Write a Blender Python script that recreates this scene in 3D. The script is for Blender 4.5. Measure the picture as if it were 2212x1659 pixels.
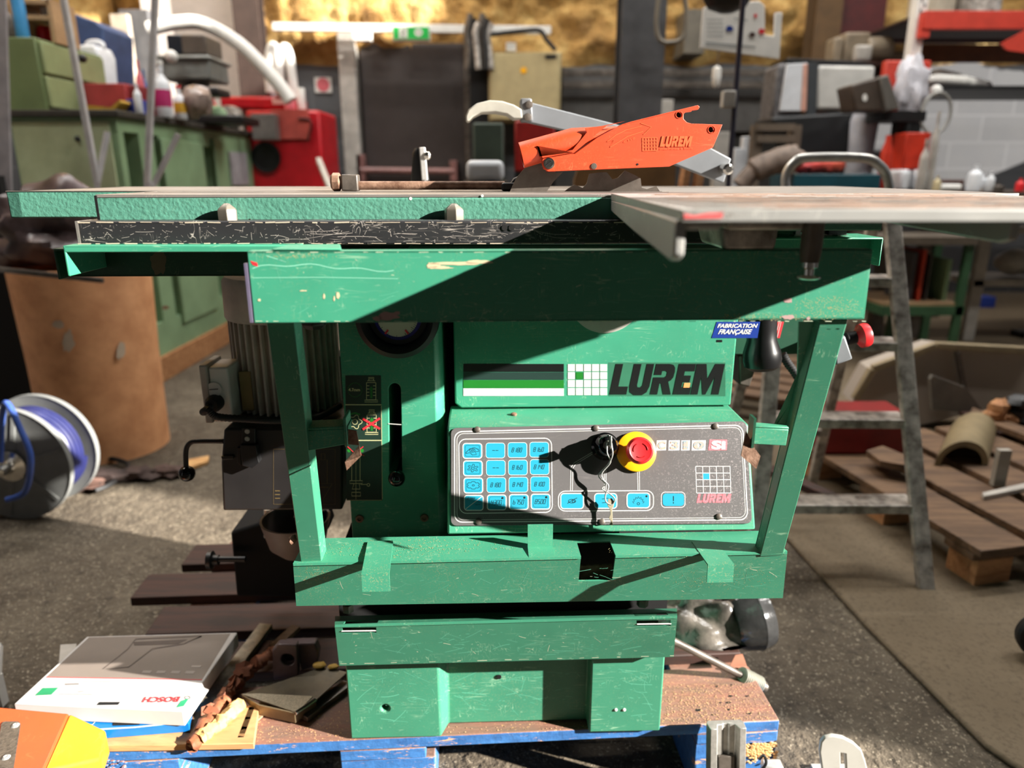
import bpy, bmesh, math, random
from mathutils import Vector, Matrix, noise
random.seed(7)
for o in list(bpy.data.objects):
    bpy.data.objects.remove(o, do_unlink=True)
S = bpy.context.scene
COL = S.collection
# ---------------------------------------------------------------- camera, world, sun, exposure
CAMZ = 1.06
TH = math.atan((829.5 - 375.0) / 1560.0)
cd = bpy.data.cameras.new('camera'); cam = bpy.data.objects.new('camera', cd); COL.objects.link(cam)
cd.sensor_width = 36.0; cd.lens = 1560.0 / 2212.0 * 36.0
cam.location = (0, 0, CAMZ); cam.rotation_euler = (math.pi/2 - TH, 0, 0)
cd.clip_start = 0.02
cd.dof.use_dof = True; cd.dof.focus_distance = 0.98; cd.dof.aperture_fstop = 3.0
S.camera = cam
W = bpy.data.worlds.new('sky'); S.world = W; W.use_nodes = True
bg = W.node_tree.nodes['Background']
bg.inputs[0].default_value = (0.80, 0.88, 1.0, 1); bg.inputs[1].default_value = 0.7
LAMP_W = 70.0
SUN_DIR = Vector((-3.0, 1.0, -1.29)).normalized()
sl = bpy.data.lights.new('sun', 'SUN'); so = bpy.data.objects.new('sun', sl); COL.objects.link(so)
sl.energy = 22.0; sl.angle = math.radians(0.6); sl.color = (1.0, 0.94, 0.86)
so.rotation_euler = SUN_DIR.to_track_quat('-Z', 'Y').to_euler(); so.location = (4, -3, 6)
S.view_settings.view_transform = 'Standard'; S.view_settings.look = 'None'
S.view_settings.exposure = 0.0; S.view_settings.gamma = 1.0
try: S.view_settings.use_curve_mapping = False
except Exception: pass

# ---------------------------------------------------------------- frames and rays
FW = Vector((0, math.cos(TH), -math.sin(TH))); UP = Vector((0, math.sin(TH), math.cos(TH)))
ANG = math.radians(2.0)
RM = Matrix.Rotation(ANG, 3, 'Z'); RMI = RM.inverted()
MO = Vector((0, 1.0, 0))
def ray(px, py):
    return FW + Vector(((px-1106.0)/1560.0, 0, 0)) + UP * ((829.5-py)/1560.0)
class PL:
    """a plane of the place; hit() measures where a sight line of the survey meets it"""
    def __init__(s, p, n, m=False):
        s.p = Vector(p); s.n = Vector(n).normalized(); s.m = m
    def hit(s, px, py, lift=0.0):
        d = ray(px, py); o = Vector((0, 0, CAMZ))
        if s.m: d = RMI @ d; o = RMI @ (o - MO)
        t = (s.p - o).dot(s.n) / d.dot(s.n)
        return o + d*t + s.n*lift
def MP(y): return PL((0, y, 0), (0, -1, 0), True)
def WP(y): return PL((0, y, 0), (0, -1, 0))
def GP(z=0.0): return PL((0, 0, z), (0, 0, 1))
def GM(z): return PL((0, 0, z), (0, 0, 1), True)

# ---------------------------------------------------------------- mesh builder
ORG = {}
class MB:
    def __init__(s): s.bm = bmesh.new(); s.mi = 0
    def face(s, pts):
        vs = [s.bm.verts.new(p) for p in pts]
        f = s.bm.faces.new(vs); f.material_index = s.mi; return f
    def prism(s, pts, vec):
        vec = Vector(vec)
        a = [s.bm.verts.new(p) for p in pts]; b = [s.bm.verts.new(Vector(p)+vec) for p in pts]
        n = len(a); fs = [s.bm.faces.new(a), s.bm.faces.new(b[::-1])]
        for i in range(n):
            fs.append(s.bm.faces.new((a[i], b[i], b[(i+1) % n], a[(i+1) % n])))
        for f in fs: f.material_index = s.mi
        return s
    def loft(s, A, B):
        a = [s.bm.verts.new(p) for p in A]; b = [s.bm.verts.new(p) for p in B]
        n = len(a); fs = [s.bm.faces.new(a), s.bm.faces.new(b[::-1])]
        for i in range(n): fs.append(s.bm.faces.new((a[i], b[i], b[(i+1) % n], a[(i+1) % n])))
        for f in fs: f.material_index = s.mi
        return s
    def box(s, x0, x1, y0, y1, z0, z1):
        return s.prism([(x0, y0, z0), (x1, y0, z0), (x1, y0, z1), (x0, y0, z1)], (0, y1-y0, 0))
    def bar(s, p, q, w, h, up=(0, 0, 1)):
        p = Vector(p); q = Vector(q); d = (q-p).normalized(); up = Vector(up)
        r = d.cross(up)
        if r.length < 1e-5: r = d.cross(Vector((0, 1, 0)))
        r.normalize(); u = r.cross(d).normalized()
        return s.prism([p-r*w/2-u*h/2, p+r*w/2-u*h/2, p+r*w/2+u*h/2, p-r*w/2+u*h/2], q-p)
    def tube(s, path, r, n=10, cap=True, closed=False):
        path = [Vector(p) for p in path]; m = len(path)
        R = r if isinstance(r, (list, tuple)) else [r]*m
        rings = []; ref = None
        for i, p in enumerate(path):
            if closed: d = path[(i+1) % m]-path[i-1]
            else: d = path[min(i+1, m-1)]-path[max(i-1, 0)]
            d.normalize()
            if ref is None:
                ref = d.orthogonal().normalized()
            else:
                ref = (ref - d*ref.dot(d))
                if ref.length < 1e-6: ref = d.orthogonal()
                ref.normalize()
            b = d.cross(ref)
            rings.append([s.bm.verts.new(p+(ref*math.cos(2*math.pi*k/n)+b*math.sin(2*math.pi*k/n))*R[i]) for k in range(n)])
        rng = range(m) if closed else range(m-1)
        for i in rng:
            A = rings[i]; B = rings[(i+1) % m]
            for k in range(n):
                f = s.bm.faces.new((A[k], A[(k+1) % n], B[(k+1) % n], B[k])); f.material_index = s.mi
        if cap and not closed:
            s.bm.faces.new(rings[0][::-1]).material_index = s.mi; s.bm.faces.new(rings[-1]).material_index = s.mi
        return s
    def lathe(s, o, axis, prof, n=24, sx=1, sy=1):
        o = Vector(o); ax = Vector(axis).normalized(); u = ax.orthogonal().normalized(); v = ax.cross(u)
        rings = []
        for (r, h) in prof:
            rings.append([s.bm.verts.new(o+ax*h+(u*math.cos(2*math.pi*k/n)*sx+v*math.sin(2*math.pi*k/n)*sy)*max(r, 1e-5)) for k in range(n)])
        for i in range(len(rings)-1):
            for k in range(n):
                f = s.bm.faces.new((rings[i][k], rings[i][(k+1) % n], rings[i+1][(k+1) % n], rings[i+1][k])); f.material_index = s.mi
        s.bm.faces.new(rings[0][::-1]).material_index = s.mi; s.bm.faces.new(rings[-1]).material_index = s.mi
        return s
    def ball(s, c, r, n=20, sc=(1, 1, 1), noisy=0, seed=0):
        c = Vector(c); m = max(6, n//2); rows = []
        for i in range(m+1):
            a = math.pi*i/m
            row = []
            for k in range(n):
                b = 2*math.pi*k/n
                d = Vector((math.sin(a)*math.cos(b), math.sin(a)*math.sin(b), math.cos(a)))
                rr = r*(1+noisy*noise.noise(d*2.2+Vector((seed, 0, 0)))) if noisy else r
                row.append(s.bm.verts.new(c+Vector((d.x*sc[0], d.y*sc[1], d.z*sc[2]))*rr))
            rows.append(row)
        for i in range(m):
            for k in range(n):
                f = s.bm.faces.new((rows[i][k], rows[i+1][k], rows[i+1][(k+1) % n], rows[i][(k+1) % n])); f.material_index = s.mi
        bmesh.ops.remove_doubles(s.bm, verts=rows[0]+rows[-1], dist=1e-6)
        return s
    def grid(s, nu, nv, fn):
        V = [[s.bm.verts.new(fn(i/nu, j/nv)) for j in range(nv+1)] for i in range(nu+1)]
        for i in range(nu):
            for j in range(nv):
                f = s.bm.faces.new((V[i][j], V[i+1][j], V[i+1][j+1], V[i][j+1])); f.material_index = s.mi
        return s
    def cut(s, other, pieces=None):
        """subtract another builder's closed shapes"""
        bmesh.ops.recalc_face_normals(s.bm, faces=s.bm.faces[:]); bmesh.ops.recalc_face_normals(other.bm, faces=other.bm.faces[:])
        ma = bpy.data.meshes.new('a'); s.bm.to_mesh(ma); mb_ = bpy.data.meshes.new('b'); other.bm.to_mesh(mb_)
        oa = bpy.data.objects.new('a', ma); ob = bpy.data.objects.new('b', mb_); COL.objects.link(oa); COL.objects.link(ob)
        md = oa.modifiers.new('c', 'BOOLEAN'); md.object = ob; md.operation = 'DIFFERENCE'; md.solver = 'EXACT'; md.use_self = True
        dg = bpy.context.evaluated_depsgraph_get(); dg.update()
        me = bpy.data.meshes.new_from_object(oa.evaluated_get(dg))
        s.bm.free(); s.bm = bmesh.new(); s.bm.from_mesh(me)
        bpy.data.objects.remove(oa); bpy.data.objects.remove(ob); bpy.data.meshes.remove(me); bpy.data.meshes.remove(ma); bpy.data.meshes.remove(mb_)
        other.bm.free(); return s
    def text(s, string, plane, bl, br, tl, lift=0.0004, depth=0.0003, bold=0.0, shear=0.0, spacing=1.0):
        """lettering whose box is bl/br/tl (measured points on the plane)"""
        cu = bpy.data.curves.new('t', 'FONT'); cu.body = string; cu.offset = bold; cu.shear = shear; cu.resolution_u = 3; cu.space_character = spacing
        ot = bpy.data.objects.new('t', cu); COL.objects.link(ot)
        dg = bpy.context.evaluated_depsgraph_get(); dg.update()
        me = bpy.data.meshes.new_from_object(ot.evaluated_get(dg))
        xs = [v.co.x for v in me.vertices]; ys = [v.co.y for v in me.vertices]
        if xs:
            x0, x1, y0, y1 = min(xs), max(xs), min(ys), max(ys)
            def mp(c):
                a = (c.x-x0)/(x1-x0); b = (c.y-y0)/max(1e-6, (y1-y0))
                return plane.hit(bl[0]+a*(br[0]-bl[0])+b*(tl[0]-bl[0]), bl[1]+a*(br[1]-bl[1])+b*(tl[1]-bl[1]), lift+depth)
            vs = [s.bm.verts.new(mp(v.co)) for v in me.vertices]
            for p in me.polygons:
                try: s.bm.faces.new([vs[i] for i in p.vertices]).material_index = s.mi
                except ValueError: pass
        bpy.data.objects.remove(ot); bpy.data.meshes.remove(me)
        return s
    def decal(s, plane, pts, lift=0.0002, th=0.0003):
        P = [plane.hit(x, y, lift+th) for x, y in pts]
        return s.prism(P, -plane.n*th)
    def line(s, plane, pts, w=1.0, lift=0.0004, closed=False):
        """a printed line of width w"""
        n = len(pts); L = []; Rr = []
        for i, (x, y) in enumerate(pts):
            a = pts[i-1] if (i > 0 or closed) else pts[i]; b = pts[(i+1) % n] if (i < n-1 or closed) else pts[i]
            dx, dy = b[0]-a[0], b[1]-a[1]; l = math.hypot(dx, dy) or 1
            nx, ny = -dy/l*w/2, dx/l*w/2
            L.append(s.bm.verts.new(plane.hit(x+nx, y+ny, lift))); Rr.append(s.bm.verts.new(plane.hit(x-nx, y-ny, lift)))
        for i in range(n if closed else n-1):
            j = (i+1) % n
            s.bm.faces.new((L[i], L[j], Rr[j], Rr[i])).material_index = s.mi
        return s
    def build(s, name, mat, parent=None, bevel=0, seg=2, smooth=True, ang=35, weld=False):
        bm = s.bm
        if weld: bmesh.ops.remove_doubles(bm, verts=bm.verts[:], dist=1e-5)
        bmesh.ops.recalc_face_normals(bm, faces=bm.faces[:])
        lo = Vector((1e9,)*3); hi = -lo
        for v in bm.verts:
            for k in range(3):
                lo[k] = min(lo[k], v.co[k]); hi[k] = max(hi[k], v.co[k])
        org = Vector(((lo.x+hi.x)/2, (lo.y+hi.y)/2, lo.z))
        for v in bm.verts: v.co -= org
        if smooth:
            for e in bm.edges:
                if len(e.link_faces) == 2:
                    e.smooth = e.calc_face_angle(9) < math.radians(ang)
                else: e.smooth = False
            for f in bm.faces: f.smooth = True
        me = bpy.data.meshes.new(name); bm.to_mesh(me); bm.free()
        for m in (mat if isinstance(mat, (list, tuple)) else [mat]): me.materials.append(m)
        o = bpy.data.objects.new(name, me); COL.objects.link(o)
        if parent is not None:
            o.parent = parent; o.location = org - ORG[parent]
        else: o.location = org
        ORG[o] = org
        if bevel:
            b = o.modifiers.new('bevel', 'BEVEL'); b.width = bevel; b.segments = seg; b.limit_method = 'ANGLE'; b.angle_limit = math.radians(38)
            b.harden_normals = False
        return o
def tag(o, label, cat, group=None, kind=None):
    o['label'] = label; o['category'] = cat
    if group: o['group'] = group
    if kind: o['kind'] = kind
    return o
def thing(name, label, cat, loc, group=None):
    o = bpy.data.objects.new(name, None); COL.objects.link(o); o.location = loc; o.empty_display_size = 0.05
    ORG[o] = Vector(loc); return tag(o, label, cat, group)
def struct(o): o['kind'] = 'structure'; return o
def dup(root, loc, label=None, rotz=None):
    r = root.copy(); COL.objects.link(r); r.location = loc
    if rotz is not None: r.rotation_euler = (0, 0, rotz)
    if label: r['label'] = label
    for ch in list(root.children):
        c = ch.copy(); COL.objects.link(c); c.parent = r
        for g in list(ch.children):
            d = g.copy(); COL.objects.link(d); d.parent = c
    return r
def scratches(name, plane, x0, y0, x1, y1, n, mat, parent, seed, lmin=5, lmax=45, ang=0.25, wmin=.4, wmax=1.1, lift=.00008):
    rn_ = random.Random(seed); b = MB()
    for k in range(n):
        cx = rn_.uniform(x0, x1); cy = rn_.uniform(y0, y1); L = lmin+(lmax-lmin)*rn_.random()**2.5
        a = rn_.gauss(0, ang) if rn_.random() < .7 else rn_.uniform(-1.6, 1.6); cv = rn_.gauss(0, .12)
        P_ = [(cx+L*(t-.5)*math.cos(a+cv*t), cy+L*(t-.5)*math.sin(a+cv*t)) for t in (0, .2, .4, .6, .8, 1)]
        if min(p[0] for p in P_) < x0 or max(p[0] for p in P_) > x1 or min(p[1] for p in P_) < y0 or max(p[1] for p in P_) > y1: continue
        b.line(plane, P_, rn_.uniform(wmin, wmax), lift)
    o = b.build(name, mat, parent); o['kind'] = 'stuff'; return o
def specks(name, plane, cx, cy, rx, ry, n, mat, parent, seed, r=1.1):
    rn_ = random.Random(seed); b = MB()
    for k in range(n):
        a = rn_.random()*6.283; q_ = rn_.random()**.7; w_ = rn_.uniform(.4, r)
        b.line(plane, [(cx+rx*q_*math.cos(a)-w_, cy+ry*q_*math.sin(a)), (cx+rx*q_*math.cos(a)+w_, cy+ry*q_*math.sin(a)+rn_.uniform(-1, 1))], w_, .0001)
    o = b.build(name, mat, parent); o['kind'] = 'stuff'; return o
def rrect(x0, y0, x1, y1, r, n=4, sk=0.0, sy=0.0):
    """rounded rectangle outline; sk shifts x with y, sy tilts y with x"""
    P = []
    for (cx, cy, a0) in ((x1-r, y0+r, -90), (x1-r, y1-r, 0), (x0+r, y1-r, 90), (x0+r, y0+r, 180)):
        for k in range(n+1):
            a = math.radians(a0+90*k/n); x = cx+r*math.cos(a); y = cy+r*math.sin(a)
            P.append((x+sk*(y-y0), y+sy*(x-x0)))
    return P
def circ(cx, cy, r, n=28, ry=None):
    ry = ry or r
    return [(cx+r*math.cos(2*math.pi*k/n), cy+ry*math.sin(2*math.pi*k/n)) for k in range(n)]
def spline(pts, n=8):
    P = [Vector(p) for p in pts]; out = []
    for i in range(len(P)-1):
        p0 = P[max(i-1, 0)]; p1 = P[i]; p2 = P[i+1]; p3 = P[min(i+2, len(P)-1)]
        for k in range(n):
            t = k/n
            out.append(0.5*((2*p1)+(-p0+p2)*t+(2*p0-5*p1+4*p2-p3)*t*t+(-p0+3*p1-3*p2+p3)*t**3))
    out.append(P[-1]); return out

# ---------------------------------------------------------------- materials
def lin(c): return tuple(((x/255)/12.92 if x/255 <= 0.04045 else ((x/255+0.055)/1.055)**2.4) for x in c)+(1,)
class N:
    def __init__(s, name):
        s.m = bpy.data.materials.new(name); s.m.use_nodes = True; s.t = s.m.node_tree; s.b = s.t.nodes['Principled BSDF']
        s.tc = s.t.nodes.new('ShaderNodeTexCoord')
    def n(s, typ, **k):
        d = s.t.nodes.new(typ)
        for a, b in k.items(): setattr(d, a, b)
        return d
    def l(s, a, b): s.t.links.new(a, b)
    def noise(s, scale=5, detail=4, rough=.5, stretch=None, dist=0.0, off=(0, 0, 0)):
        d = s.n('ShaderNodeTexNoise'); d.inputs['Scale'].default_value = scale; d.inputs['Detail'].default_value = detail
        d.inputs['Roughness'].default_value = rough; d.inputs['Distortion'].default_value = dist
        mp = s.n('ShaderNodeMapping'); s.l(s.tc.outputs['Object'], mp.inputs[0]); mp.inputs['Location'].default_value = off
        if stretch: mp.inputs['Scale'].default_value = stretch
        s.l(mp.outputs[0], d.inputs['Vector']); return d.outputs['Fac']
    def ramp(s, src, stops):
        r = s.n('ShaderNodeValToRGB'); e = r.color_ramp.elements
        while len(e) < len(stops): e.new(0.5)
        for i, (p, c) in enumerate(stops):
            e[i].position = p; e[i].color = c if len(c) == 4 else tuple(c)+(1,)
        s.l(src, r.inputs[0]); return r.outputs[0]
    def bw(s, src, a, b, inv=False):
        return s.ramp(src, [(a, (1, 1, 1, 1) if inv else (0, 0, 0, 1)), (b, (0, 0, 0, 1) if inv else (1, 1, 1, 1))])
    def mix(s, f, a, b):
        m = s.n('ShaderNodeMix', data_type='RGBA')
        if isinstance(f, float): m.inputs[0].default_value = f
        else: s.l(f, m.inputs[0])
        for sock, v in ((m.inputs[6], a), (m.inputs[7], b)):
            if isinstance(v, tuple): sock.default_value = v
            else: s.l(v, sock)
        return m.outputs[2]
    def math(s, op, a, b=0.0, clamp=False):
        m = s.n('ShaderNodeMath', operation=op, use_clamp=clamp)
        for i, v in enumerate((a, b)):
            if isinstance(v, (int, float)): m.inputs[i].default_value = v
            else: s.l(v, m.inputs[i])
        return m.outputs[0]
    def bump(s, h, strength=.3, dist=.002):
        b = s.n('ShaderNodeBump'); b.inputs['Strength'].default_value = strength; b.inputs['Distance'].default_value = dist
        s.l(h, b.inputs['Height']); s.l(b.outputs[0], s.b.inputs['Normal'])
    def col(s, c):
        if isinstance(c, tuple): s.b.inputs['Base Color'].default_value = c
        else: s.l(c, s.b.inputs['Base Color'])
    def rm(s, r, m=0.0):
        if isinstance(r, float): s.b.inputs['Roughness'].default_value = r
        else: s.l(r, s.b.inputs['Roughness'])
        s.b.inputs['Metallic'].default_value = m
def plain(name, rgb, rough=.5, metal=0.0, var=.15, scale=12, bump=0.0, bscale=80, rgb2=None, spec=None, emit=0, alpha=None, trans=0.0):
    g = N(name); c = lin(rgb)
    c2 = lin(rgb2) if rgb2 else tuple(x*(1-var*2) for x in c[:3])+(1,)
    g.col(g.mix(g.bw(g.noise(scale, 5, .6), .35, .68), c, c2)); g.rm(rough, metal)
    if bump: g.bump(g.noise(bscale, 4, .6), bump, .003)
    if spec is not None: g.b.inputs['Specular IOR Level'].default_value = spec
    if emit: g.b.inputs['Emission Color'].default_value = c; g.b.inputs['Emission Strength'].default_value = emit
    if trans: g.b.inputs['Transmission Weight'].default_value = trans
    return g.m
def scratched(name, rgb, wear, rough=.38, dust=.25, dustc=(150, 150, 110), scr=.5, chips=.5, metal=0.0, hammered=0.0, dirt=.2, dscale=6):
    g = N(name); base = lin(rgb)
    c = g.mix(g.bw(g.noise(7, 4, .6), .3, .75), base, tuple(x*.78 for x in base[:3])+(1,))
    # thin scratches: iso-lines of stretched noise, kept only in patches
    def lines(scale, st, w, off, patch):
        a = g.noise(scale, 1, .4, st, .3, off)
        d = g.math('ABSOLUTE', g.math('SUBTRACT', a, .5))
        m = g.bw(d, w*.4, w, True)
        return g.math('MULTIPLY', m, g.bw(g.noise(patch, 3, .6, (1, 1, 1.6), 0, off), .56, .66))
    s1 = lines(16, (.25, 1, 9), .012, (1, 2, 3), 16); s2 = lines(40, (.6, 1, 5), .02, (4, 0, 7), 22); s3 = lines(60, (3, 1, 1), .02, (9, 3, 1), 30)
    sc = g.math('MAXIMUM', g.math('MAXIMUM', s1, s2), s3)
    c = g.mix(g.math('MULTIPLY', sc, scr*.45), c, lin(wear))
    chip = g.math('MULTIPLY', g.bw(g.noise(110, 5, .75, None, .4, (3, 3, 3)), .70, .73), g.bw(g.noise(6, 3, .5, None, 0, (2, 5, 5)), .5, .6))
    c = g.mix(g.math('MULTIPLY', chip, chips), c, lin(wear))
    dst = g.math('MULTIPLY', g.bw(g.noise(420, 2, .7), .55, .7), g.bw(g.noise(dscale, 4, .6, None, 0, (7, 7, 7)), .40, .75))
    c = g.mix(g.math('MULTIPLY', dst, dust), c, lin(dustc))
    g.col(c)
    g.rm(g.math('ADD', g.math('MULTIPLY', g.noise(15, 3, .6), .25), rough-.1), metal)
    if hammered: g.bump(g.noise(190, 2, .5), hammered, .0012)
    else: g.bump(g.math('SUBTRACT', g.noise(25, 2, .5), g.math('MULTIPLY', sc, .3)), .05, .002)
    return g.m
M = {}
M['green'] = scratched('green_enamel', (62, 146, 116), (200, 222, 190), .36, .45, scr=.55, chips=.6)
M['greendusty'] = scratched('green_enamel_dusty', (62, 142, 112), (205, 222, 190), .45, .8, dscale=9, scr=.5, chips=.4)
M['greenold'] = scratched('green_enamel_worn', (60, 132, 104), (190, 225, 190), .42, .35, scr=.75, chips=.35)
M['hammer'] = scratched('hammered_green', (80, 134, 116), (60, 100, 110), .38, .15, scr=.1, chips=.25, hammered=.9)
M['shadegreen'] = scratched('shaded_green_enamel', (28, 74, 54), (150, 160, 120), .4, .2, scr=.3, chips=.3)  # darker copy of the green enamel, shade painted into recessed parts
M['blackrail'] = scratched('scratched_black', (38, 38, 40), (215, 205, 195), .42, .15, scr=1.0, chips=.9, dustc=(150, 140, 120))
M['orange'] = scratched('orange_plastic', (202, 68, 33), (250, 150, 100), .42, .25, scr=.3, chips=.1, dustc=(250, 160, 100))
M['steel'] = scratched('machined_steel', (150, 144, 138), (215, 205, 190), .32, .3, metal=.45, scr=.6, chips=.2, dustc=(180, 160, 138))
M['castalu'] = scratched('cast_aluminium', (158, 158, 154), (240, 235, 225), .42, .5, metal=.25, scr=.7, chips=.5, dustc=(150, 140, 125))
M['alu'] = plain('aluminium', (205, 204, 200), .33, .5, .15, 30, .1, 200)
M['oldalu'] = plain('worn_aluminium', (212, 205, 196), .42, .25, .3, 26, .2, 90, rgb2=(110, 102, 94))
M['chrome'] = plain('bright_metal', (225, 222, 215), .18, 1.0, .05)
M['darksteel'] = plain('dark_steel', (112, 104, 96), .42, .45, .3, 20, .1, 100)
M['rust'] = plain('rusty_metal', (150, 120, 100), .6, .4, .3, 60, .3, 150, rgb2=(95, 65, 48))
M['black'] = plain('black_metal', (22, 22, 23), .45, 0, .2)
M['glossblack'] = plain('gloss_black_plastic', (8, 8, 9), .08, 0, .1)
M['rubber'] = plain('black_rubber', (20, 20, 21), .6, 0, .2)
M['void'] = plain('shade_black', (5, 5, 5), .9, 0, .1)  # near-black paints the shade inside gaps, holes and dim parts
M['greymotor'] = plain('grey_motor_paint', (222, 210, 196), .5, .0, .2, 10, .1, 60)
M['lightgrey'] = plain('light_grey_paint', (185, 180, 172), .5, 0, .15, 14)
M['greyarm'] = plain('grey_painted_steel', (118, 122, 126), .45, .1, .1)
M['white'] = plain('white_paint', (228, 226, 220), .5, 0, .06)
M['whiteplastic'] = plain('white_plastic', (225, 228, 232), .4, 0, .08)
M['inkwhite'] = plain('white_print', (205, 205, 200), .5, 0, .04)
M['inkcream'] = plain('cream_print', (205, 200, 150), .5, 0, .05)
M['inkblack'] = plain('black_print', (18, 20, 20), .35, 0, .1)
M['inkgreen'] = plain('green_print', (28, 112, 36), .4, 0, .05)
M['inkdark'] = plain('dark_grey_print', (35, 55, 50), .35, 0, .05)
M['inkred'] = plain('red_print', (215, 45, 55), .45, 0, .05)
M['inkblue'] = plain('blue_print', (18, 50, 132), .4, 0, .05)
M['inkcyan'] = plain('cyan_print', (34, 140, 166), .35, 0, .04)
M['inkpink'] = plain('pink_print', (225, 110, 120), .5, 0, .2, 300)
M['decaldark'] = plain('dark_decal', (28, 46, 38), .4, 0, .1)
M['yellow'] = plain('yellow_plastic', (245, 175, 15), .4, 0, .04)
M['yelpaint'] = scratched('yellow_paint', (202, 138, 30), (255, 220, 120), .4, .1, scr=.2, chips=.1)
M['red'] = plain('red_plastic', (215, 35, 40), .38, 0, .08)
M['redpaint'] = plain('red_machine_paint', (196, 20, 34), .4, 0, .15, 6)
M['rackred'] = plain('rack_red_paint', (205, 66, 50), .45, 0, .12)
M['deepred'] = plain('dark_red_paint', (80, 14, 12), .6, 0, .2)
M['panel'] = scratched('speckled_panel', (88, 86, 86), (190, 180, 170), .4, .9, scr=.12, chips=.15, dustc=(170, 160, 160), dscale=3)
M['bench'] = plain('pale_green_bench_paint', (186, 198, 160), .55, 0, .12, 5, .05, rgb2=(160, 170, 132))
M['benchside'] = plain('sage_bench_paint', (140, 170, 130), .5, 0, .12, 5)
M['olive'] = plain('olive_paint', (112, 128, 84), .5, 0, .1, 6)
M['oliveface'] = plain('olive_drawer_paint', (146, 158, 112), .5, 0, .1, 6)
M['beige'] = plain('beige_enamel', (178, 162, 120), .5, 0, .08)
M['wood'] = None
def woodm(name, a, b, st=(1.2, 12, 12), sc=3, rough=.7, knots=True):
    g = N(name); n1 = g.noise(sc, 5, .6, st, .8); c = g.mix(g.bw(n1, .35, .65), lin(a), lin(b))
    c = g.mix(g.math('MULTIPLY', g.bw(g.noise(sc*8, 3, .6, st), .5, .7), .4), c, tuple(x*.55 for x in lin(b)[:3])+(1,))
    g.col(c); g.rm(rough); g.bump(n1, .25, .003); return g.m
M['wood'] = woodm('pine', (190, 140, 95), (150, 100, 62))
M['oldwood'] = woodm('weathered_board', (120, 92, 66), (84, 62, 44))
M['darkwood'] = woodm('dark_red_brown_board', (70, 38, 27), (42, 25, 18))
M['palewood'] = woodm('pale_bare_wood', (222, 178, 120), (190, 140, 84), (1.5, 10, 10), 6)
M['plywood'] = woodm('plywood', (200, 158, 108), (170, 122, 78), (1, 3, 20), 3)
M['ochrewood'] = woodm('ochre_board', (120, 90, 48), (84, 60, 32), (1, 1, 10), 2)
def board_blue():
    g = N('blue_edged_board')
    geo = g.n('ShaderNodeNewGeometry'); sep = g.n('ShaderNodeSeparateXYZ'); g.l(geo.outputs['Normal'], sep.inputs[0])
    top = g.mix(g.bw(g.noise(9, 5, .7, (1, 5, 1)), .3, .7), lin((142, 96, 80)), lin((112, 92, 80)))
    top = g.mix(g.math('MULTIPLY', g.bw(g.noise(300, 2, .7), .62, .7), g.bw(g.noise(5, 3, .5, None, 0, (3, 1, 1)), .35, .6)), top, lin((225, 180, 120)))
    blue = g.mix(g.bw(g.noise(14, 5, .7, (1, 4, 4)), .35, .7), lin((60, 116, 176)), lin((38, 80, 134)))
    chip = g.bw(g.noise(22, 6, .75, (1, 1, 3), .6, (8, 1, 0)), .58, .64)
    blue = g.mix(chip, blue, lin((205, 160, 120)))
    up = g.bw(g.math('ADD', sep.outputs['Z'], g.math('MULTIPLY', g.math('SUBTRACT', g.noise(30, 4, .7), .5), .8)), .45, .6)
    g.col(g.mix(up, blue, top)); g.rm(.6); g.bump(g.noise(30, 5, .6, (1, 5, 1)), .5, .004); return g.m
M['blueboard'] = board_blue()
def foamm():
    g = N('sprayed_foam'); n1 = g.noise(3, 6, .65)
    g.col(g.ramp(n1, [(.3, lin((124, 88, 44))), (.5, lin((176, 136, 72))), (.7, lin((224, 192, 124)))])); g.rm(.75)
    g.bump(g.noise(14, 5, .65), .9, .05); return g.m
M['foam'] = foamm()
def concrete(name, a, b, rough=.85, sc=3, bump=.4, fine=60, speck=None):
    g = N(name); c = g.mix(g.bw(g.noise(sc, 6, .65), .3, .7), lin(a), lin(b))
    c = g.mix(g.bw(g.noise(fine, 4, .7), .5, .75), c, tuple(x*.62 for x in lin(b)[:3])+(1,))
    if speck: c = g.mix(g.bw(g.noise(fine*4, 3, .7, None, 0, (3, 3, 3)), .58, .68), c, lin(speck))
    g.col(c); g.rm(rough); g.bump(g.math('ADD', g.noise(fine*.6, 5, .7), g.noise(sc*4, 3, .6)), bump, .012); return g.m
M['rough'] = concrete('rough_concrete', (100, 90, 75), (66, 56, 43), sc=6, bump=.9, fine=34, speck=(160, 148, 128))
M['slab'] = concrete('smooth_slab', (112, 98, 78), (94, 80, 60), sc=2, bump=.1, fine=90)
def blockm():
    g = N('concrete_blocks'); br = g.n('ShaderNodeTexBrick'); mp = g.n('ShaderNodeMapping'); mp.inputs['Rotation'].default_value = (math.radians(90), 0, 0)
    g.l(g.tc.outputs['Object'], mp.inputs[0]); g.l(mp.outputs[0], br.inputs['Vector'])
    br.inputs['Scale'].default_value = 1.0; br.inputs['Brick Width'].default_value = .5; br.inputs['Row Height'].default_value = .22
    br.inputs['Mortar Size'].default_value = .010; br.inputs['Color1'].default_value = lin((90, 91, 94)); br.inputs['Color2'].default_value = lin((82, 83, 86)); br.inputs['Mortar'].default_value = lin((100, 101, 104))
    g.col(g.mix(g.math('MULTIPLY', g.bw(g.noise(6, 5, .7), .4, .7), .3), br.outputs[0], lin((95, 95, 95)))); g.rm(.85); g.bump(g.noise(60, 4, .7), .3, .004); return g.m
M['block'] = blockm()
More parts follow.
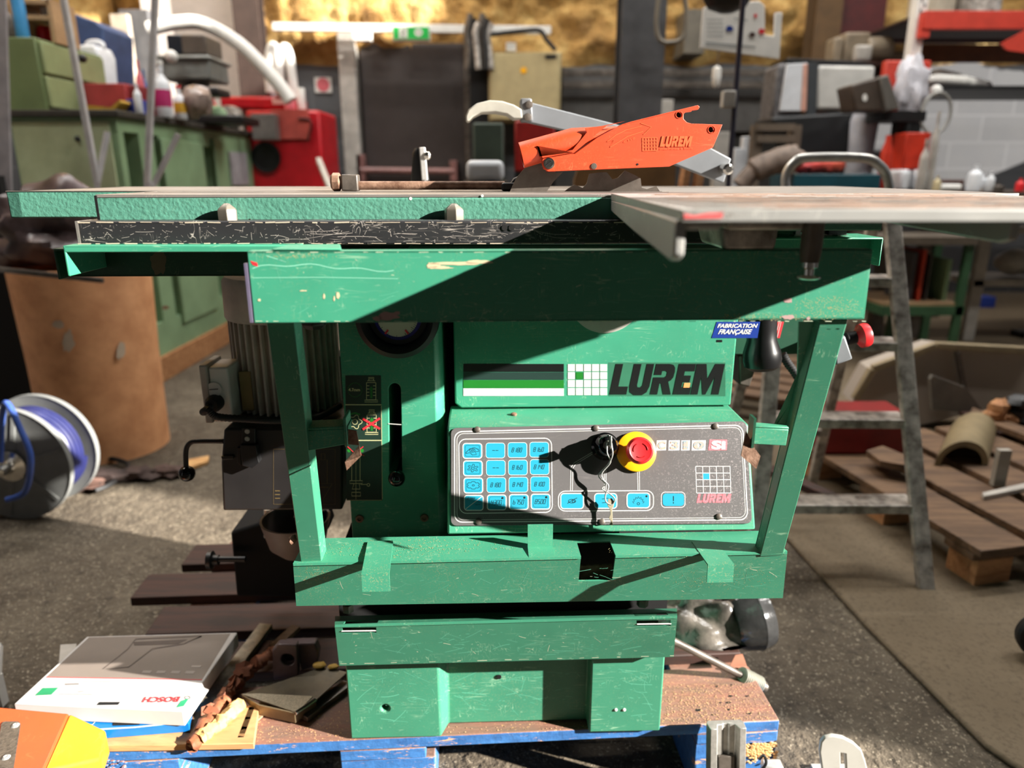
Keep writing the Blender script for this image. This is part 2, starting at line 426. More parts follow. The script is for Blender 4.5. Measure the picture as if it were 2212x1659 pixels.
# ================================================================= the building
def foam_wall(name, fn, nu, nv, amp, seed):
    b = MB(); b.grid(nu, nv, fn); return struct(b.build(name, M['foam'], smooth=True, ang=80))
m = MB(); m.box(-3.4, 5.5, -5, 6.6, -.1, 0); struct(m.build('floor', M['rough'], smooth=False))
s0 = GP().hit(1696, 1165); s1 = GP().hit(1857, 1355); s2 = GP().hit(2125, 1619)
dirs = (s0-s2).normalized(); far = s0+dirs*2.2
m = MB(); m.prism([Vector((s2.x+.12, s2.y-.25, 0)), s2, s1+Vector((.01, 0, 0)), s0, far, Vector((far.x, 6.6, 0)), Vector((5.5, 6.6, 0)), Vector((5.5, s2.y-.25, 0))], (0, 0, .014))
struct(m.build('trim_slab', M['slab'], bevel=.006))
# back wall: blocks below, sprayed foam above
m = MB(); m.box(-3.4, 5.5, 6.6, 6.8, 0, 6.2); struct(m.build('wall_back', M['block'], smooth=False))
FB = 1.93
def foam_fn(u, v):
    x = -3.4+8.9*u; z = FB+.01+4.2*v
    edge = min(1, v*25)
    d = .10+.16*noise.noise(Vector((x*1.6, z*1.6, 3)))+.10*abs(noise.noise(Vector((x*4.5, z*4.5, 9))))+.04*noise.noise(Vector((x*11, z*11, 1)))
    return Vector((x, 6.6-max(.01, d)*edge, z+.05*noise.noise(Vector((x*3, 0, 0)))*(1-min(1, v*6))))
foam_wall('wall_back_foam', foam_fn, 260, 110, .1, 1)
m = MB(); m.box(-3.6, -3.4, -5, 6.8, 0, 6.2); struct(m.build('wall_left', M['block'], smooth=False))
def foam_l(u, v):
    y = 1.5+5.1*u; z = 1.9+4.2*v
    return Vector((-3.4+max(.01, .08+.14*noise.noise(Vector((y*1.6, z*1.6, 5)))+.06*noise.noise(Vector((y*5, z*5, 5)))), y, z))
foam_wall('wall_left_foam', foam_l, 90, 70, .1, 1)
m = MB(); m.box(5.5, 5.7, -4.2, 6.8, 0, 6.2)
c = MB(); c.box(5.3, 5.9, 2.4, 4.5, 4.9, 6.1); c.box(5.3, 5.9, 4.6, 6.45, 1.6, 2.9); c.box(5.3, 5.9, -1.5, -.45, 2.04, 4.0); m.cut(c)  # unseen openings shaped to place the sun patches and shade edges
c = MB(); c.box(5.3, 5.9, -.5, .05, 2.26, 4.0); m.cut(c)
struct(m.build('wall_right', M['block'], smooth=False))
for k, (y0, y1, z0, z1) in enumerate(((2.4, 4.5, 4.9, 6.1), (4.6, 6.45, 1.6, 2.9))):
    m = MB(); m.bar((5.6, y0, z0), (5.6, y1, z0), .06, .06)
    struct(m.build('sun_opening_%d' % (k+1), M['darksteel'], smooth=False))  # sill bars of the openings added to bring sun to the rear
m = MB(); m.box(-3.6, 5.7, -5.2, 2.6, 6.2, 6.35); m.box(-3.6, 5.7, 6.3, 6.8, 6.2, 6.35); m.box(-3.6, -3.0, 2.6, 6.3, 6.2, 6.35); m.box(5.0, 5.7, 2.6, 6.3, 6.2, 6.35)  # rear gap in the roof added to let sky light reach the background
struct(m.build('ceiling', M['darksteel'], smooth=False))
m = MB(); m.box(-3.6, 5.7, -5.2, -5, 0, 6.2); struct(m.build('wall_front', M['block'], smooth=False))
# exit door with steel frame
P = WP(6.55)
def wbox(b, x0, y0, x1, y1, Y, dep):
    """a box whose front face spans two measured corners at distance Y"""
    p = WP(Y); a = p.hit(x0, y1); c_ = p.hit(x1, y0)
    return b.box(min(a.x, c_.x), max(a.x, c_.x), Y, Y+dep, a.z, c_.z)
a = P.hit(778, 90); b_ = P.hit(1002, 90)
dw = thing('door_1', 'dark grey steel exit door with a pale push bar in the back wall', 'door', (a.x, 6.5, 0)); dw['kind'] = 'structure'
m = MB(); m.box(a.x, b_.x, 6.5, 6.58, .02, a.z-.02); m.build('door_leaf', plain('door_paint', (66, 60, 58), .4, 0, .1), dw, bevel=.005)
m = MB(); m.box(a.x-.16, a.x-.02, 6.4, 6.6, 0, a.z+.05); m.build('door_jamb', M['lightgrey'], dw, bevel=.01)
m = MB(); m.box(b_.x+.0, b_.x+.07, 6.48, 6.6, 0, a.z+.02); m.build('door_jamb', M['darksteel'], dw, bevel=.01)
q = P.hit(785, 368); q2 = P.hit(985, 375)
m = MB(); m.tube([(q.x, 6.42, q.z), (q2.x, 6.42, q.z-.01)], .028, 12); m.box(q.x-.03, q.x+.04, 6.4, 6.5, q.z-.12, q.z+.13); m.box(q2.x-.04, q2.x+.02, 6.4, 6.5, q.z-.09, q.z+.08)
m.build('push_bar', plain('push_bar_paint', (140, 100, 95), .4), dw, bevel=.004)
# long white rail over the door and grey rails at right
a = WP(6.3).hit(590, 58); b_ = WP(6.3).hit(1190, 66)
m = MB(); m.bar(a, b_, .05, .06); struct(m.build('trim_rail', M['white'], bevel=.004))
a = WP(6.35).hit(1215, 158); b_ = WP(6.35).hit(1640, 158)
m = MB(); m.bar(a, b_+Vector((.4, 0, 0)), .05, .05); m.bar(a-Vector((0, 0, .09)), b_+Vector((.4, 0, -.09)), .05, .05); struct(m.build('trim_pipes', M['darksteel'], bevel=.004))
m = MB(); a = WP(6.45).hit(1215, 145); m.box(a.x, a.x+2.3, 6.45, 6.6, a.z-.5, a.z); struct(m.build('trim_beam', plain('beam_grey', (92, 90, 88), .6), smooth=False))
a = WP(6.5).hit(1215, 180); m = MB(); m.box(a.x-.1, WP(6.5).hit(1700, 300).x+.6, 6.5, 6.6, .2, a.z); struct(m.build('trim_dark_cladding', plain('dark_cladding', (44, 42, 39), .7), smooth=False))
# steel columns
def hcol(x0, x1, Y, mat, name, top=6.2, d=.2):
    a = WP(Y).hit(x0, 200).x; b = WP(Y).hit(x1, 200).x
    m = MB(); m.box(a, b, Y, Y+.014, 0, top); m.box(a, b, Y+d, Y+d+.014, 0, top); m.box((a+b)/2-.005, (a+b)/2+.005, Y+.014, Y+d, 0, top)
    return struct(m.build(name, mat, smooth=False))
hcol(1337, 1431, 4.3, plain('column_grey', (78, 78, 80), .5), 'trim_column')
hcol(519, 573, 6.02, plain('column_dark', (64, 50, 44), .6), 'trim_column_brown', d=.14)
m = MB(); cp_ = [WP(3.3).hit(*v) for v in ((-90, -80), (9, -80), (24, 420), (24, 500), (-80, 500))]; cp_[3] = Vector((cp_[2].x+.03, 3.3, 0)); cp_[4] = Vector((cp_[2].x-.2, 3.3, 0))
m.prism(cp_, (0, .012, 0)); struct(m.build('trim_column_near', plain('column_pale', (176, 172, 176), .55), smooth=False))
hcol(1745, 1800, 6.2, plain('column_ochre', (96, 70, 38), .7), 'trim_column_far')
# pale plastered panel at left of the brown column
m = MB(); a = WP(6.2).hit(333, 235); b_ = WP(6.2).hit(522, 235); m.box(a.x, b_.x+.05, 6.2, 6.3, 0, 4); struct(m.build('trim_white_panel', plain('plaster', (205, 196, 188), .7, 0, .06), smooth=False))
LAMP_WORDS = ['added fill lamp over the pale green workbench', 'added fill lamp over the wooden pallets behind the machine', 'added fill lamp over the green stand at right', 'added fill lamp in front of the exit door wall, left one', 'added fill lamp in front of the beige cabinet wall, right one', 'added fill lamp over the hose reel at far left', 'added fill lamp over the stepladder side of the hall']
# unseen lamps with fixture bodies, added to brighten the background
for k, (lx, ly) in enumerate(((-1.6, 3.2), (1.4, 3.0), (3.9, 3.4), (-1.6, 5.3), (1.4, 5.3), (-2.9, 2.3), (3.2, 2.0))):
    t = thing('fill_lamp', LAMP_WORDS[k], 'lamp', (lx, ly, 4.6))
    m = MB(); m.box(lx-.75, lx+.75, ly-.09, ly+.09, 4.6, 4.66); m.build('housing', M['white'], t)
    for sx in (-.6, .6): m = MB(); m.tube([(lx+sx, ly, 4.66), (lx+sx, ly, 6.2)], .006, 6); m.build('rod', M['darksteel'], t)
    al = bpy.data.lights.new('fill_area', 'AREA'); al.shape = 'RECTANGLE'; al.size = 1.4; al.size_y = .14; al.energy = LAMP_W; al.color = (1, .97, .92)
    ao = bpy.data.objects.new('fill_area', al); COL.objects.link(ao); ao.location = (0, 0, -.01); ao.parent = t
# ================================================================= the combination woodworking machine
R = bpy.data.objects.new('combination_machine', None); COL.objects.link(R)
R.location = MO; R.rotation_euler = (0, 0, ANG); ORG[R] = Vector((0, 0, 0))
tag(R, 'green combination woodworking machine with slanted front frame standing on a blue pallet', 'machine')
G = M['green']
def q(ym, *pts): p = MP(ym); return [p.hit(x, y) for x, y in pts]
DY = lambda d: Vector((0, d, 0))
# ---- base cabinet
Z0 = .1455
m = MB()
xa = MP(.01).hit(755, 1560).x; xb = MP(.01).hit(1427, 1560).x
x1 = MP(.01).hit(950, 1500).x; x1b = MP(.04).hit(968, 1500).x; x2 = MP(.04).hit(1268, 1500).x; x2b = MP(.01).hit(1275, 1500).x
zt = MP(.02).hit(1000, 1395).z
out = [(xa, .01), (x1, .01), (x1b, .04), (x2, .04), (x2b, .01), (xb, .01), (xb, .50), (xa, .50)]
m.prism([(x, y, Z0) for x, y in out], (0, 0, zt-Z0))
c = MB(); h1 = MP(.01).hit(832, 1530); c.lathe(h1-DY(.03), (0, 1, 0), [(.0065, 0), (.0065, .12)], 20)
h2 = MP(.04).hit(1078, 1461); 
m.cut(c)
base = m.build('base_cabinet', M['greenold'], R, bevel=.003)
m = MB(); m.box(xa+.01, xb-.01, .03, .49, zt, zt+.035); m.build('base_top', M['shadegreen'], base)
for px in (1330, 1348):
    h = MP(.01).hit(px, 1533); m = MB(); m.lathe(h, (0, -1, 0), [(.003, 0), (.003, .001), (.0015, .002)], 12); m.build('rivet', M['white'], base)
m = MB(); m.lathe(h2+DY(-.001)+Vector((0, 0, 0)), (0, -1, 0), [(.0045, 0), (.0045, .001), (.003, .001)], 6); m.build('plug', M['black'], base)
# ---- apron (kick cover)
fr = PL(MP(-.045).hit(722, 1350), Vector((0, -1, -.34)), True)
A = [fr.hit(*p) for p in ((723, 1352), (1463, 1332), (1455, 1419), (733, 1438))]
T = [MP(.02).hit(*p) for p in ((724, 1331), (1462, 1314))]
m = MB(); th = DY(.004)
m.prism(A, DY(.003))
m.prism([A[0], A[1], T[1], T[0]], (0, 0, -.003))
m.prism([A[0], A[3], A[3]+DY(.05), T[0]], (.003, 0, 0)); m.prism([A[1], A[2], A[2]+DY(.05), T[1]], (-.003, 0, 0))
c = MB()
for (x0, x1_, y0, y1) in ((738, 812, 1350, 1362), (1376, 1450, 1334, 1347)):
    c.prism([fr.hit(x0, y0, .02), fr.hit(x1_, y0-1, .02), fr.hit(x1_, y1-1, .02), fr.hit(x0, y1, .02)], (0, .05, 0))
m.cut(c)
ap = m.build('apron', M['greenold'], R, bevel=.0012)
m = MB()
for (x0, x1_, y1) in ((738, 812, 1362), (1376, 1450, 1347)):
    m.bar(fr.hit(x0, y1+1, .0002), fr.hit(x1_, y1, .0002), .0015, .0012)
m.build('slot_edge', M['inkwhite'], ap)
# dark plinth between apron, tray and body
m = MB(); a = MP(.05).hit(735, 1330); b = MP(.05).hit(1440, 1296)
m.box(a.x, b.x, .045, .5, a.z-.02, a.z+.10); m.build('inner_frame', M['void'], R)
m = MB()
for px, py in ((752, 1312), (1388, 1300)):
    h = MP(-.02).hit(px, py); m.lathe(h+Vector((0, 0, -.006)), (0, 0, 1), [(.009, 0), (.009, .012)], 6)
m.build('bolt', M['darksteel'], R)
# ---- lower tray
zf = MP(-.10).hit(640, 1216).z
TP = PL((0, 0, zf), (0, -.0, 1), True)
FRT = PL(MP(-.10).hit(640, 1216), Vector((0, -1, -.34)), True)
a0, a1, a2, a3 = [FRT.hit(*p) for p in ((633, 1217), (1701, 1191), (1691, 1292), (640, 1309))]
xl, xr = a0.x, a1.x
m = MB()
m.prism([a0, a1, a2, a3], DY(.004))
m.prism([a0, a1, Vector((xr-.004, -.03, zf)), Vector((xl+.004, -.03, zf))], (0, 0, -.004))
m.prism([a0, a3, a3+DY(.04), Vector((xl+.002, -.03, zf))], (.003, 0, 0))
m.prism([a1, a2, a2+DY(.04), Vector((xr-.002, -.03, zf))], (-.003, 0, 0))
c = MB()
hA = TP.hit(1246, 1170); hB = TP.hit(1318, 1170); hy = FRT.hit(1243, 1256)
c.box(hA.x, hB.x, -.14, hA.y, hy.z, zf+.02); m.cut(c)
tray = m.build('tool_tray', M['greendusty'], R, bevel=.0025)
m = MB(); m.box(hA.x-.004, hB.x+.004, -.062, -.058, zf-.066, zf-.035); m.build('hinge_plate', M['rust'], tray)
m = MB(); m.box(hA.x-.02, hB.x+.02, -.02, .0, zf-.10, zf-.002); m.build('back_plate', M['void'], tray)
m = MB(); m.tube([(a1.x-.012, -.07, zf-.052), (a1.x+.003, -.07, zf-.052)], .007, 12); m.build('pin', M['lightgrey'], tray)
# bent clips on the tray
def clip(pts3, w, name='clip', mat=None, par=None, t=.002):
    m = MB()
    for i in range(len(pts3)-1):
        p, qq = Vector(pts3[i]), Vector(pts3[i+1])
        m.bar(p-(qq-p).normalized()*t*.4, qq+(qq-p).normalized()*t*.4, w, t, up=(qq-p).cross(Vector((1, 0, 0))))
    return m.build(name, mat or M['greendusty'], par or tray, weld=False)
def tabup(px0, px1, pyt, pyb, foldy, outw):
    w = abs(TP.hit(px1, pyb).x-TP.hit(px0, pyb).x)
    c0 = TP.hit((px0+px1)/2, pyb, .001)
    return c0, w
# left clip: flat strip on the tray folded down at its front, standing off the face
c0 = TP.hit(822, 1172, .0015); c1 = FRT.hit(820, 1212, .001); w = .037
clip([(c0.x, c0.y, zf+.0015), (c1.x, -.138, zf+.004), (c1.x, -.140, zf-.021)], w)
# centre clip: stands up
c0 = TP.hit(1170, 1206, .001); clip([(c0.x, c0.y, zf+.0015), (c0.x, c0.y+.028, zf+.002), (c0.x, c0.y+.03, zf+.036)], .036)
# right clip
c0 = TP.hit(1520, 1172, .0015); clip([(c0.x, c0.y, zf+.0015), (c0.x+.002, -.135, zf+.006), (c0.x+.002, -.137, zf-.019)], .036)
# ---- slanted legs (folded channels)
def leg(front, side, inner, depth, name='leg'):
    pass
Pt = MP(-.10); 
def channel(tl, tr, br, bl, ytop, ybot, mat, t=.0025, depth=.035, sideR=True):
    a = MP(ytop).hit(*tl); b = MP(ytop).hit(*tr); c_ = MP(ybot).hit(*br); d = MP(ybot).hit(*bl)
    m = MB(); m.prism([a, b, c_, d], DY(t)); m.prism([b, c_, c_+DY(depth), b+DY(depth)], (-t, 0, 0)); m.prism([a, d, d+DY(depth), a+DY(depth)], (t, 0, 0))
    m.prism([a+DY(depth), b+DY(depth), c_+DY(depth), d+DY(depth)], DY(t))
    return m.build('leg', mat, R, bevel=.004)
LL = channel((575, 690), (634, 690), (695, 1214), (650, 1218), -.212, -.094, M['greenold'], depth=.03)
RL = channel((1772, 690), (1832, 690), (1691, 1200), (1641, 1203), -.246, -.100, M['greenold'], depth=.02)
# inner web of the right leg
a = MP(-.232).hit(1726, 696); b = MP(-.232).hit(1776, 696); c_ = MP(-.161).hit(1694, 940); d = MP(-.161).hit(1664, 940)
m = MB(); e1 = MP(-.185).hit(1722, 850); m.prism([a, b, c_, d, e1], DY(.003)); m.build('gusset', M['green'], RL)
# tray brackets near the control box
a0_, a1_, a2_, a3_ = q(-.155, (656, 930), (752, 926), (752, 956), (656, 976))
m = MB(); m.prism([a0_, a1_, a2_+Vector((0, 0, -.002)), a3_], DY(.003)); m.prism([a0_, a1_, a1_+DY(.03), a0_+DY(.03)], (0, 0, .003))
lb = m.build('bracket', M['greendusty'], R, bevel=.001)
e = MP(-.155).hit(741, 900); f_ = MP(-.155).hit(752, 965); m = MB(); m.box(e.x, f_.x, -.158, -.125, f_.z, e.z); m.build('stop_plate', M['greendusty'], lb, bevel=.002)
rp = [MP(-.09).hit(747, 960), MP(-.11).hit(776, 1005)]
m = MB(); P1 = q(-.162, (752, 928), (770, 931), (776, 962), (752, 960)); m.prism(P1, DY(.002))
P2 = q(-.185, (776, 960), (780, 985), (749, 1016), (745, 998)); P2[0] = MP(-.162).hit(776, 962); m.prism([P2[0], P2[1], P2[2], P2[3]], DY(.002)); m.build('rusty_clip', M['rust'], lb)
lb['label'] = 'left bracket with a rusty bent clip'
a0_, a1_, a2_, a3_ = q(-.195, (1630, 924), (1704, 928), (1698, 963), (1625, 960))
m = MB(); m.prism([a0_, a1_, a2_, a3_], DY(.003)); m.prism([a0_, a1_, a1_+DY(.012), a0_+DY(.012)], (0, 0, .003))
rb = m.build('bracket', M['greendusty'], R, bevel=.001); e = MP(-.195).hit(1618, 894); f_ = MP(-.195).hit(1630, 960); m = MB(); m.box(e.x, e.x+.003, -.212, -.196, f_.z, e.z); m.build('stop_plate', M['shadegreen'], rb)
m = MB(); P1 = q(-.208, (1612, 932), (1626, 960), (1624, 972), (1606, 960)); m.prism(P1, DY(.002))
P2 = [MP(-.208).hit(1606, 960), MP(-.208).hit(1624, 960), MP(-.222).hit(1643, 985), MP(-.226).hit(1634, 1013), MP(-.218).hit(1601, 985)]
m.prism(P2, DY(.002)); m.build('rusty_clip', M['rust'], rb)
# ---- front beam with painted box section
zt = MP(-.25).hit(1100, 541).z; zb = MP(-.25).hit(1100, 695).z; xl = MP(-.25).hit(541, 620).x; xr = MP(-.25).hit(1875, 600).x
m = MB(); t = .003
xlb = MP(-.25).hit(549, 697).x; xrb = MP(-.25).hit(1865, 690).x
m.prism([(xl, -.25, zt), (xr, -.25, zt), (xrb, -.25, zb), (xlb, -.25, zb)], DY(t))
m.box(xl, xr, -.25, -.234, zt-t, zt); m.box(xlb, xrb, -.25, -.236, zb, zb+t)
m.prism([(xr-.001, -.25, zt), (xrb-.001, -.25, zb), (xrb-.001, -.238, zb), (xr-.001, -.238, zt)], (.002, 0, 0))
beam = m.build('front_beam', G, R, bevel=.003, seg=3)
m = MB(); a = MP(-.25).hit(541, 560); m.prism([(xl-.001, -.251, zt-.012), (xlb-.001, -.251, zb+.001), (xlb-.001, -.245, zb+.001), (xl-.001, -.245, zt-.012)], (-.003, 0, 0))
m.build('edge_trim', plain('grey_violet_edge', (96, 90, 110), .4), beam)
# worn patches on the beam
def blob(cx, cy, rx, ry, seed, n=26):
    return [(cx+rx*(1+.45*noise.noise(Vector((math.cos(6.283*k/n)*1.7, math.sin(6.283*k/n)*1.7, seed))))*math.cos(6.283*k/n), cy+ry*(1+.6*noise.noise(Vector((math.cos(6.283*k/n)*2.2, math.sin(6.283*k/n)*2.2, seed+5))))*math.sin(6.283*k/n)) for k in range(n)]
bp = MP(-.25)
BARE = plain('bare_cream', (205, 190, 155), .6); PRIM = plain('pink_primer', (170, 140, 136), .6)
for (cx, cy, rx, ry, sd) in ((985, 569, 55, 3.5, 1), (950, 578, 26, 3, 2), (1035, 566, 30, 4, 3), (935, 573, 14, 6, 4), (730, 638, 4, 7, 5), (722, 645, 2, 5, 6), (560, 648, 3, 3, 7), (655, 628, 9, 1.2, 8), (700, 640, 2, 6, 9)):
    m = MB(); m.decal(bp, blob(cx, cy, rx, ry, sd), .0001, .00015); m.build('bare_patch', BARE, beam)
m = MB()
for (cx, cy, rx, ry, sd) in ((838, 683, 22, 9, 11), (815, 688, 10, 5, 12), (1702, 649, 10, 5, 13), (1703, 685, 14, 5, 14), (1746, 688, 4, 3, 15), (858, 676, 6, 4, 16)):
    m = MB(); m.decal(bp, blob(cx, cy, rx, ry, sd), .0001, .00015); m.build('primer_patch', PRIM, beam)
m = MB(); m.decal(bp, [(541, 563), (556, 568), (557, 576), (546, 572)], .0001, .00015); m.build('red_mark', M['inkred'], beam)
m = MB()
wl = [(545, 580)]+[(545+i*18, 578-6*math.sin(i*.3)-3*math.sin(i*1.1)) for i in range(1, 18)]
m.line(bp, wl, 1.4, .0001); m.line(bp, [(545, 600), (700, 599), (860, 602)], 1.0, .0001); m.line(bp, [(600, 560), (618, 566), (575, 552)], 1.2, .0001)
m.build('scratch_line', plain('scratch_pale', (150, 215, 190), .5), beam)
# back channel of the beam at left
a = MP(-.03).hit(140, 545); b = MP(-.03).hit(560, 596)
m = MB(); m.box(a.x, b.x+.02, -.03, -.027, b.z, a.z+.004); m.box(a.x, b.x+.2, -.055, -.0, a.z+.004, a.z+.007); m.box(a.x, b.x, -.03, .0, b.z, b.z+.003)
m.box(a.x, a.x+.003, -.055, .0, b.z, a.z+.004)
ml = m.build('side_channel', M['shadegreen'], R, bevel=.001)
a = MP(-.115).hit(138, 530); b = MP(-.115).hit(740, 543)
m = MB(); m.box(a.x, b.x-.05, -.118, -.115, b.z, a.z-.001); m.box(a.x, b.x-.05, -.118, -.03, a.z-.002, a.z); m.box(a.x, a.x+.003, -.118, -.03, MP(-.115).hit(138, 596).z, a.z); m.build('channel_lip', G, ml, bevel=.0015)
m = MB(); m.decal(MP(-.03), blob(342, 566, 17, 27, 21), .0001, .0002); m.build('bare_patch', plain('bare_putty', (118, 104, 82), .7), ml)
# plate on the top of beam at left (590-735)
m = MB(); zb_t = zt+.0004; P1 = [GM(zb_t).hit(*v) for v in ((592, 540), (622, 532), (735, 531), (740, 540))]; P1[0].y = P1[3].y = -.249; m.prism(P1, (0, 0, .002)); m.build('cover_plate', G, beam, bevel=.002)
# top flange of the back frame, right
a = MP(.10).hit(1640, 514); b = MP(.10).hit(1884, 690)
m = MB(); m.box(a.x, b.x, .10, .18, a.z-.003, a.z); m.box(b.x-.003, b.x, .10, .18, MP(.10).hit(1884, 575).z, a.z)
m.box(a.x, b.x, .13, .133, a.z-.035, a.z); m.build('back_frame', G, R, bevel=.002)
a = MP(.0).hit(700, 532); b = MP(.0).hit(1640, 545)
m = MB(); m.box(a.x, b.x, -.0, .03, b.z-.004, a.z); m.build('inner_rail', M['shadegreen'], R)
# ---- black guide rail and its nuts
a = MP(-.10).hit(165, 478); b = MP(-.10).hit(1345, 528); xe = MP(-.10).hit(1560, 500).x
m = MB(); m.prism([(a.x, -.10, b.z), (xe, -.10, b.z), (xe, -.10, a.z), (a.x, -.10, a.z)], DY(.055))
rail = m.build('guide_rail', M['blackrail'], R, bevel=.003)
m = MB(); m.box(a.x-.002, a.x+.001, -.1, -.046, b.z, a.z); m.build('rail_end', M['steel'], rail)
m = MB()
for px in (1090, 1105):
    h = MP(-.10).hit(px, 492); m.lathe(h+DY(-.0004), (0, -1, 0), [(.0036, 0), (.0036, .0006), (.0028, .0006)], 16)
m.build('hole', M['void'], rail)
m = MB()
for px, py in ((540, 477), (1072, 477)):
    h = MP(-.075).hit(px, py); m.ball(h, .003, 10)
m.build('rail_screw', M['chrome'], rail)
for px in (493, 981):
    h = MP(-.082).hit(px, 478)
    m = MB(); m.lathe(h, (0, 0, 1), [(.0125, 0), (.0125, .013), (.011, .0155), (.004, .021), (.002, .0215)], 6)
    m.build('dome_nut', plain('nut_zinc', (116, 110, 98), .4, .3), R, bevel=.0006)
# ---- saw table
zt = MP(-.07).hit(700, 420).z; zb = MP(-.07).hit(700, 479).z; xl = MP(-.07).hit(207, 440).x; xr = MP(-.07).hit(1345, 440).x+.08
ZT = zt
m = MB(); m.box(xl, xr, -.07, -.045, zb, zt-.004); m.box(xl, xr+.30, -.045, -.04, zb, zt-.004); m.box(xl, xl+.02, -.05, .18, zb, zt-.004); 
st = m.build('table_casting', M['hammer'], R, bevel=.002)
m = MB(); m.prism([(xl, -.069, zt-.004), (.645, -.069, zt-.004), (.67, .04, zt-.004), (.67, .5, zt-.004), (xl, .5, zt-.004)], (0, 0, .004)); tt = m.build('saw_table', M['steel'], R, bevel=.0008)
m = MB(); a = MP(-.072).hit(205, 421); m.box(a.x-.002, a.x+.001, -.071, -.05, zb, zt-.001); m.build('black_edge', M['black'], st)
m = MB()
for px, py, r in ((887, 429, 2.5), (1042, 423, 2)): m.decal(MP(-.07), circ(px, py, r+1, 8), .0001, .0002)
m.build('paint_chip', M['white'], st)
# groove strips on the table
m = MB()
for y in (.02, .06, .30, .36): m.box(xl+.02, xr, y, y+.004, zt, zt+.0004)
m.build('groove', M['darksteel'], tt)
# left outfeed table behind
zb2 = MP(.12).hit(60, 471).z; z2 = MP(.12).hit(60, 408).z; xl2 = MP(.12).hit(17, 440).x
m = MB(); m.box(xl2, xl2+.5, .12, .14, zb2, z2-.003); m.box(xl2, xl2+.02, .12, .45, zb2, z2-.003); ot = m.build('outfeed_casting', M['hammer'], R, bevel=.002)
m = MB(); m.box(xl2, xl+.3, .119, .48, z2-.003, min(z2, ZT-.0008)); m.build('outfeed_table', M['steel'], R, bevel=.0008)
# right rear green casting under the sliding table
a = MP(.02).hit(1780, 480); b = MP(.02).hit(1905, 498)
m = MB(); m.box(a.x-.3, b.x, .02, .3, b.z, ZT-.012); m.build('right_casting', M['hammer'], R, bevel=.002)
# black pads and bolts on the back frame
for px in (1722, 1815):
    h = MP(.14).hit(px, 512); m = MB(); m.lathe(h, (0, 0, 1), [(.012, 0), (.012, .004), (.007, .004), (.007, .016), (.011, .016), (.011, .022)], 6); m.build('levelling_bolt', M['chrome'], R)
a = MP(.13).hit(1790, 507); b = MP(.13).hit(1830, 495); m = MB(); m.box(a.x, b.x, .13, .16, a.z, b.z); m.build('rubber_pad', M['rubber'], R)
# ---- sliding table
fl = MP(0).p
h = CAMZ-ZT
TT = PL((0, 0, ZT+.0008), (0, 0, 1), True)
fl = TT.hit(1475, 453); bl = Vector((MP(-.0705).hit(1320, 424).x, -.0705, fl.z))
th = .0085; XR = .60
m = MB(); m.prism([fl, Vector((.445, fl.y-.006, fl.z)), Vector((.58, -.13, fl.z)), Vector((.645, -.0705, fl.z)), bl], (0, 0, -th))
sl_ = m.build('sliding_table', M['castalu'], R, bevel=.0008)
m = MB()
n0 = random.Random(4)
for k in range(14):
    y = fl.y+.012+k*.0185; m.box(fl.x+.01+.0*k, .43+(y-fl.y)*.42, y, y+.0025, ZT+.0008, ZT+.0012)
m.build('table_grooves', M['darksteel'], sl_)
FT = PL((0, fl.y-.0005, 0), (0, -1, 0), True)
m = MB(); m.decal(FT, [(1478, 461), (1500, 466), (1528, 460), (1562, 459), (1560, 471), (1478, 472)], .0003, .0003)
m.build('red_paint_mark', plain('red_smear', (225, 95, 95), .5, 0, .3, 60), sl_)
# left skirt
zl = ZT+.0008-th+.001
def skirt(x0, x1, y0, y1, d0, d1):
    m = MB(); m.prism([(x0, y0, zl), (x0, y0, zl-d0*.85), (x0, y0+.012, zl-d0), (x0+(x1-x0)*.5, y0+(y1-y0)*.5, zl-(d0*.6+d1*.4)), (x1, y1, zl-d1), (x1, y1, zl)], (.008, 0, 0))
    return m.build('rib', M['castalu'], sl_, bevel=.002)
sb = TT.hit(1450, 500)
skirt(fl.x-.002, bl.x-.0, fl.y+.01, bl.y, .030, .014)
hb = MP(-.40).hit(2160, 524); skirt(hb.x, hb.x-.012, -.41, -.10, ZT-hb.z-.006, .012)
m = MB(); p0 = MP(fl.y+.012).hit(1460, 480); p1 = MP(fl.y+.012).hit(1560, 497)
m.box(p0.x, p1.x, fl.y+.012, fl.y+.03, p1.z, zl); m.build('lug', M['lightgrey'], sl_, bevel=.003)
a = MP(-.25).hit(1560, 490); b = MP(-.25).hit(1685, 490); c_ = MP(-.25).hit(1675, 541); d = MP(-.25).hit(1567, 541)
m = MB(); m.loft([a, b, b+DY(.10), a+DY(.10)], [d, c_, c_+DY(.09), d+DY(.09)]); m.box(a.x-.01, b.x+.02, -.30, -.12, a.z, zl+.001)
m.build('slide_carriage', M['oldalu'], sl_, bevel=.004)
# support post with foot screw
a = MP(-.30).hit(1735, 482); b = MP(-.30).hit(1781, 482); c_ = MP(-.30).hit(1757, 568); cx = (a.x+b.x)/2; r = (b.x-a.x)/2
m = MB(); m.lathe((cx, -.30, zl+.001), (0, 0, -1), [(r, 0), (r*.97, a.z-c_.z-.01+(zl-a.z)), (r*.85, (zl-c_.z)), (r*.3, (zl-c_.z)+.0005)], 26); post = m.build('support_post', M['darksteel'], sl_)
z1 = c_.z+.001; f2 = MP(-.30).hit(1750, 603).z
m = MB(); m.lathe((cx, -.30, z1), (0, 0, -1), [(.0085, 0), (.0085, .005), (.0055, .0065), (.0055, (z1-f2)*.75), (.012, (z1-f2)*.82), (.0125, (z1-f2)*.9), (.009, z1-f2)], 24); m.build('foot_screw', M['chrome'], post)

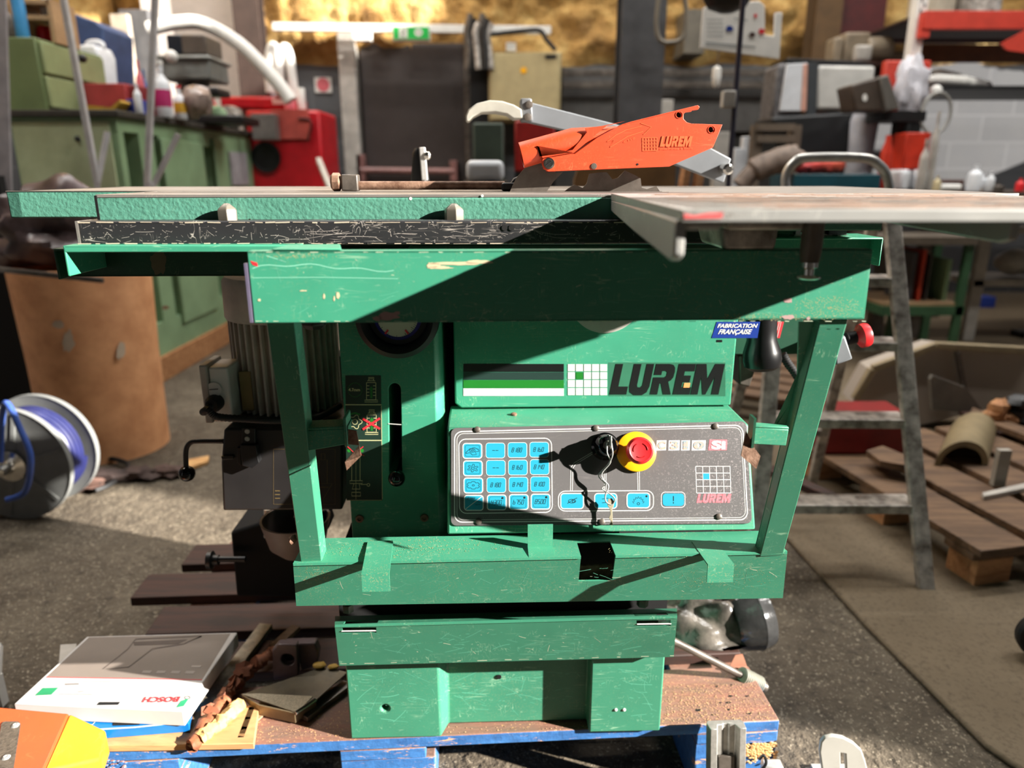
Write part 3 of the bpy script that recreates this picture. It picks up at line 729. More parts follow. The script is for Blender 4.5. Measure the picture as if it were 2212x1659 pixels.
sg = plain('scratch_green', (96, 176, 146), .5); sc_ = plain('scratch_cream', (205, 215, 185), .5); sw = plain('scratch_white', (185, 176, 168), .5)
scratches('scratches', MP(-.25), 560, 548, 1860, 690, 90, sg, beam, 1)
scratches('scratches', MP(-.25), 560, 548, 1860, 690, 36, sc_, beam, 2, 2, 14)
scratches('scratches', fr, 736, 1360, 1452, 1415, 110, sg, ap, 3, 4, 50)
scratches('scratches', fr, 736, 1360, 1452, 1415, 26, sc_, ap, 4, 3, 20)
scratches('scratches', FRT, 650, 1225, 1690, 1288, 150, sg, tray, 5, 4, 60)
scratches('scratches', FRT, 650, 1225, 1690, 1288, 34, sc_, tray, 6, 3, 22)
scratches('scratches', MP(.01), 765, 1450, 945, 1560, 60, sg, base, 7, 4, 60)
scratches('scratches', MP(.01), 1285, 1440, 1420, 1550, 45, sg, base, 8, 4, 50)
scratches('scratches', MP(.04), 975, 1450, 1260, 1550, 60, sg, base, 9, 4, 60)
scratches('scratches', MP(-.10), 175, 482, 1340, 526, 330, sw, rail, 10, 1.5, 20, .5, .3, .8)
scratches('scratches', MP(-.10), 175, 495, 1340, 520, 30, sw, rail, 11, 40, 120, .12, .4, .8)
m = MB(); rn0 = random.Random(5)
for (yy, th_) in ((480.5, 1.6), (526, 1.4)):
    x = 168
    while x < 1340:
        L = rn0.uniform(4, 40); m.line(MP(-.10), [(x, yy+rn0.uniform(-.6, .6)), (x+L, yy+rn0.uniform(-.6, .6))], rn0.uniform(.8, 2.6)*th_*.6, .0001); x += L+rn0.uniform(0, 18)
o_ = m.build('worn_edge', plain('worn_tan', (205, 188, 165), .6), rail); o_['kind'] = 'stuff'
for pl_, y_, x0_, x1_, par_ in ((bp, 694, 552, 1862, beam), (bp, 545, 545, 1500, beam), (fr, 1434, 735, 1450, ap)):
    m = MB(); x = x0_
    while x < x1_:
        L = rn0.uniform(3, 22); yy = y_+(0 if par_ is beam else -(x-x0_)*.0245); m.line(pl_, [(x, yy+rn0.uniform(-.5, .5)), (x+L, yy+rn0.uniform(-.5, .5)-(0 if par_ is beam else L*.0245))], rn0.uniform(.6, 1.6), .0001); x += L+rn0.uniform(5, 50)
    o_ = m.build('worn_edge', sc_, par_); o_['kind'] = 'stuff'
# streaks on the sliding table
m = MB()
for k in range(260):
    y = rn0.uniform(fl.y+.01, bl.y-.01); x = rn0.uniform(.14, .36+(y-fl.y)*.4); L = rn0.uniform(.01, .12)
    m.box(x, x+L, y, y+rn0.uniform(.0004, .0022), ZT+.0008, ZT+.00115)
o_ = m.build('wear_streaks', plain('streak_dark', (120, 100, 90), .5, .2, .3, 40, rgb2=(170, 140, 120)), sl_, smooth=False); o_['kind'] = 'stuff'
# mottling on its front edge
m = MB()
for k in range(380):
    x = rn0.uniform(1480, 2205); y = rn0.uniform(455, 470); m.decal(FT, blob(x, y, rn0.uniform(1, 3.5), rn0.uniform(.8, 2), k, 7), .0001, .00015)
o_ = m.build('edge_pitting', plain('pit_grey', (150, 145, 138), .6), sl_, smooth=False); o_['kind'] = 'stuff'

dustm = plain('yellow_dust', (176, 168, 116), .8)
specks('dust', bp, 1790, 665, 75, 26, 420, dustm, beam, 1, 1.0); specks('dust', bp, 1640, 685, 120, 8, 220, dustm, beam, 2, 1.0); specks('dust', bp, 640, 553, 90, 6, 160, dustm, beam, 3, 1.0)
specks('dust', TP, 900, 1185, 220, 22, 380, dustm, tray, 4, .9); specks('dust', TP, 1430, 1190, 120, 16, 160, dustm, tray, 5, .9); specks('dust', FRT, 680, 1240, 36, 18, 120, dustm, tray, 6, .9); specks('dust', FRT, 1560, 1245, 120, 30, 200, dustm, tray, 7, .8)
# ================================================================= machine body
# ---- column with the dial, slot and instruction decal
cm = MB()
pf = MP(.09); A_ = pf.hit(730, 700); Bm = pf.hit(741, 1158); C_ = pf.hit(938, 800)
zt = MP(-.07).hit(700, 479).z-.002; zb = .60-.08
xl = A_.x; xr = C_.x; xe = MP(.12).hit(958, 800).x
prof = [(xl, .09), (xr, .09), (xr+(xe-xr)*.5, .095), (xr+(xe-xr)*.85, .106), (xe, .12), (xe, .33), (xl, .33)]
zb = pf.hit(741, 1166).z-.02
cm.prism([(x, y, zb) for x, y in prof], (0, 0, zt-zb))
c = MB(); sp = [pf.hit(x, y, .03) for x, y in ([(839+13.5-13.5*math.cos(a*math.pi/8), 842-14*math.sin(a*math.pi/8)) for a in range(9)]+[(869, 1022), (841, 1022)])]
c.prism(sp, DY(.20)); cm.cut(c)
col_ = cm.build('body_column', M['green'], R, bevel=.0015)
m = MB(); m.box(xl+.02, xe-.01, .20, .21, zb, zt-.05); m.build('inner_plate', M['void'], col_)
m = MB(); m.line(pf, [(839, 915), (867, 917)], 1.6, .0006); m.build('slot_mark', M['inkwhite'], col_)
h = MP(.06).hit(857, 1033); m = MB(); m.ball(h, .0135, 24); m.tube([h, h+DY(.08)], .004, 10); m.build('lever_knob', M['glossblack'], R)
for px, py in ((777, 1120), (917, 1118)):
    h = pf.hit(px, py); m = MB(); m.lathe(h, (0, -1, 0), [(.0068, 0), (.0064, .003), (.0035, .0032), (.003, .001)], 20); m.build('cap_screw', M['rust'], col_)
# handwheel and dial
hp = MP(.07); hc = hp.hit(857, 687)
rr = (hp.hit(949, 687)-hc).length
m = MB(); m.lathe(hc+DY(.02), (0, -1, 0), [(rr*.97, 0), (rr, .006), (rr*.98, .020), (rr*.86, .024), (rr*.72, .014), (rr*.70, .004)], 56)
hw = m.build('handwheel', M['black'], R)
r2 = rr*.57; m = MB(); m.lathe(hc+DY(.016), (0, -1, 0), [(r2, 0), (r2, .004), (r2*.88, .006)], 48); m.build('dial_rim', plain('dial_blue', (24, 26, 130), .35), hw)
m = MB(); m.lathe(hc+DY(.010), (0, -1, 0), [(rr*.485, 0), (rr*.485, .0008)], 48); dl = m.build('dial_face', plain('dial_white', (205, 200, 180), .4, 0, .03), hw)
dpl = PL((0, hc.y+.0088, 0), (0, -1, 0), True); cc = (857, 687)
def arcpt(r, a): return (857+r*math.cos(math.radians(a)), 689+r*math.sin(math.radians(a)))
m = MB()
for k in range(0, 181, 6): m.line(dpl, [arcpt(44, k), arcpt(39 if k % 30 else 35, k)], .9, .0003)
m.build('dial_ticks', M['inkblack'], dl)
m = MB()
for k in (52, 128): m.line(dpl, [arcpt(30, k), arcpt(41, k)], 4, .0004)
m.build('dial_marks', M['inkred'], dl)
# instruction decal
dm = MB(); dm.decal(pf, [(746, 811), (823, 811), (826, 1081), (749, 1081)], .0002, .0003); dec = dm.build('instruction_decal', M['decaldark'], col_)
m = MB(); w = 1.1
m.line(pf, [(746, 874), (824, 874)], 1.8, .0008); m.line(pf, [(746, 951), (825, 951)], 1.8, .0008); m.line(pf, [(824, 876), (826, 1078)], 1.0, .0008); m.line(pf, [(749, 1080), (825, 1080)], .6, .0008)
def gaugepic(cx, top):
    L = lambda P, c=False: m.line(pf, P, w, .0008, c)
    L([(cx-6, top), (cx+6, top), (cx+6, top+3), (cx-6, top+3)], True); L([(cx-5, top+3), (cx-5, top+7)]); L([(cx+5, top+3), (cx+5, top+7)])
    L([(cx-8, top+7), (cx+8, top+7), (cx+8, top+11), (cx-8, top+11)], True); L([(cx-10, top+11), (cx+10, top+11), (cx+10, top+48), (cx-10, top+48)], True)
    L([(cx-14, top+49), (cx+14, top+49), (cx+14, top+53), (cx-14, top+53)], True)
    for k in range(4): L([(cx-10, top+18+k*7), (cx-4, top+18+k*7)]); L([(cx+10, top+18+k*7), (cx+4, top+18+k*7)])
gaugepic(802, 815); gaugepic(803, 885)
st_ = [(767+(13+2.6*math.cos(5*a))*math.cos(a), 911+(13+2.6*math.cos(5*a))*math.sin(a)) for a in [2*math.pi*k/40 for k in range(40)]]
m.line(pf, st_, w, .0008, True); m.line(pf, circ(767, 911, 5.5, 20), w, .0008, True)
m.line(pf, [(760, 985), (760, 1038)], w, .0008); m.line(pf, [(778, 985), (778, 1038)], w, .0008); m.line(pf, [(769, 975), (769, 1078)], .7, .0008)
m.line(pf, [(756, 1038), (783, 1038), (783, 1044), (756, 1044)], w, .0008, True); m.line(pf, [(765, 1044), (776, 1044), (778, 1056), (761, 1056)], w, .0008, True); m.line(pf, [(760, 1063), (779, 1063), (779, 1071), (760, 1071)], w, .0008, True)
m.line(pf, [(779, 1046), (793, 1046)], w, .0008); m.line(pf, circ(796, 1047, 3, 12), w, .0008, True)
m.text('4.7mm', pf, (753, 845), (778, 845), (753, 838), .0008, bold=.02); m.build('decal_lines', M['inkcream'], dec)
m = MB(); m.line(pf, circ(767, 842, 15, 30), .8, .0008, True)
for (cx, t0, t1) in ((802, 838, 860), (803, 905, 930)):
    m.decal(pf, [(cx-2, t1), (cx+2.5, t1), (cx+2.5, t0+4), (cx+5, t0+4), (cx, t0-4), (cx-5, t0+4), (cx-2, t0+4)], .0004, .0003)
m.decal(pf, circ(754, 973, 4, 10), .0004, .0003); m.decal(pf, circ(782, 973, 4, 10), .0004, .0003); m.decal(pf, [(757, 893), (767, 890), (779, 894), (778, 897), (767, 894), (758, 896)], .0004, .0003)
m.build('decal_green_marks', M['inkgreen'], dec)
m = MB(); m.line(pf, [(784, 904), (821, 926)], 4.5, .0012); m.line(pf, [(821, 903), (784, 927)], 4.5, .0014); m.line(pf, [(751, 964), (768, 980)], 1.6, .0012); m.line(pf, [(785, 964), (775, 972)], 1.6, .0012); m.line(pf, [(776, 978), (787, 984)], 1.6, .0012)
m.build('decal_red_cross', M['inkred'], dec)
# dark core between the column and the logo box
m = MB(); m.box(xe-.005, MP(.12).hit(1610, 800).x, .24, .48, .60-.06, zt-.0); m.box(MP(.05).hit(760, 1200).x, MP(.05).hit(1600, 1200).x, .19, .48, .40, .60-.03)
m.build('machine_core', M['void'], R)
# ---- logo box
bf = MP(.115); a = bf.hit(979, 700); b = bf.hit(1594, 700); bb = bf.hit(1000, 882)
ztb = zt-.01
m = MB(); lo = bf.hit(980, 866).z
m.prism([(a.x, .115, ztb), (b.x, .115, ztb), (b.x, .115, bb.z), (a.x+.010, .115, bb.z), (a.x, .115, bb.z+.008)], DY(.16))
lx = m.build('logo_box', M['green'], R, bevel=.0025, seg=3)
ins = bf
m = MB(); m.decal(bf, [(1001, 786), (1218, 786), (1218, 803), (1001, 803)]); m.build('black_stripe', M['inkblack'], lx)
m = MB(); m.decal(bf, [(1001, 804), (1218, 804), (1218, 820), (1001, 820)]); m.build('grey_stripe', M['inkdark'], lx)
m = MB(); m.decal(bf, [(1001, 821), (1218, 821), (1218, 838), (1001, 838)]); m.build('green_stripe', M['inkgreen'], lx)
m = MB(); m.decal(bf, [(1001, 839), (1218, 839), (1218, 855), (1001, 855)]); m.build('white_stripe', M['inkwhite'], lx)
def gridlogo(pl, x0, y0, x1, y1, nx, ny, gap, matw, hot, hotmat, par, lift=.0002):
    cw = (x1-x0)/nx; chh = (y1-y0)/ny; mw = MB(); mh = MB()
    for i in range(nx):
        for j in range(ny):
            P = [(x0+i*cw+gap, y0+j*chh+gap), (x0+(i+1)*cw-gap, y0+j*chh+gap), (x0+(i+1)*cw-gap, y0+(j+1)*chh-gap), (x0+i*cw+gap, y0+(j+1)*chh-gap)]
            (mh if (i, j) == hot else mw).decal(pl, P, lift)
    mw.build('grid_emblem', matw, par); mh.build('grid_emblem_cell', hotmat, par)
gridlogo(bf, 1225.5, 785.5, 1312.5, 854.5, 5, 4, 1.1, M['inkwhite'], (1, 1), M['inkgreen'], lx)
# bold slanted LUREM built of strokes
def lurem(m, pl, x0, y0, x1, y1, sh, lift, th=.0003, hollow=False):
    H = y1-y0; Wd = x1-x0
    # letters in unit boxes: (list of polygons) with widths
    Ls = {'L': (.78, [[(0, 0), (.34, 0), (.34, .74), (.78, .74), (.78, 1), (0, 1)]]),
          'U': (.95, [[(0, 0), (.34, 0), (.34, .70), (.38, .76), (.50, .77), (.58, .70), (.58, 0), (.92, 0), (.92, .74), (.84, .93), (.66, 1.02), (.28, 1.02), (.06, .92), (0, .74)]]),
          'R': (.98, [[(0, 0), (.62, 0), (.80, .03), (.90, .12), (.93, .26), (.91, .44), (.82, .54), (.72, .58), (.96, 1), (.60, 1), (.40, .64), (.34, .64), (.34, 1), (0, 1), (0, .44), (.50, .44), (.58, .38), (.58, .27), (.50, .23), (.34, .23), (.34, .36), (0, .36)]]),
          'E': (.76, [[(0, 0), (.78, 0), (.78, .24), (.34, .24), (.34, .38), (.66, .38), (.66, .60), (.34, .60), (.34, .76), (.78, .76), (.78, 1), (0, 1)]]),
          'M': (1.28, [[(0, 0), (.44, 0), (.62, .50), (.84, 0), (1.28, 0), (1.28, 1), (.94, 1), (.94, .42), (.68, 1), (.54, 1), (.32, .42), (.32, 1), (0, 1)]])}
    tot = sum(Ls[c][0] for c in 'LUREM')+4*.06; x = 0
    wpx = (Wd-sh)/tot
    for ch in 'LUREM':
        wd, polys = Ls[ch]
        for P in polys:
            m.decal(pl, [(x0+(x+px_)*wpx+sh*(1-py_), y0+py_*H) for px_, py_ in P], lift, th)
        x += wd+.06
    return m
m = MB(); m.decal(bf, [(1314, 783), (1567, 783), (1567, 856), (1314, 856)], .0, .0001); m.build('decal_film', plain('clear_film_tint', (56, 112, 88), .22), lx)
m = MB(); lurem(m, bf, 1316, 786, 1566, 852, 14, .0002, .0003); m.build('maker_lettering', M['inkblack'], lx)
m = MB(); m.decal(bf, [(1478, 827), (1491, 827), (1489, 837), (1476, 837)], .0006, .0002); m.build('orange_chip', plain('orange_bit', (225, 150, 90), .5), lx)
# half disc plate above
h = bf.hit(1309, 640); e = bf.hit(1309, 719); r = h.z-e.z
m = MB(); m.lathe(h+DY(-.0005), (0, -1, 0), [(r, 0), (r, .0012), (r-.001, .0015)], 64); m.build('round_plate', M['lightgrey'], lx)
m = MB(); m.decal(bf, [(1548, 695), (1642, 695), (1636, 730), (1537, 730)], .0002, .0003); fb = m.build('blue_sticker', M['inkblue'], R)
m = MB(); m.text('FABRICATION', bf, (1549, 708), (1636, 708), (1550, 699), .0006, bold=.03, shear=.25); m.text('FRANÇAISE', bf, (1550, 724), (1622, 724), (1553, 711), .0006, bold=.03, shear=.25); m.build('sticker_lettering', M['inkwhite'], fb)
# side extension of the box
sx = MP(.20); a = sx.hit(1594, 700); b = sx.hit(1735, 700); c_ = sx.hit(1650, 766)
m = MB(); m.box(a.x-.01, b.x, .20, .30, c_.z, ztb); sd = m.build('side_panel', M['shadegreen'], R, bevel=.002)
m = MB(); m.decal(sx, [(1676, 695), (1693, 695), (1684, 730), (1667, 730)], .0002, .0003); rs = m.build('red_sticker', M['inkred'], sd)
m = MB()
for k in range(3): m.line(sx, [(1680+k*4-1, 695), (1671+k*4-1, 730)], .9, .0008)
m.build('sticker_stripes', M['inkwhite'], rs)
m = MB(); m.decal(sx, circ(1676, 736, 4, 10, 1), .0002, .0003); m.build('paint_chip', M['inkwhite'], sd)
m = MB(); m.decal(bf, [(1548, 734), (1560, 734), (1560, 739), (1548, 739)], .0002, .0002); m.build('tiny_tag', M['inkblack'], lx)
# dark bracket + cable right of the box
m = MB(); P1 = q(.24, (1597, 768), (1650, 768), (1632, 800), (1620, 836), (1597, 832)); m.prism(P1, DY(.05)); m.build('switch_bracket', M['darksteel'], R, bevel=.003)
cab = spline([MP(.16).hit(*p) for p in ((1690, 765), (1702, 785), (1720, 810), (1735, 840))], 10)
m = MB(); m.tube(cab, [.0075 if i % 2 else .0062 for i in range(len(cab))], 12); m.build('corrugated_cable', M['rubber'], R)
# black handle
ax0 = MP(.155).hit(1645, 660); ax1 = MP(.145).hit(1646, 801); L = (ax1-ax0).length
m = MB(); m.lathe(ax0, ax1-ax0, [(.026, 0), (.024, L*.35), (.024, L*.52), (.030, L*.70), (.0315, L*.82), (.029, L*.93), (.020, L*.985), (.004, L)], 32); m.build('black_handle', plain('handle_black', (20, 20, 21), .28), R)
m = MB(); hh = MP(.135).hit(1645, 690); m.ball(hh+Vector((0, .0, 0)), .006, 12); m.build('handle_cap', M['chrome'], R)
# emergency stop on the right side, seen edge on
a = MP(.145).hit(1806, 745); b = MP(.145).hit(1838, 745); c_ = MP(.145).hit(1842, 775); d = MP(.145).hit(1803, 790)
m = MB(); m.prism([MP(.145).hit(1800, 735), MP(.145).hit(1826, 725), MP(.145).hit(1843, 776), MP(.145).hit(1806, 790)], DY(.06)); eb = m.build('switch_box', M['greyarm'], R, bevel=.003)
c0 = MP(.165).hit(1828, 732); c1 = MP(.165).hit(1878, 722); dv = (c1-c0).normalized(); L = (c1-c0).length
m = MB(); m.lathe(c0, dv, [(.011, 0), (.011, L*.4)], 20); m.build('collar', M['black'], eb)
m = MB(); m.lathe(c0, dv, [(.010, L*.35), (.013, L*.48), (.0200, L*.60), (.0205, L*.82), (.0190, L*.93), (.012, L*.97), (.004, L*.97)], 28); m.build('stop_button', M['red'], eb)
# ---- control box with tilted panel
p_b = MP(-.034).hit(1300, 1140); yy_ = -.034
for _ in range(40):
    p_t = MP(yy_).hit(1300, 905); yy_ = -.034+.47*(p_t.z-p_b.z)
p_t = MP(yy_).hit(1300, 905)
nrm = Vector((0, -(p_t.z-p_b.z), -(0)))
ez = (p_t-p_b); ez.x = 0; nrm = Vector((0, -ez.z, ez.y)).normalized()
CP = PL(p_t, nrm, True)
f0, f1, f2, f3 = [CP.hit(*p) for p in ((966, 925), (1616, 908), (1629, 1149), (966, 1153))]
xl = f0.x; xr = (f1.x+f2.x)/2+.002; zt_ = f0.z; zb_ = CP.hit(1300, 1151).z
yt = CP.hit(1100, 921).y; yb = CP.hit(1100, 1151).y
ztop = zt_+.0005
m = MB()
ybk = GM(zt_).hit(1300, 885).y
prof = [(yt, zt_), (yb, zb_), (.14, zb_), (.14, ztop), (ybk, ztop)]
m.prism([(xl, y, z) for y, z in prof], (xr-xl, 0, 0)); cb = m.build('control_box', M['greendusty'], R, bevel=.003)
BP = CP
m = MB(); out = rrect(976, 925, 1611, 1135, 12, 4, 0.0, 0)
def pm(x, y):
    """panel outline helper: panel is drawn on a slightly skewed survey grid"""
    u = (x-976)/635.0; v = (y-925)/210.0
    X = 974+u*(1612-974)+v*(0+u*12); Y = 925-u*15+v*(211+u*10)
    return (X, Y)
out = [pm(x, y) for x, y in out]; m.decal(CP, out, .0, .0016); pn = m.build('control_panel', M['panel'], cb, bevel=.0004)
CPL = .0018
def LN(m, pts, w, cl=True, lift=CPL): m.line(CP, [pm(*p) for p in pts], w, lift, cl)
m = MB(); LN(m, rrect(984, 933, 1602, 1127, 16, 5), 2.2); LN(m, rrect(989, 937.5, 1598, 1122.5, 14, 5), 1.0)
m.build('panel_border', M['inkwhite'], pn)
LP = PL(CP.p, CP.n, True)
m = MB(); m.line(CP, rrect(991, 949, 1191, 1109, 15, 6, .012, -.012), 1.8, CPL, True); m.line(CP, rrect(1206, 1061, 1411, 1104, 15, 6, .0, -.006), 1.8, CPL, True)
m.line(CP, rrect(1428, 1063, 1479, 1096, 8, 5), 1.3, CPL, True)
for xx in (1306.5, 1378.5): m.line(CP, [(xx-2, 1015), (xx-1, 1059)], 1.2, CPL); m.line(CP, [(xx+2, 1015), (xx+2.5, 1059)], 1.2, CPL)
m.line(CP, [(1279, 977), (1240, 1000), (1233, 1010), (1232, 1060)], 1.2, CPL); m.line(CP, [(1279, 981), (1243, 1003), (1237, 1012), (1236, 1060)], 1.2, CPL)
m.build('panel_lines', M['inkwhite'], pn)
SEG = {'0': 'abcdef', '1': 'bc', '3': 'abcdg', '4': 'fgbc', '5': 'afgcd', '6': 'cdefg', '7': 'abc', '8': 'abcdefg', '-': 'g'}
def seg(m, s_, x, y, w, h, gap, lw=1.0):
    for ch in s_:
        if ch == ' ': x += gap; continue
        sl_ = .22
        P = lambda u, v: (x+u*w+(1-v)*h*sl_, y+v*h)
        D = {'a': ((0, 0), (1, 0)), 'b': ((1, 0), (1, .5)), 'c': ((1, .5), (1, 1)), 'd': ((0, 1), (1, 1)), 'e': ((0, .5), (0, 1)), 'f': ((0, 0), (0, .5)), 'g': ((0, .5), (1, .5))}
        for k in SEG[ch]:
            a_, b_ = D[k]; m.line(CP, [P(*a_), P(*b_)], lw, CPL+.0002)
        x += w+2.0
keys = []
rows = [['i1', '-', '8 180', '8 160'], ['i2', '-', '8 160', '8 140'], ['i3', '8 180', '8 140', '8 100'], ['i4', '4300', '6750', '8500']]
XS = (1020.5, 1070, 1117.5, 1164.5); YS = (974, 1011.5, 1048.5, 1086)
for j in range(4):
    for i in range(4):
        cx = XS[i]+j*1.0; cy = YS[j]-i*.9
        km = MB(); km.decal(CP, rrect(cx-20.5, cy-16, cx+20.5, cy+16.5, 6, 4), CPL-.0003, .0004)
        ko = km.build('key', M['inkcyan'], pn); t = rows[j][i]
        m = MB()
        if i == 0 or j == 3: m.line(CP, rrect(cx-20.3, cy-15.8, cx+20.3, cy+16.3, 6, 4), 2.0, CPL+.00012, True)
        else: m.line(CP, rrect(cx-20.5, cy-16, cx+20.5, cy+16.5, 6, 4), .8, CPL+.00012, True)
        if t == 'i4': m.line(CP, [(cx-17, cy+13), (cx+17, cy-13)], 1.3, CPL+.0002)
        m.build('key_border', M['inkwhite'], ko)
        m = MB()
        if j == 3 and i > 0:
            m.line(CP, rrect(cx-15.5, cy-12, cx+15.5, cy+12.5, 4, 3), .6, CPL+.00012, True); m.decal(CP, circ(cx+12, cy-9, 2.3, 10), CPL-.0001, .0003)
        if i == 0 and j < 3: m.line(CP, rrect(cx-15.5, cy-12, cx+15.5, cy+12.5, 4, 3), .7, CPL+.00012, True)
        if t == '-': m.line(CP, [(cx-6.5, cy), (cx-.8, cy)], 1.2, CPL+.0002); m.line(CP, [(cx+.8, cy), (cx+6.5, cy)], 1.2, CPL+.0002)
        elif t[0] != 'i':
            if ' ' in t: seg(m, t[0], cx-12.5, cy-4.5, 3.6, 9, 3); seg(m, t[2], cx-6.5, cy-4.5, 3.4, 9, 0); seg(m, t[3:], cx-.8, cy-4.5, 3.6, 9, 0)
            else: seg(m, t, cx-12.5, cy-4.5, 4, 9.5, 0)
        elif t == 'i1':
            m.line(CP, circ(cx, cy-1, 6, 16, 4), 1, CPL+.0002, True); m.line(CP, circ(cx, cy-1, 2.6, 12, 1.6), 1, CPL+.0002, True)
            m.line(CP, [(cx-14, cy+4), (cx-6, cy-4), (cx+4, cy-7), (cx+13, cy-3), (cx+14, cy+1), (cx+6, cy+2), (cx+9, cy+8), (cx, cy+9), (cx-5, cy+4), (cx-14, cy+6)], 1.1, CPL+.0002, True)
        elif t == 'i2':
            P_ = []
            for k in range(24):
                a_ = 2*math.pi*k/24; r_ = 12 if (k//2) % 2 else 6.5; P_.append((cx+r_*math.cos(a_), cy+.72*r_*math.sin(a_)))
            m.line(CP, P_, 1, CPL+.0002, True); m.line(CP, circ(cx, cy, 3.5, 14, 2.4), 1, CPL+.0002, True)
        elif t == 'i3':
            P_ = []
            for k in range(24):
                a_ = 2*math.pi*k/24; r_ = 14 if k % 4 else 10.5; P_.append((cx+r_*math.cos(a_), cy+.58*r_*math.sin(a_)))
            m.line(CP, P_, 1.1, CPL+.0002, True); m.line(CP, circ(cx, cy, 2.6, 12, 1.6), 1, CPL+.0002, True)
        else:
            m.text('Ø MAX', CP, (cx-15, cy-7), (cx+2, cy-7), (cx-13, cy-12), CPL+.0002); m.text('mm', CP, (cx+9, cy-1), (cx+16, cy-1), (cx+9, cy-4), CPL+.0002); m.text('rpm', CP, (cx+3, cy+6), (cx+14, cy+6), (cx+3, cy+3), CPL+.0002)
        m.build('key_print', M['inkblack'], ko)
for k, (x0, x1_, y0, y1_) in enumerate(((1211, 1260, 1066, 1099), (1284, 1332, 1066, 1098), (1354, 1403, 1065, 1097), (1431, 1477, 1066, 1093))):
    km = MB(); km.decal(CP, rrect(x0, y0, x1_, y1_, 7, 4), CPL-.0003, .0004); ko = km.build('key', M['inkcyan'], pn)
    if k < 3:
        m = MB(); m.line(CP, rrect(x0, y0, x1_, y1_, 7, 4), 2.0, CPL+.00012, True); m.build('key_border', M['inkwhite'], ko)
    m = MB(); cx = (x0+x1_)/2; cy = (y0+y1_)/2
    if k == 0: m.line(CP, circ(cx, cy, 8, 14, 4), 1.2, CPL+.0002, True); m.line(CP, [(cx-10, cy+5), (cx+2, cy-3), (cx+11, cy-7)], 1.2, CPL+.0002); m.line(CP, circ(cx+3, cy+1, 3, 10, 2), 1.2, CPL+.0002, True)
    if k == 1: m.line(CP, [(cx-8, cy-4), (cx+6, cy-6)], 1.2, CPL+.0002); m.line(CP, [(cx-8, cy+4), (cx+8, cy+3)], 1.2, CPL+.0002)
    if k == 2:
        P_ = [(cx+(13 if i % 2 else 9.5)*math.cos(math.pi+math.pi*i/14), cy+6+(13 if i % 2 else 9.5)*math.sin(math.pi+math.pi*i/14)*1.1) for i in range(15)]
        m.line(CP, P_, 1.1, CPL+.0002); m.line(CP, circ(cx, cy+7, 2.6, 12), 1, CPL+.0002, True); m.decal(CP, circ(x1_-7, y0+7, 2.3, 10), CPL-.0001, .0003)
    if k == 3: m.line(CP, [(cx, cy-8), (cx, cy+3)], 1.8, CPL+.0002); m.line(CP, [(cx, cy+5), (cx, cy+8)], 1.8, CPL+.0002)
    m.build('key_print', M['inkblack'], ko)
gl = MB()
X0, Y0, X1, Y1 = 1502, 1007.5, 1576, 1065
for i in range(6): gl.line(CP, [(X0+(X1-X0)*i/5, Y0), (X0+(X1-X0)*i/5+2, Y1)], 1.3, CPL)
for j in range(5): gl.line(CP, [(X0+2*j/4, Y0+(Y1-Y0)*j/4), (X1+2*j/4, Y0+(Y1-Y0)*j/4)], 1.3, CPL)
gl.build('grid_emblem', M['inkwhite'], pn)
m = MB(); m.decal(CP, [(1517.5, 1022.5), (1531.5, 1022.5), (1532, 1036), (1518, 1036)], CPL-.0003, .0003); m.build('grid_emblem_cell', M['inkcyan'], pn)
m = MB(); lurem(m, CP, 1504, 1067, 1579, 1086, 4, CPL-.0003, .0003); m.build('panel_lettering', M['inkpink'], pn)
m = MB()
for x0, x1_ in ((1418, 1439), (1444, 1468), (1471, 1490), (1494, 1524)): m.decal(CP, [(x0, 951.5), (x1_, 951), (x1_-1, 973), (x0-1, 973.5)], CPL-.00025, .0003)
m.build('model_plate', plain('pale_plate', (190, 190, 190), .5), pn)
m = MB(); m.decal(CP, [(1532, 950), (1570, 950), (1569, 972.5), (1529, 973)], CPL-.00025, .0003); m.build('model_plate', M['inkpink'], pn)
m = MB(); m.text('C', CP, (1420, 971), (1437, 971), (1421, 953), CPL+.0002, bold=.05); m.text('3', CP, (1447, 971), (1465, 971), (1447, 953), CPL+.0002, bold=.05); m.text('1', CP, (1475, 971), (1485, 971), (1475, 953), CPL+.0002, bold=.05); m.text('0', CP, (1497, 971), (1521, 971), (1497, 953), CPL+.0002, bold=.05)
m.build('model_lettering', plain('tan_teal_print', (60, 130, 150), .5, 0, .1, 400, rgb2=(205, 150, 110)), pn)
m = MB(); m.text('Si', CP, (1535, 971), (1566, 971), (1536, 952), CPL+.0002, bold=.05); m.build('model_lettering', M['inkwhite'], pn)
for px, py in ((1031, 928), (1287, 925), (1545, 921), (1552, 1116), (1034, 1127), (1300, 1127)):
    h = CP.hit(px, py, .0016); m = MB(); m.lathe(h, CP.n, [(.0048, 0), (.0044, .002), (.002, .003), (.0003, .0031)], 16); sc_ = m.build('panel_screw', M['darksteel'], cb)
h = GM(zt_).hit(1110, 897); m = MB(); m.lathe(h, (0, 0, 1), [(.005, -.002), (.005, .003), (.002, .0045)], 12); m.build('top_screw', M['rust'], cb)
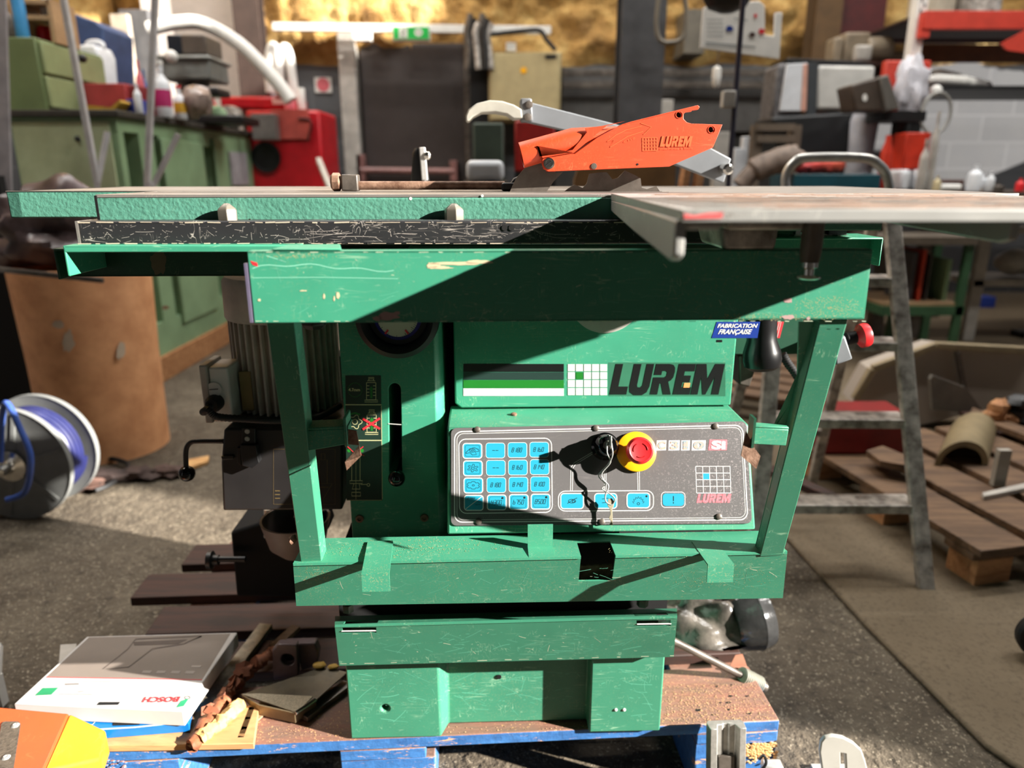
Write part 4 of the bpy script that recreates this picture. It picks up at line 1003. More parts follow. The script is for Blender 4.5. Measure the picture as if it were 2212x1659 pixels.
# emergency stop on the panel
h = CP.hit(1373, 976, .0016); D_ = CP.n
m = MB(); m.lathe(h, D_, [(.0300, 0), (.0300, .0055), (.0285, .0065)], 48); es = m.build('stop_ring', M['yellow'], cb)
h2 = h+D_*.006; m = MB(); m.lathe(h2, D_, [(.0125, 0), (.0125, .012), (.0185, .016), (.0203, .021), (.0198, .026), (.0165, .0295), (.014, .0285), (.0005, .0285)], 40); sb_ = m.build('stop_button', M['red'], es)
m = MB(); P_ = []
uu = Vector((1, 0, 0)); vv = D_.cross(uu)
for a0 in (0, 120, 240):
    P_ = [h2+D_*.0288+(uu*math.cos(math.radians(a0+k*9))+vv*math.sin(math.radians(a0+k*9)))*.0105 for k in range(9)]
    m.tube(P_, [.0008]*8+[.0002], 6)
m.build('arrow_relief', plain('dark_red', (170, 22, 28), .4), sb_)
# key switch
h = CP.hit(1306, 965, .0016); m = MB(); m.lathe(h, D_, [(.021, 0), (.021, .006), (.0175, .008), (.0175, .016), (.0165, .018), (.0155, .026), (.013, .030), (.0, .030)], 40); ks = m.build('key_switch', M['glossblack'], cb)
m = MB(); m.lathe(h+D_*.0302, D_, [(.0075, 0), (.007, .001), (.001, .0012)], 24); m.build('lock_barrel', M['chrome'], ks)
# ---- motor
mc = MP(.24).hit(612, 760); mc.y = .26
ml_ = MP(.24).hit(487, 760).x; mr_ = MP(.24).hit(727, 760).x; rad = (mr_-ml_)/2; cx = (ml_+mr_)/2
zt1 = MP(.20).hit(500, 604).z; zt2 = MP(.20).hit(500, 697).z; zbm = MP(.22).hit(520, 915).z
m = MB(); m.lathe((cx, .27, zt2), (0, 0, 1), [(rad*.98, 0), (rad*1.0, .004), (rad*.99, zt1-zt2-.008), (rad*.93, zt1-zt2), (rad*.5, zt1-zt2+.002), (rad*.05, zt1-zt2+.002)], 48)
mo = m.build('motor_cowl', M['greymotor'], R)
h = MP(.0).hit(0, 0)
m = MB(); m.lathe((cx, .27, zbm), (0, 0, 1), [(rad*.80, 0), (rad*.80, zt2-zbm)], 40)
for k in range(40):
    a_ = 2*math.pi*k/40; d = Vector((math.cos(a_), math.sin(a_), 0)); c0 = Vector((cx, .27, zbm))
    m.bar(c0+d*rad*.86+Vector((0, 0, .01)), c0+d*rad*.86+Vector((0, 0, zt2-zbm)), rad*.2, .0035, up=(-d.y, d.x, 0))
m.build('motor_fins', M['greymotor'], R)
m = MB(); c0 = MP(.16).hit(507, 812); c1 = MP(.16).hit(523, 897); m.box(c0.x-.002, c1.x+.012, .185, .19, c1.z, c0.z); m.build('rating_plate', plain('brass_plate', (170, 150, 105), .4, .5), R)
a = MP(.15).hit(431, 788); b = MP(.15).hit(505, 912)
m = MB(); m.box(a.x+.012, b.x, .15, .21, b.z, a.z-.005); tb = m.build('terminal_box', M['white'], R, bevel=.003)
m = MB(); m.box(a.x, a.x+.012, .145, .215, b.z, a.z); m.build('lid', M['lightgrey'], tb, bevel=.002)
h = MP(.15).hit(464, 840); m = MB(); m.lathe(h, (0, -1, 0), [(.0125, 0), (.012, .004), (.001, .0045)], 28); bl_ = m.build('blank_plug', M['white'], tb)
m = MB(); m.bar(h+Vector((-.007, -.0048, 0)), h+Vector((.007, -.0048, .001)), .001, .0012); m.build('slot', M['inkblack'], bl_)
h = MP(.14).hit(462, 872); m = MB(); m.lathe(h+DY(.01), (0, -1, 0), [(.014, 0), (.014, .012), (.010, .022)], 20); m.build('cable_gland', M['rubber'], R)
cab = spline([h+DY(-.005), h+Vector((-.006, -.03, -.004)), MP(.09).hit(450, 886), MP(.09).hit(470, 900), MP(.10).hit(530, 905), MP(.11).hit(600, 908), MP(.15).hit(680, 903), MP(.2).hit(735, 875)], 14)
m = MB(); m.tube(cab, [.0062 if i % 2 else .0054 for i in range(len(cab))], 12); m.build('motor_cable', M['rubber'], R)
# dark works below/around the motor
m = MB(); a = MP(.2).hit(655, 700); m.lathe((cx+.01, .27, zbm-.03), (0, 0, 1), [(rad*.5, 0), (rad*.7, .03)], 24); m.build('motor_flange', M['darksteel'], R)
P1 = q(.30, (700, 770), (740, 770), (740, 920), (690, 920)); m = MB(); m.prism(P1, DY(.05)); m.build('motor_mount', M['void'], R)
m = MB(); kc = MP(.05).hit(678, 695); m.lathe(kc+Vector((0, 0, .01)), (0, 0, -1), [(.02, 0), (.021, .012), (.013, .020), (.002, .022)], 7); m.build('star_knob', M['black'], R, bevel=.002)
# ---- black belt cover with latch and lever
a = MP(.12).hit(480, 926); b = MP(.12).hit(742, 1104)
m = MB(); m.prism(q(.12, (483, 930), (488, 925), (740, 925), (740, 1102), (481, 1104), (477, 1000)), DY(.16)); bc = m.build('belt_cover', plain('cover_black', (36, 34, 34), .42), R, bevel=.004)
m = MB(); m.prism(q(.115, (477, 986), (504, 984), (504, 992), (480, 994)), DY(.01)); m.prism(q(.115, (512, 967), (520, 967), (520, 1006), (512, 1000)), DY(.01)); m.prism(q(.105, (518, 962), (553, 962), (557, 990), (560, 1000), (545, 1012), (523, 1006)), DY(.02)); m.prism(q(.112, (522, 925), (551, 925), (551, 965), (522, 965)), DY(.01)); lt = m.build('latch', M['black'], bc, bevel=.001)
for py in (932, 948):
    h = MP(.112).hit(534, py); m = MB(); m.lathe(h, (0, -1, 0), [(.0042, 0), (.0036, .0015), (.0015, .001)], 16); m.build('rivet', M['lightgrey'], lt)
dcp = MP(.12); m = MB(); m.line(dcp, [(591, 970), (591, 1089), (724, 1089), (724, 970)], .8, .0006, True)
cx_ = 698; 
m.line(dcp, [(cx_-9, 993), (cx_+9, 993), (cx_+9, 1044), (cx_-9, 1044)], .9, .0006, True); m.line(dcp, [(cx_-4, 980), (cx_+4, 980), (cx_+4, 993), (cx_-4, 993)], .9, .0006, True); m.line(dcp, [(cx_-16, 1044), (cx_+20, 1044), (cx_-5, 1087)], .9, .0006, True); m.line(dcp, [(cx_-14, 1052), (cx_+12, 1052)], .8, .0006)
for k in range(3): m.line(dcp, [(594, 1060+k*8), (605, 1060+k*8)], 1.6, .0006)
m.build('faded_decal', plain('faded_gold', (110, 92, 55), .6), bc)
lv = spline([MP(.16).hit(*p) for p in ((482, 953), (430, 953), (412, 956), (402, 972), (402, 1008))], 8)
m = MB(); m.tube(lv, .0042, 12); le = m.build('crank_lever', M['black'], R)
h = MP(.16).hit(404, 1023); m = MB(); m.ball(h, .0138, 24); m.build('lever_ball', M['glossblack'], le)
# frame behind (mortising table supports) and dark machinery at lower left
m = MB(); m.tube([MP(.25).hit(577, 1100), MP(.25).hit(577, 1160)], .006, 12); m.build('guide_rod', M['alu'], R)
m = MB(); m.prism(q(.28, (497, 1150), (560, 1130), (640, 1170), (640, 1290), (510, 1290)), DY(.15)); m.build('vice_body', M['void'], R, bevel=.006)
m = MB(); m.tube([MP(.26).hit(455, 1208), MP(.26).hit(530, 1208)], .006, 12); m.lathe(MP(.26).hit(450, 1210), (1, 0, 0), [(.018, 0), (.018, .008), (.010, .010), (.010, .02)], 12); m.build('vice_screw', M['black'], R)
m = MB(); hc_ = MP(.2).hit(640, 1140); m.lathe(hc_+Vector((0, 0, -.05)), (0, 0, 1), [(.03, 0), (.05, .02), (.062, .07), (.058, .07), (.045, .02)], 28); m.build('dust_spout', plain('spout_grey', (120, 108, 104), .5), R)
m = MB(); m.prism(q(.22, (630, 1120), (700, 1105), (712, 1140), (690, 1165)), DY(.05)); m.build('spout_bracket', M['black'], R, bevel=.003)
m = MB(); h = MP(-.10).hit(632, 1165); m.ball(h, .006, 10, noisy=.5); m.build('rusty_nut', M['rust'], R)
# ---- riving knife, blade, orange guard
gy = .055
m = MB(); P1 = q(gy, (1098, 421), (1115, 385), (1140, 355), (1166, 335), (1180, 372), (1216, 372), (1196, 392), (1176, 421)); m.prism(P1, DY(.003)); rk = m.build('riving_knife', M['darksteel'], R)
bc_ = MP(gy+.012).hit(1318, 518); tp = MP(gy+.012).hit(1312, 366); rad = tp.z-bc_.z
m = MB(); pts = []
nt = 12
for k in range(nt*6):
    a_ = 2*math.pi*k/(nt*6); ph = k % 6; r_ = rad*(1.0, .985, .975, .965, .86, .885)[ph]
    pts.append((bc_.x+r_*math.cos(-a_+.35), gy+.010, bc_.z+r_*math.sin(-a_+.35)))
pts = [p_ for p_ in pts if p_[2] > ZT-.012]; pts.sort(key=lambda p_: -math.atan2(p_[2]-bc_.z, p_[0]-bc_.x)); pts += [(pts[-1][0], pts[0][1], ZT-.02), (pts[0][0], pts[0][1], ZT-.02)]
m.prism(pts, DY(.0026)); m.build('saw_blade', M['darksteel'], R)
gp = MP(gy-.02)
G1 = [(1170, 352), (1172, 343), (1179, 336), (1190, 333), (1242, 332), (1290, 297), (1345, 268), (1365, 262), (1462, 238), (1508, 227), (1512, 231), (1508, 237), (1484, 240), (1477, 246), (1477, 257), (1484, 264), (1494, 267), (1561, 269), (1540, 319), (1452, 357), (1446, 360), (1185, 371), (1174, 365)]
m = MB(); m.prism([gp.hit(*p) for p in G1], DY(.006)); 
c = MB()
for px, py, r in ((1467, 248, 6.5), (1537, 280, 7)): c.lathe(gp.hit(px, py)-DY(.02), (0, 1, 0), [(r*.00062, 0), (r*.00062, .06)], 20)
m.cut(c); gd = m.build('blade_guard', M['orange'], R, bevel=.0015, seg=3)
m = MB(); back = [(p[0], p[1]) for p in G1]; m.prism([gp.hit(*p)+DY(.034) for p in G1], DY(.005)); m.prism([gp.hit(*p) for p in ((1345, 268), (1365, 262), (1462, 238), (1462, 242), (1365, 267), (1345, 272))], DY(.036)); m.build('guard_far_side', M['orange'], gd, bevel=.001)
for px, py, r in ((1467, 248, 6.2), (1537, 280, 6.7)):
    m = MB(); m.lathe(gp.hit(px, py)+DY(.0065), (0, -1, 0), [(r*.00062, 0), (r*.0006, .0008)], 20); m.build('guard_hole', M['void'], gd)
    m = MB(); m.tube([gp.hit(px+ (r+1.2)*math.cos(k*.3), py+(r+1.2)*math.sin(k*.3)) for k in range(21)], .0007, 6, closed=True); m.build('hole_rim', M['orange'], gd)
h = gp.hit(1186, 353); m = MB(); m.lathe(h, (0, -1, 0), [(.0078, -.001), (.0075, .001), (.005, .0012), (.0048, .0004)], 24); ps = m.build('pivot_screw', M['chrome'], gd)
m = MB(); m.bar(h+Vector((-.005, -.0012, -.0035)), h+Vector((.005, -.0012, .0035)), .001, .0012); m.build('slot', M['void'], ps)
h = gp.hit(1283, 359); m = MB(); m.lathe(h, (0, -1, 0), [(.0045, -.001), (.004, .001), (.001, .0012)], 16); m.build('guard_screw', M['darksteel'], gd)
m = MB(); m.decal(gp, circ(1377, 355, 2.4, 12), .0001, .0003); m.build('guard_pin_hole', M['void'], gd)
rel = plain('embossed_orange', (224, 98, 56), .4)
m = MB(); m.line(gp, [(1311, 306), (1330, 292), (1352, 281), (1385, 273), (1384, 266), (1407, 274), (1390, 291), (1389, 284), (1355, 295), (1318, 318), (1325, 303)], 1.4, .0005, True)
m.text('C310', gp, (1348, 309), (1372, 300), (1347, 305), .0004)
for i in range(6): m.line(gp, [(1388+i*6.2, 298-i*.2), (1388.5+i*6.2, 326-i*.3)], 1.6, .0005)
for j in range(5): m.line(gp, [(1388, 298+j*7), (1419.5, 297+j*7)], 1.6, .0005)
m.text('machines à bois', gp, (1426, 324), (1496, 322), (1426, 319), .0004); m.build('guard_relief', rel, gd)
m = MB()
L0 = MB(); lurem(L0, gp, 1425, 294, 1496, 317, 5, .0001, .0007); L0.build('guard_lettering', rel, gd)
# dust outlet of the guard
d0 = MP(gy).hit(1128, 335); d1 = MP(gy+.0).hit(1300, 290)
ax = (d1-d0).normalized()
m = MB(); e0 = MP(gy).hit(1133, 334); upv = Vector((0, 0, 1)); 
ring0 = []; ring1 = []; ring2 = []
c0 = MP(gy).hit(1132, 334); c1 = MP(gy).hit(1240, 303); c2 = MP(gy).hit(1345, 278)
per = Vector((-ax.z, 0, ax.x)); sc0 = (MP(gy).hit(1124, 306)-MP(gy).hit(1133, 362)).length/2
def ring(c, a_, b_): return [c+per*a_*math.cos(2*math.pi*k/28)+Vector((0, 1, 0))*b_*math.sin(2*math.pi*k/28) for k in range(28)]
rings = [ring(c0-ax*.004, sc0, .022), ring(c0, sc0*1.0, .022), ring(c1, sc0*.95, .020), ring(c1+(c2-c1)*.5, sc0*.6, .014), ring(c2, sc0*.2, .010)]
vs = [[m.bm.verts.new(p) for p in r] for r in rings]
for i in range(len(vs)-1):
    for k in range(28): m.bm.faces.new((vs[i][k], vs[i][(k+1) % 28], vs[i+1][(k+1) % 28], vs[i+1][k]))
m.bm.faces.new(vs[-1])
m.build('dust_outlet', M['orange'], gd)
m = MB(); m.prism(q(gy-.022, (1160, 315), (1165, 318), (1172, 341), (1238, 329), (1247, 322), (1166, 338)), DY(.002))
m.prism(q(gy-.02, (1165, 337), (1236, 325), (1268, 286), (1264, 277), (1300, 272), (1350, 262), (1310, 272), (1240, 330), (1168, 342)), DY(.003)); m.build('outlet_collar', M['orange'], gd)
m = MB(); m.prism(q(gy-.0, (1170, 345), (1180, 371), (1200, 372), (1190, 340)), DY(.01)); m.build('guard_hinge', plain('hinge_red', (170, 50, 30), .5), gd)
# square nut rod lying along the back of the table (fence clamp)
ry = .10
a = MP(ry).hit(722, 397); b = MP(ry).hit(1090, 397); zc = ZT+.008
m = MB(); m.tube([(a.x+.02, ry, zc), (b.x, ry, zc)], .0062, 14); rd = m.build('fence_rod', M['rust'], R)
m = MB(); m.box(a.x+.012, a.x+.036, ry-.011, ry+.011, ZT+.0005, ZT+.0235); m.build('square_nut', M['darksteel'], rd, bevel=.002)
m = MB(); m.lathe((a.x-.004, ry, ZT+.013), (1, 0, 0), [(.010, 0), (.013, .003), (.013, .012), (.010, .014)], 8); m.build('lock_nut', M['rust'], rd)
m = MB(); m.box(b.x-.005, b.x+.035, ry-.02, ry+.02, ZT+.0005, ZT+.012); m.prism(q(ry, (1095, 407), (1110, 385), (1140, 372), (1150, 378), (1125, 407)), DY(.02)); m.build('rod_clamp', M['black'], rd, bevel=.003)
# black clamp lever behind the table
h0 = MP(.45).hit(908, 395); h1 = MP(.45).hit(906, 330); m = MB(); m.lathe((h0.x, .45, ZT), (0, 0, 1), [(.018, 0), (.018, .012), (.014, .05), (.013, h1.z-ZT), (.008, h1.z-ZT+.008)], 20); cl = m.build('clamp_post', M['black'], R)
m = MB(); m.bar(MP(.43).hit(918, 390), MP(.43).hit(912, 318), .012, .006, up=(0, 1, 0)); m.build('clamp_arm', M['alu'], cl, bevel=.002)
h = MP(.43).hit(923, 336); m = MB(); m.ball(h, .008, 14); m.build('clamp_ball', M['chrome'], cl)
# grey swing arm behind the guard with pale handle
ga = .40
m = MB(); m.prism(q(ga, (1133, 216), (1150, 222), (1330, 268), (1440, 305), (1505, 303), (1580, 343), (1571, 372), (1564, 394), (1558, 394), (1450, 352), (1300, 300), (1130, 262)), DY(.02)); sa = m.build('swing_arm', M['greyarm'], R, bevel=.002)
m = MB(); m.prism(q(ga-.01, (1124, 212), (1149, 212), (1152, 262), (1126, 262)), DY(.045)); m.build('arm_block', plain('arm_block_grey', (120, 122, 124), .4, .3), sa, bevel=.003)
for px, py in ((1143, 226), (1140, 253)):
    h = MP(ga-.01).hit(px, py); m = MB(); m.lathe(h, (0, -1, 0), [(.007, 0), (.006, .003), (.001, .004)], 14); m.build('arm_bolt', M['darksteel'], sa)
h = MP(ga).hit(1562, 366); m = MB(); m.lathe(h, (0, -1, 0), [(.010, 0), (.010, .03), (.006, .034)], 16); m.build('arm_knob', M['chrome'], sa)
m = MB(); m.prism(q(ga-.02, (1006, 262), (1006, 250), (1012, 236), (1030, 223), (1058, 216), (1085, 218), (1110, 226), (1127, 236), (1129, 255), (1110, 257), (1095, 247), (1070, 242), (1040, 243), (1022, 252), (1012, 262)), DY(.05)); m.build('end_hood', plain('hood_cream', (170, 167, 156), .45), sa, bevel=.006, seg=3)
# ================================================================= the workshop around it
def ybox(px0, py0, px1, py1, Y, dep, name, mat, label, cat, group=None, z0=None, bevel=.004, parent=None):
    p = WP(Y); a = p.hit(px0, py1); c_ = p.hit(px1, py0)
    zz = a.z if z0 is None else z0
    m = MB(); m.box(a.x, c_.x, Y, Y+dep, zz, c_.z)
    o = m.build(name, mat, parent, bevel=bevel)
    if parent is None: tag(o, label, cat, group)
    return o
def lathe_thing(px, pyb, pyt, rpx, Y, prof, name, mat, label, cat, group=None, z0=None, n=20):
    p = WP(Y); b = p.hit(px, pyb); t = p.hit(px, pyt); r = p.hit(px+rpx, pyb).x-b.x
    zb = b.z if z0 is None else z0; H = t.z-zb
    m = MB(); m.lathe((b.x, Y, zb), (0, 0, 1), [(a_*r, h_*H) for a_, h_ in prof], n)
    o = m.build(name, mat); return tag(o, label, cat, group), (b.x, Y, zb, r, H)
CAN = [(.96, 0), (1, .03), (1, .97), (.94, 1)]
BOT = [(.9, 0), (1, .03), (1, .60), (.85, .70), (.35, .80), (.3, .86), (.36, .87), (.36, 1)]
# ---- pale green workbench on a timber plinth
NB = 3.6
c0 = WP(NB).hit(247, 238); bx = c0.x; BT = c0.z
SP = PL((bx, 0, 0), (1, 0, 0))
far = SP.hit(540, 292); fy = far.y
lx0 = WP(NB).hit(17, 240).x
bn = thing('workbench', 'long pale green steel workbench with open cupboards behind the left of the machine', 'workbench', ((lx0+bx)/2, (NB+fy)/2, .13))
m = MB(); m.box(lx0, bx, NB, fy, .13, BT-.03)
c = MB()
for x0, x1_, yt, yb in ((268, 300, 285, 700), (331, 343, 293, 700), (437, 456, 315, 700)):
    ya = SP.hit(x0, 300).y; yb_ = SP.hit(x1_, 300).y; zt_ = SP.hit(x0, yt).z
    c.box(bx-.45, bx+.05, ya, yb_, .30, zt_)
m.cut(c); m.build('carcass', M['benchside'], bn, bevel=.006)
m = MB(); m.box(lx0+.01, bx-.03, NB-.012, NB-.0005, .2, BT-.05); m.build('end_panel', M['bench'], bn, bevel=.004)
m = MB(); m.box(lx0-.03, bx+.03, NB-.03, fy, BT-.03, BT); m.build('bench_top', plain('dark_bench_top', (58, 54, 46), .7), bn, bevel=.004)
for x0, x1_ in ((345, 430), (458, 478)):
    ya = SP.hit(x0, 330).y; yb_ = SP.hit(x1_, 330).y
    m = MB(); m.box(bx+.001, bx+.02, ya, yb_, .25, SP.hit(x0, 300).z); m.build('sliding_door', M['benchside'], bn, bevel=.006)
m = MB(); ya = SP.hit(492, 330).y; yb_ = SP.hit(528, 330).y; m.box(bx+.001, bx+.012, ya, yb_, SP.hit(500, 400).z, SP.hit(500, 328).z); m.build('paper_notice', plain('notice_grey', (170, 168, 172), .6), bn)
h = WP(NB-.012).hit(168, 300); m = MB(); m.ball(h, .014, 10); m.build('keyhole', M['black'], bn)
m = MB(); m.bar((bx-.03, NB-.2, .065), (bx-.03, fy+.1, .065), .10, .13); pl1 = m.build('timber_plinth', M['wood'], bevel=.004); tag(pl1, 'long orange-brown timber beam under the pale green workbench', 'beam')
m = MB(); m.bar((lx0+.1, NB-.1, .065), (lx0+.1, fy+.1, .065), .10, .13); o = m.build('timber_plinth', M['darkwood']); tag(o, 'dark timber beam under the left side of the workbench', 'beam')
# drawer cabinet standing on the bench
c1 = WP(NB+.05).hit(96, 215); top = WP(NB+.05).hit(96, 80).z
dc = thing('drawer_cabinet', 'olive green two-drawer steel cabinet on the left end of the workbench', 'cabinet', (c1.x-.2, NB+.2, BT))
xw = WP(NB+.05).hit(12, 200).x
m = MB(); m.box(xw, c1.x, NB+.05, NB+.62, BT, top); m.build('body', M['olive'], dc, bevel=.005)
for k in range(2):
    z0 = BT+.02+k*(top-BT-.02)/2; m = MB(); m.box(c1.x+.0005, c1.x+.018, NB+.07, NB+.60, z0, z0+(top-BT-.05)/2-.0); d = m.build('drawer', M['oliveface'], dc, bevel=.004)
    m = MB(); m.tube([(c1.x+.018, NB+.34, z0+.10), (c1.x+.05, NB+.34, z0+.10)], .015, 12); m.ball((c1.x+.05, NB+.34, z0+.10), .022, 12); m.build('knob', M['black'], d)
# things on and above the drawer cabinet
lathe_thing(50, 78, -20, 13, NB+.12, CAN, 'blue_canister', plain('canister_blue', (70, 150, 205), .35), 'tall bright blue canister on the olive drawer cabinet', 'canister', z0=top)
lathe_thing(24, 78, 10, 12, NB+.2, BOT, 'grey_bottle', M['darksteel'], 'grey bottle at the left edge on the olive drawer cabinet', 'bottle', z0=top)
wr = thing('wooden_rack', 'small tan wooden rack with red jars on the olive drawer cabinet', 'rack', (c1.x-.05, NB+.3, top))
m = MB(); p = WP(NB+.3)
for y_ in (12, 45): a = p.hit(66, y_); b = p.hit(130, y_+2); m.bar(a, b, .2, .02)
for x_ in (66, 130): a = p.hit(x_, 8); m.bar((a.x, a.y, top), (a.x, a.y, a.z), .02, .2)
m.build('frame', plain('tan_wood', (185, 150, 110), .6), wr)
for k, (x_, y_) in enumerate(((95, 78), (118, 78), (106, 40))):
    a = p.hit(x_, y_); zz = top if y_ > 50 else p.hit(66, 45).z+.01
    m = MB(); m.lathe((a.x, a.y, zz+.001), (0, 0, 1), [(.03, 0), (.03, .07), (.02, .09)], 14); o = m.build('jar', [M['redpaint'], M['redpaint'], M['lightgrey']][k]); tag(o, ['dark red jar in the lower left of the tan rack', 'dark red jar in the lower right of the tan rack', 'pale jar on the upper shelf of the tan rack'][k], 'jar', 'jars in the tan rack')
# blue folded crate behind
p = WP(NB+1.0); bq = [p.hit(*v) for v in ((75, 20), (150, 26), (205, 45), (223, 60), (223, 215), (80, 215))]; bq[4].z = BT; bq[5].z = BT; m = MB(); m.prism(bq, (0, .35, 0)); o = m.build('blue_crate', plain('dusty_blue', (62, 84, 128), .55), bevel=.01); o.location.z += 0; tag(o, 'large dusty blue plastic crate behind the white jerrycan', 'crate')
# white jerrycan
p = WP(NB+.66); j = thing('jerrycan', 'white plastic jerrycan with a looped handle on the workbench', 'jerrycan', (p.hit(190, 180).x, NB+.6, BT))
m = MB(); P_ = [p.hit(*v) for v in ((168, 182), (214, 182), (214, 118), (203, 96), (168, 96))]; P_[0].z = BT; P_[1].z = BT; m.prism(P_, (0, .18, 0)); m.build('body', M['whiteplastic'], j, bevel=.015, seg=3)
m = MB(); m.tube(spline([p.hit(*v)+Vector((0, .09, 0)) for v in ((168, 98), (170, 88), (186, 84), (200, 88), (204, 98))], 6), .014, 10); m.build('handle', M['whiteplastic'], j)
# blue tin with orange lid
o, (x_, y_, z_, r_, H_) = lathe_thing(231, 178, 130, 17, NB+1.0, CAN, 'paint_tin', plain('tin_blue', (60, 95, 150), .4), 'blue paint tin with an orange lid beside the white jerrycan', 'tin', z0=BT)
m = MB(); m.lathe((x_, y_, z_+H_+.001), (0, 0, 1), [(r_*1.04, 0), (r_*1.04, .03)], 20); m.build('lid', plain('lid_orange', (225, 80, 35), .4), o)
# red tool box and yellow tray
ybox(180, 180, 268, 208, NB+.30, .30, 'red_tool_box', plain('faded_red', (170, 60, 60), .5), 'long faded red tool box on the workbench in front of the jerrycan', 'tool box', z0=BT)
ybox(270, 184, 298, 210, NB+.34, .25, 'red_case', plain('dark_faded_red', (140, 50, 50), .5), 'small dark red case at the right end of the red tool box', 'case', z0=BT)
p = WP(NB+.1); m = MB(); m.prism([p.hit(*v) for v in ((180, 206), (236, 212), (254, 196), (258, 201), (240, 222), (180, 222))], (0, .12, 0)); o = m.build('yellow_tray', plain('mustard', (190, 150, 50), .5)); o.location.z = BT; tag(o, 'mustard yellow tray in front of the red tool box', 'tray')
ybox(272, 214, 296, 222, NB+.2, .10, 'blue_rag', plain('rag_blue', (40, 60, 150), .8), 'small blue rag on the workbench by the yellow tray', 'rag', z0=BT)
# uprights behind the bench
ybox(255, 30, 274, 168, NB+2.3, .05, 'wooden_board', plain('pale_board', (190, 178, 160), .6), 'tall pale board standing against the back behind the workbench', 'board', z0=0)
ybox(275, 20, 318, 165, NB+2.4, .12, 'steel_post', plain('post_grey', (90, 90, 92), .5), 'grey rectangular steel post behind the pale board', 'post', z0=0)
# pink bottles, sprays
def bottle(px, pyb, pyt, rpx, Y, c_body, c_label, label, grp, cap=None, z0=BT):
    o, (x_, y_, z_, r_, H_) = lathe_thing(px, pyb, pyt, rpx, Y, BOT, 'bottle', c_body, label, 'bottle', grp, z0=z0)
    if c_label:
        m = MB(); m.lathe((x_, y_, z_+H_*.2), (0, 0, 1), [(r_*1.01, 0), (r_*1.01, H_*.33)], 20); m.build('bottle_label', c_label, o)
    if cap:
        m = MB(); m.lathe((x_, y_, z_+H_*1.0), (0, 0, 1), [(r_*.45, 0), (r_*.45, H_*.08)], 14); m.build('cap', cap, o)
    return o
MAG = plain('magenta_label', (190, 50, 110), .4)
bottle(357, 246, 140, 17, SP.hit(357, 250).y-.05, M['whiteplastic'], MAG, 'large white bottle with a magenta label on the workbench edge', 'bottles on the workbench', M['white'])
bottle(306, 205, 130, 8, NB+.5, plain('pink_can', (225, 120, 130), .4), None, 'slim pink spray bottle by the left steel pole', 'bottles on the workbench')
bottle(299, 225, 180, 8, NB+.2, M['whiteplastic'], None, 'small white bottle in front of the pink spray bottle', 'bottles on the workbench')
bottle(316, 205, 150, 6, NB+.7, plain('blue_can', (80, 110, 170), .4), None, 'thin blue spray can behind the pink bottle', 'bottles on the workbench')
bottle(392, 255, 190, 13, 4.2, M['whiteplastic'], plain('yellow_label', (220, 170, 50), .4), 'white bottle with a yellow label right of the magenta one', 'bottles on the workbench', M['red'])
bottle(467, 275, 205, 7, 5.0, M['red'], None, 'narrow red bottle near the far end of the workbench', 'bottles on the workbench', M['lightgrey'])
# milling head
mh = thing('bench_drill', 'grey and black bench drilling machine on the workbench', 'machine', (WP(4.6).hit(400, 250).x, 4.7, BT))
p = WP(4.6)
def pb(b, x0, y0, x1, y1, Y, d): return wbox(b, x0, y0, x1, y1, Y, d)
m = MB(); pb(m, 362, 74, 392, 116, 4.55, .2); m.build('motor_cap', plain('navy_cap', (20, 30, 44), .4), mh, bevel=.01)
m = MB(); pb(m, 393, 74, 442, 118, 4.55, .25); m.build('motor', plain('motor_dark', (88, 78, 70), .5), mh, bevel=.01)
m = MB(); pb(m, 334, 118, 452, 128, 4.5, .35); pb(m, 345, 126, 450, 172, 4.52, .3); m.build('head', plain('head_grey', (120, 122, 118), .5), mh, bevel=.015)
m = MB(); h = WP(4.45).hit(370, 122); m.ball(h, .035, 14); m.build('knob', M['white'], mh)
m = MB(); q0 = WP(4.65).hit(430, 172); m.tube([(q0.x, 4.65, q0.z+.01), (q0.x, 4.65, BT)], .055, 14); q0 = WP(4.6).hit(395, 172); m.tube([(q0.x, 4.6, q0.z+.01), (q0.x, 4.6, q0.z-.18)], .035, 14); m.build('column', M['darksteel'], mh)
m = MB(); pb(m, 400, 188, 470, 205, 4.5, .2); m.box(q0.x-.1, q0.x+.35, 4.55, 4.85, BT, BT+.05); m.build('foot', M['black'], mh, bevel=.01)
# assorted blurred pieces on the bench
bag = plain('clear_bag', (170, 150, 140), .3, 0, .3, 20)
o = MB().ball(WP(4.25).hit(425, 238), .09, 16, (1, .8, .9), .4, 3).build('plastic_bag', bag); o.location.z = BT; tag(o, 'crumpled see-through bag of parts on the workbench', 'bag')
for k, (px, py, r, mt, nm, lb, ct) in enumerate(((485, 245, .09, M['benchside'], 'green_jar', 'rounded pale green jar behind the crumpled bag', 'jar'), (508, 258, .10, M['darksteel'], 'machine_vice', 'dark lump of a vice near the far end of the workbench', 'vice'), (545, 268, .10, M['oldalu'], 'metal_casting', 'grey metal casting at the far end of the workbench', 'casting'))):
    o = MB().ball((min(bx-.05, WP(5.0).hit(px, py).x), 4.95+.14*k, BT+r*.6), r*.8, 16, (1, .8, .9), .35, k).build(nm, mt); o.location.z = BT; tag(o, lb, ct)
ybox(545, 246, 592, 292, 5.27, .1, 'grey_case', plain('case_grey', (110, 104, 100), .5), 'grey case at the far right end of the workbench', 'case', z0=BT-.06)
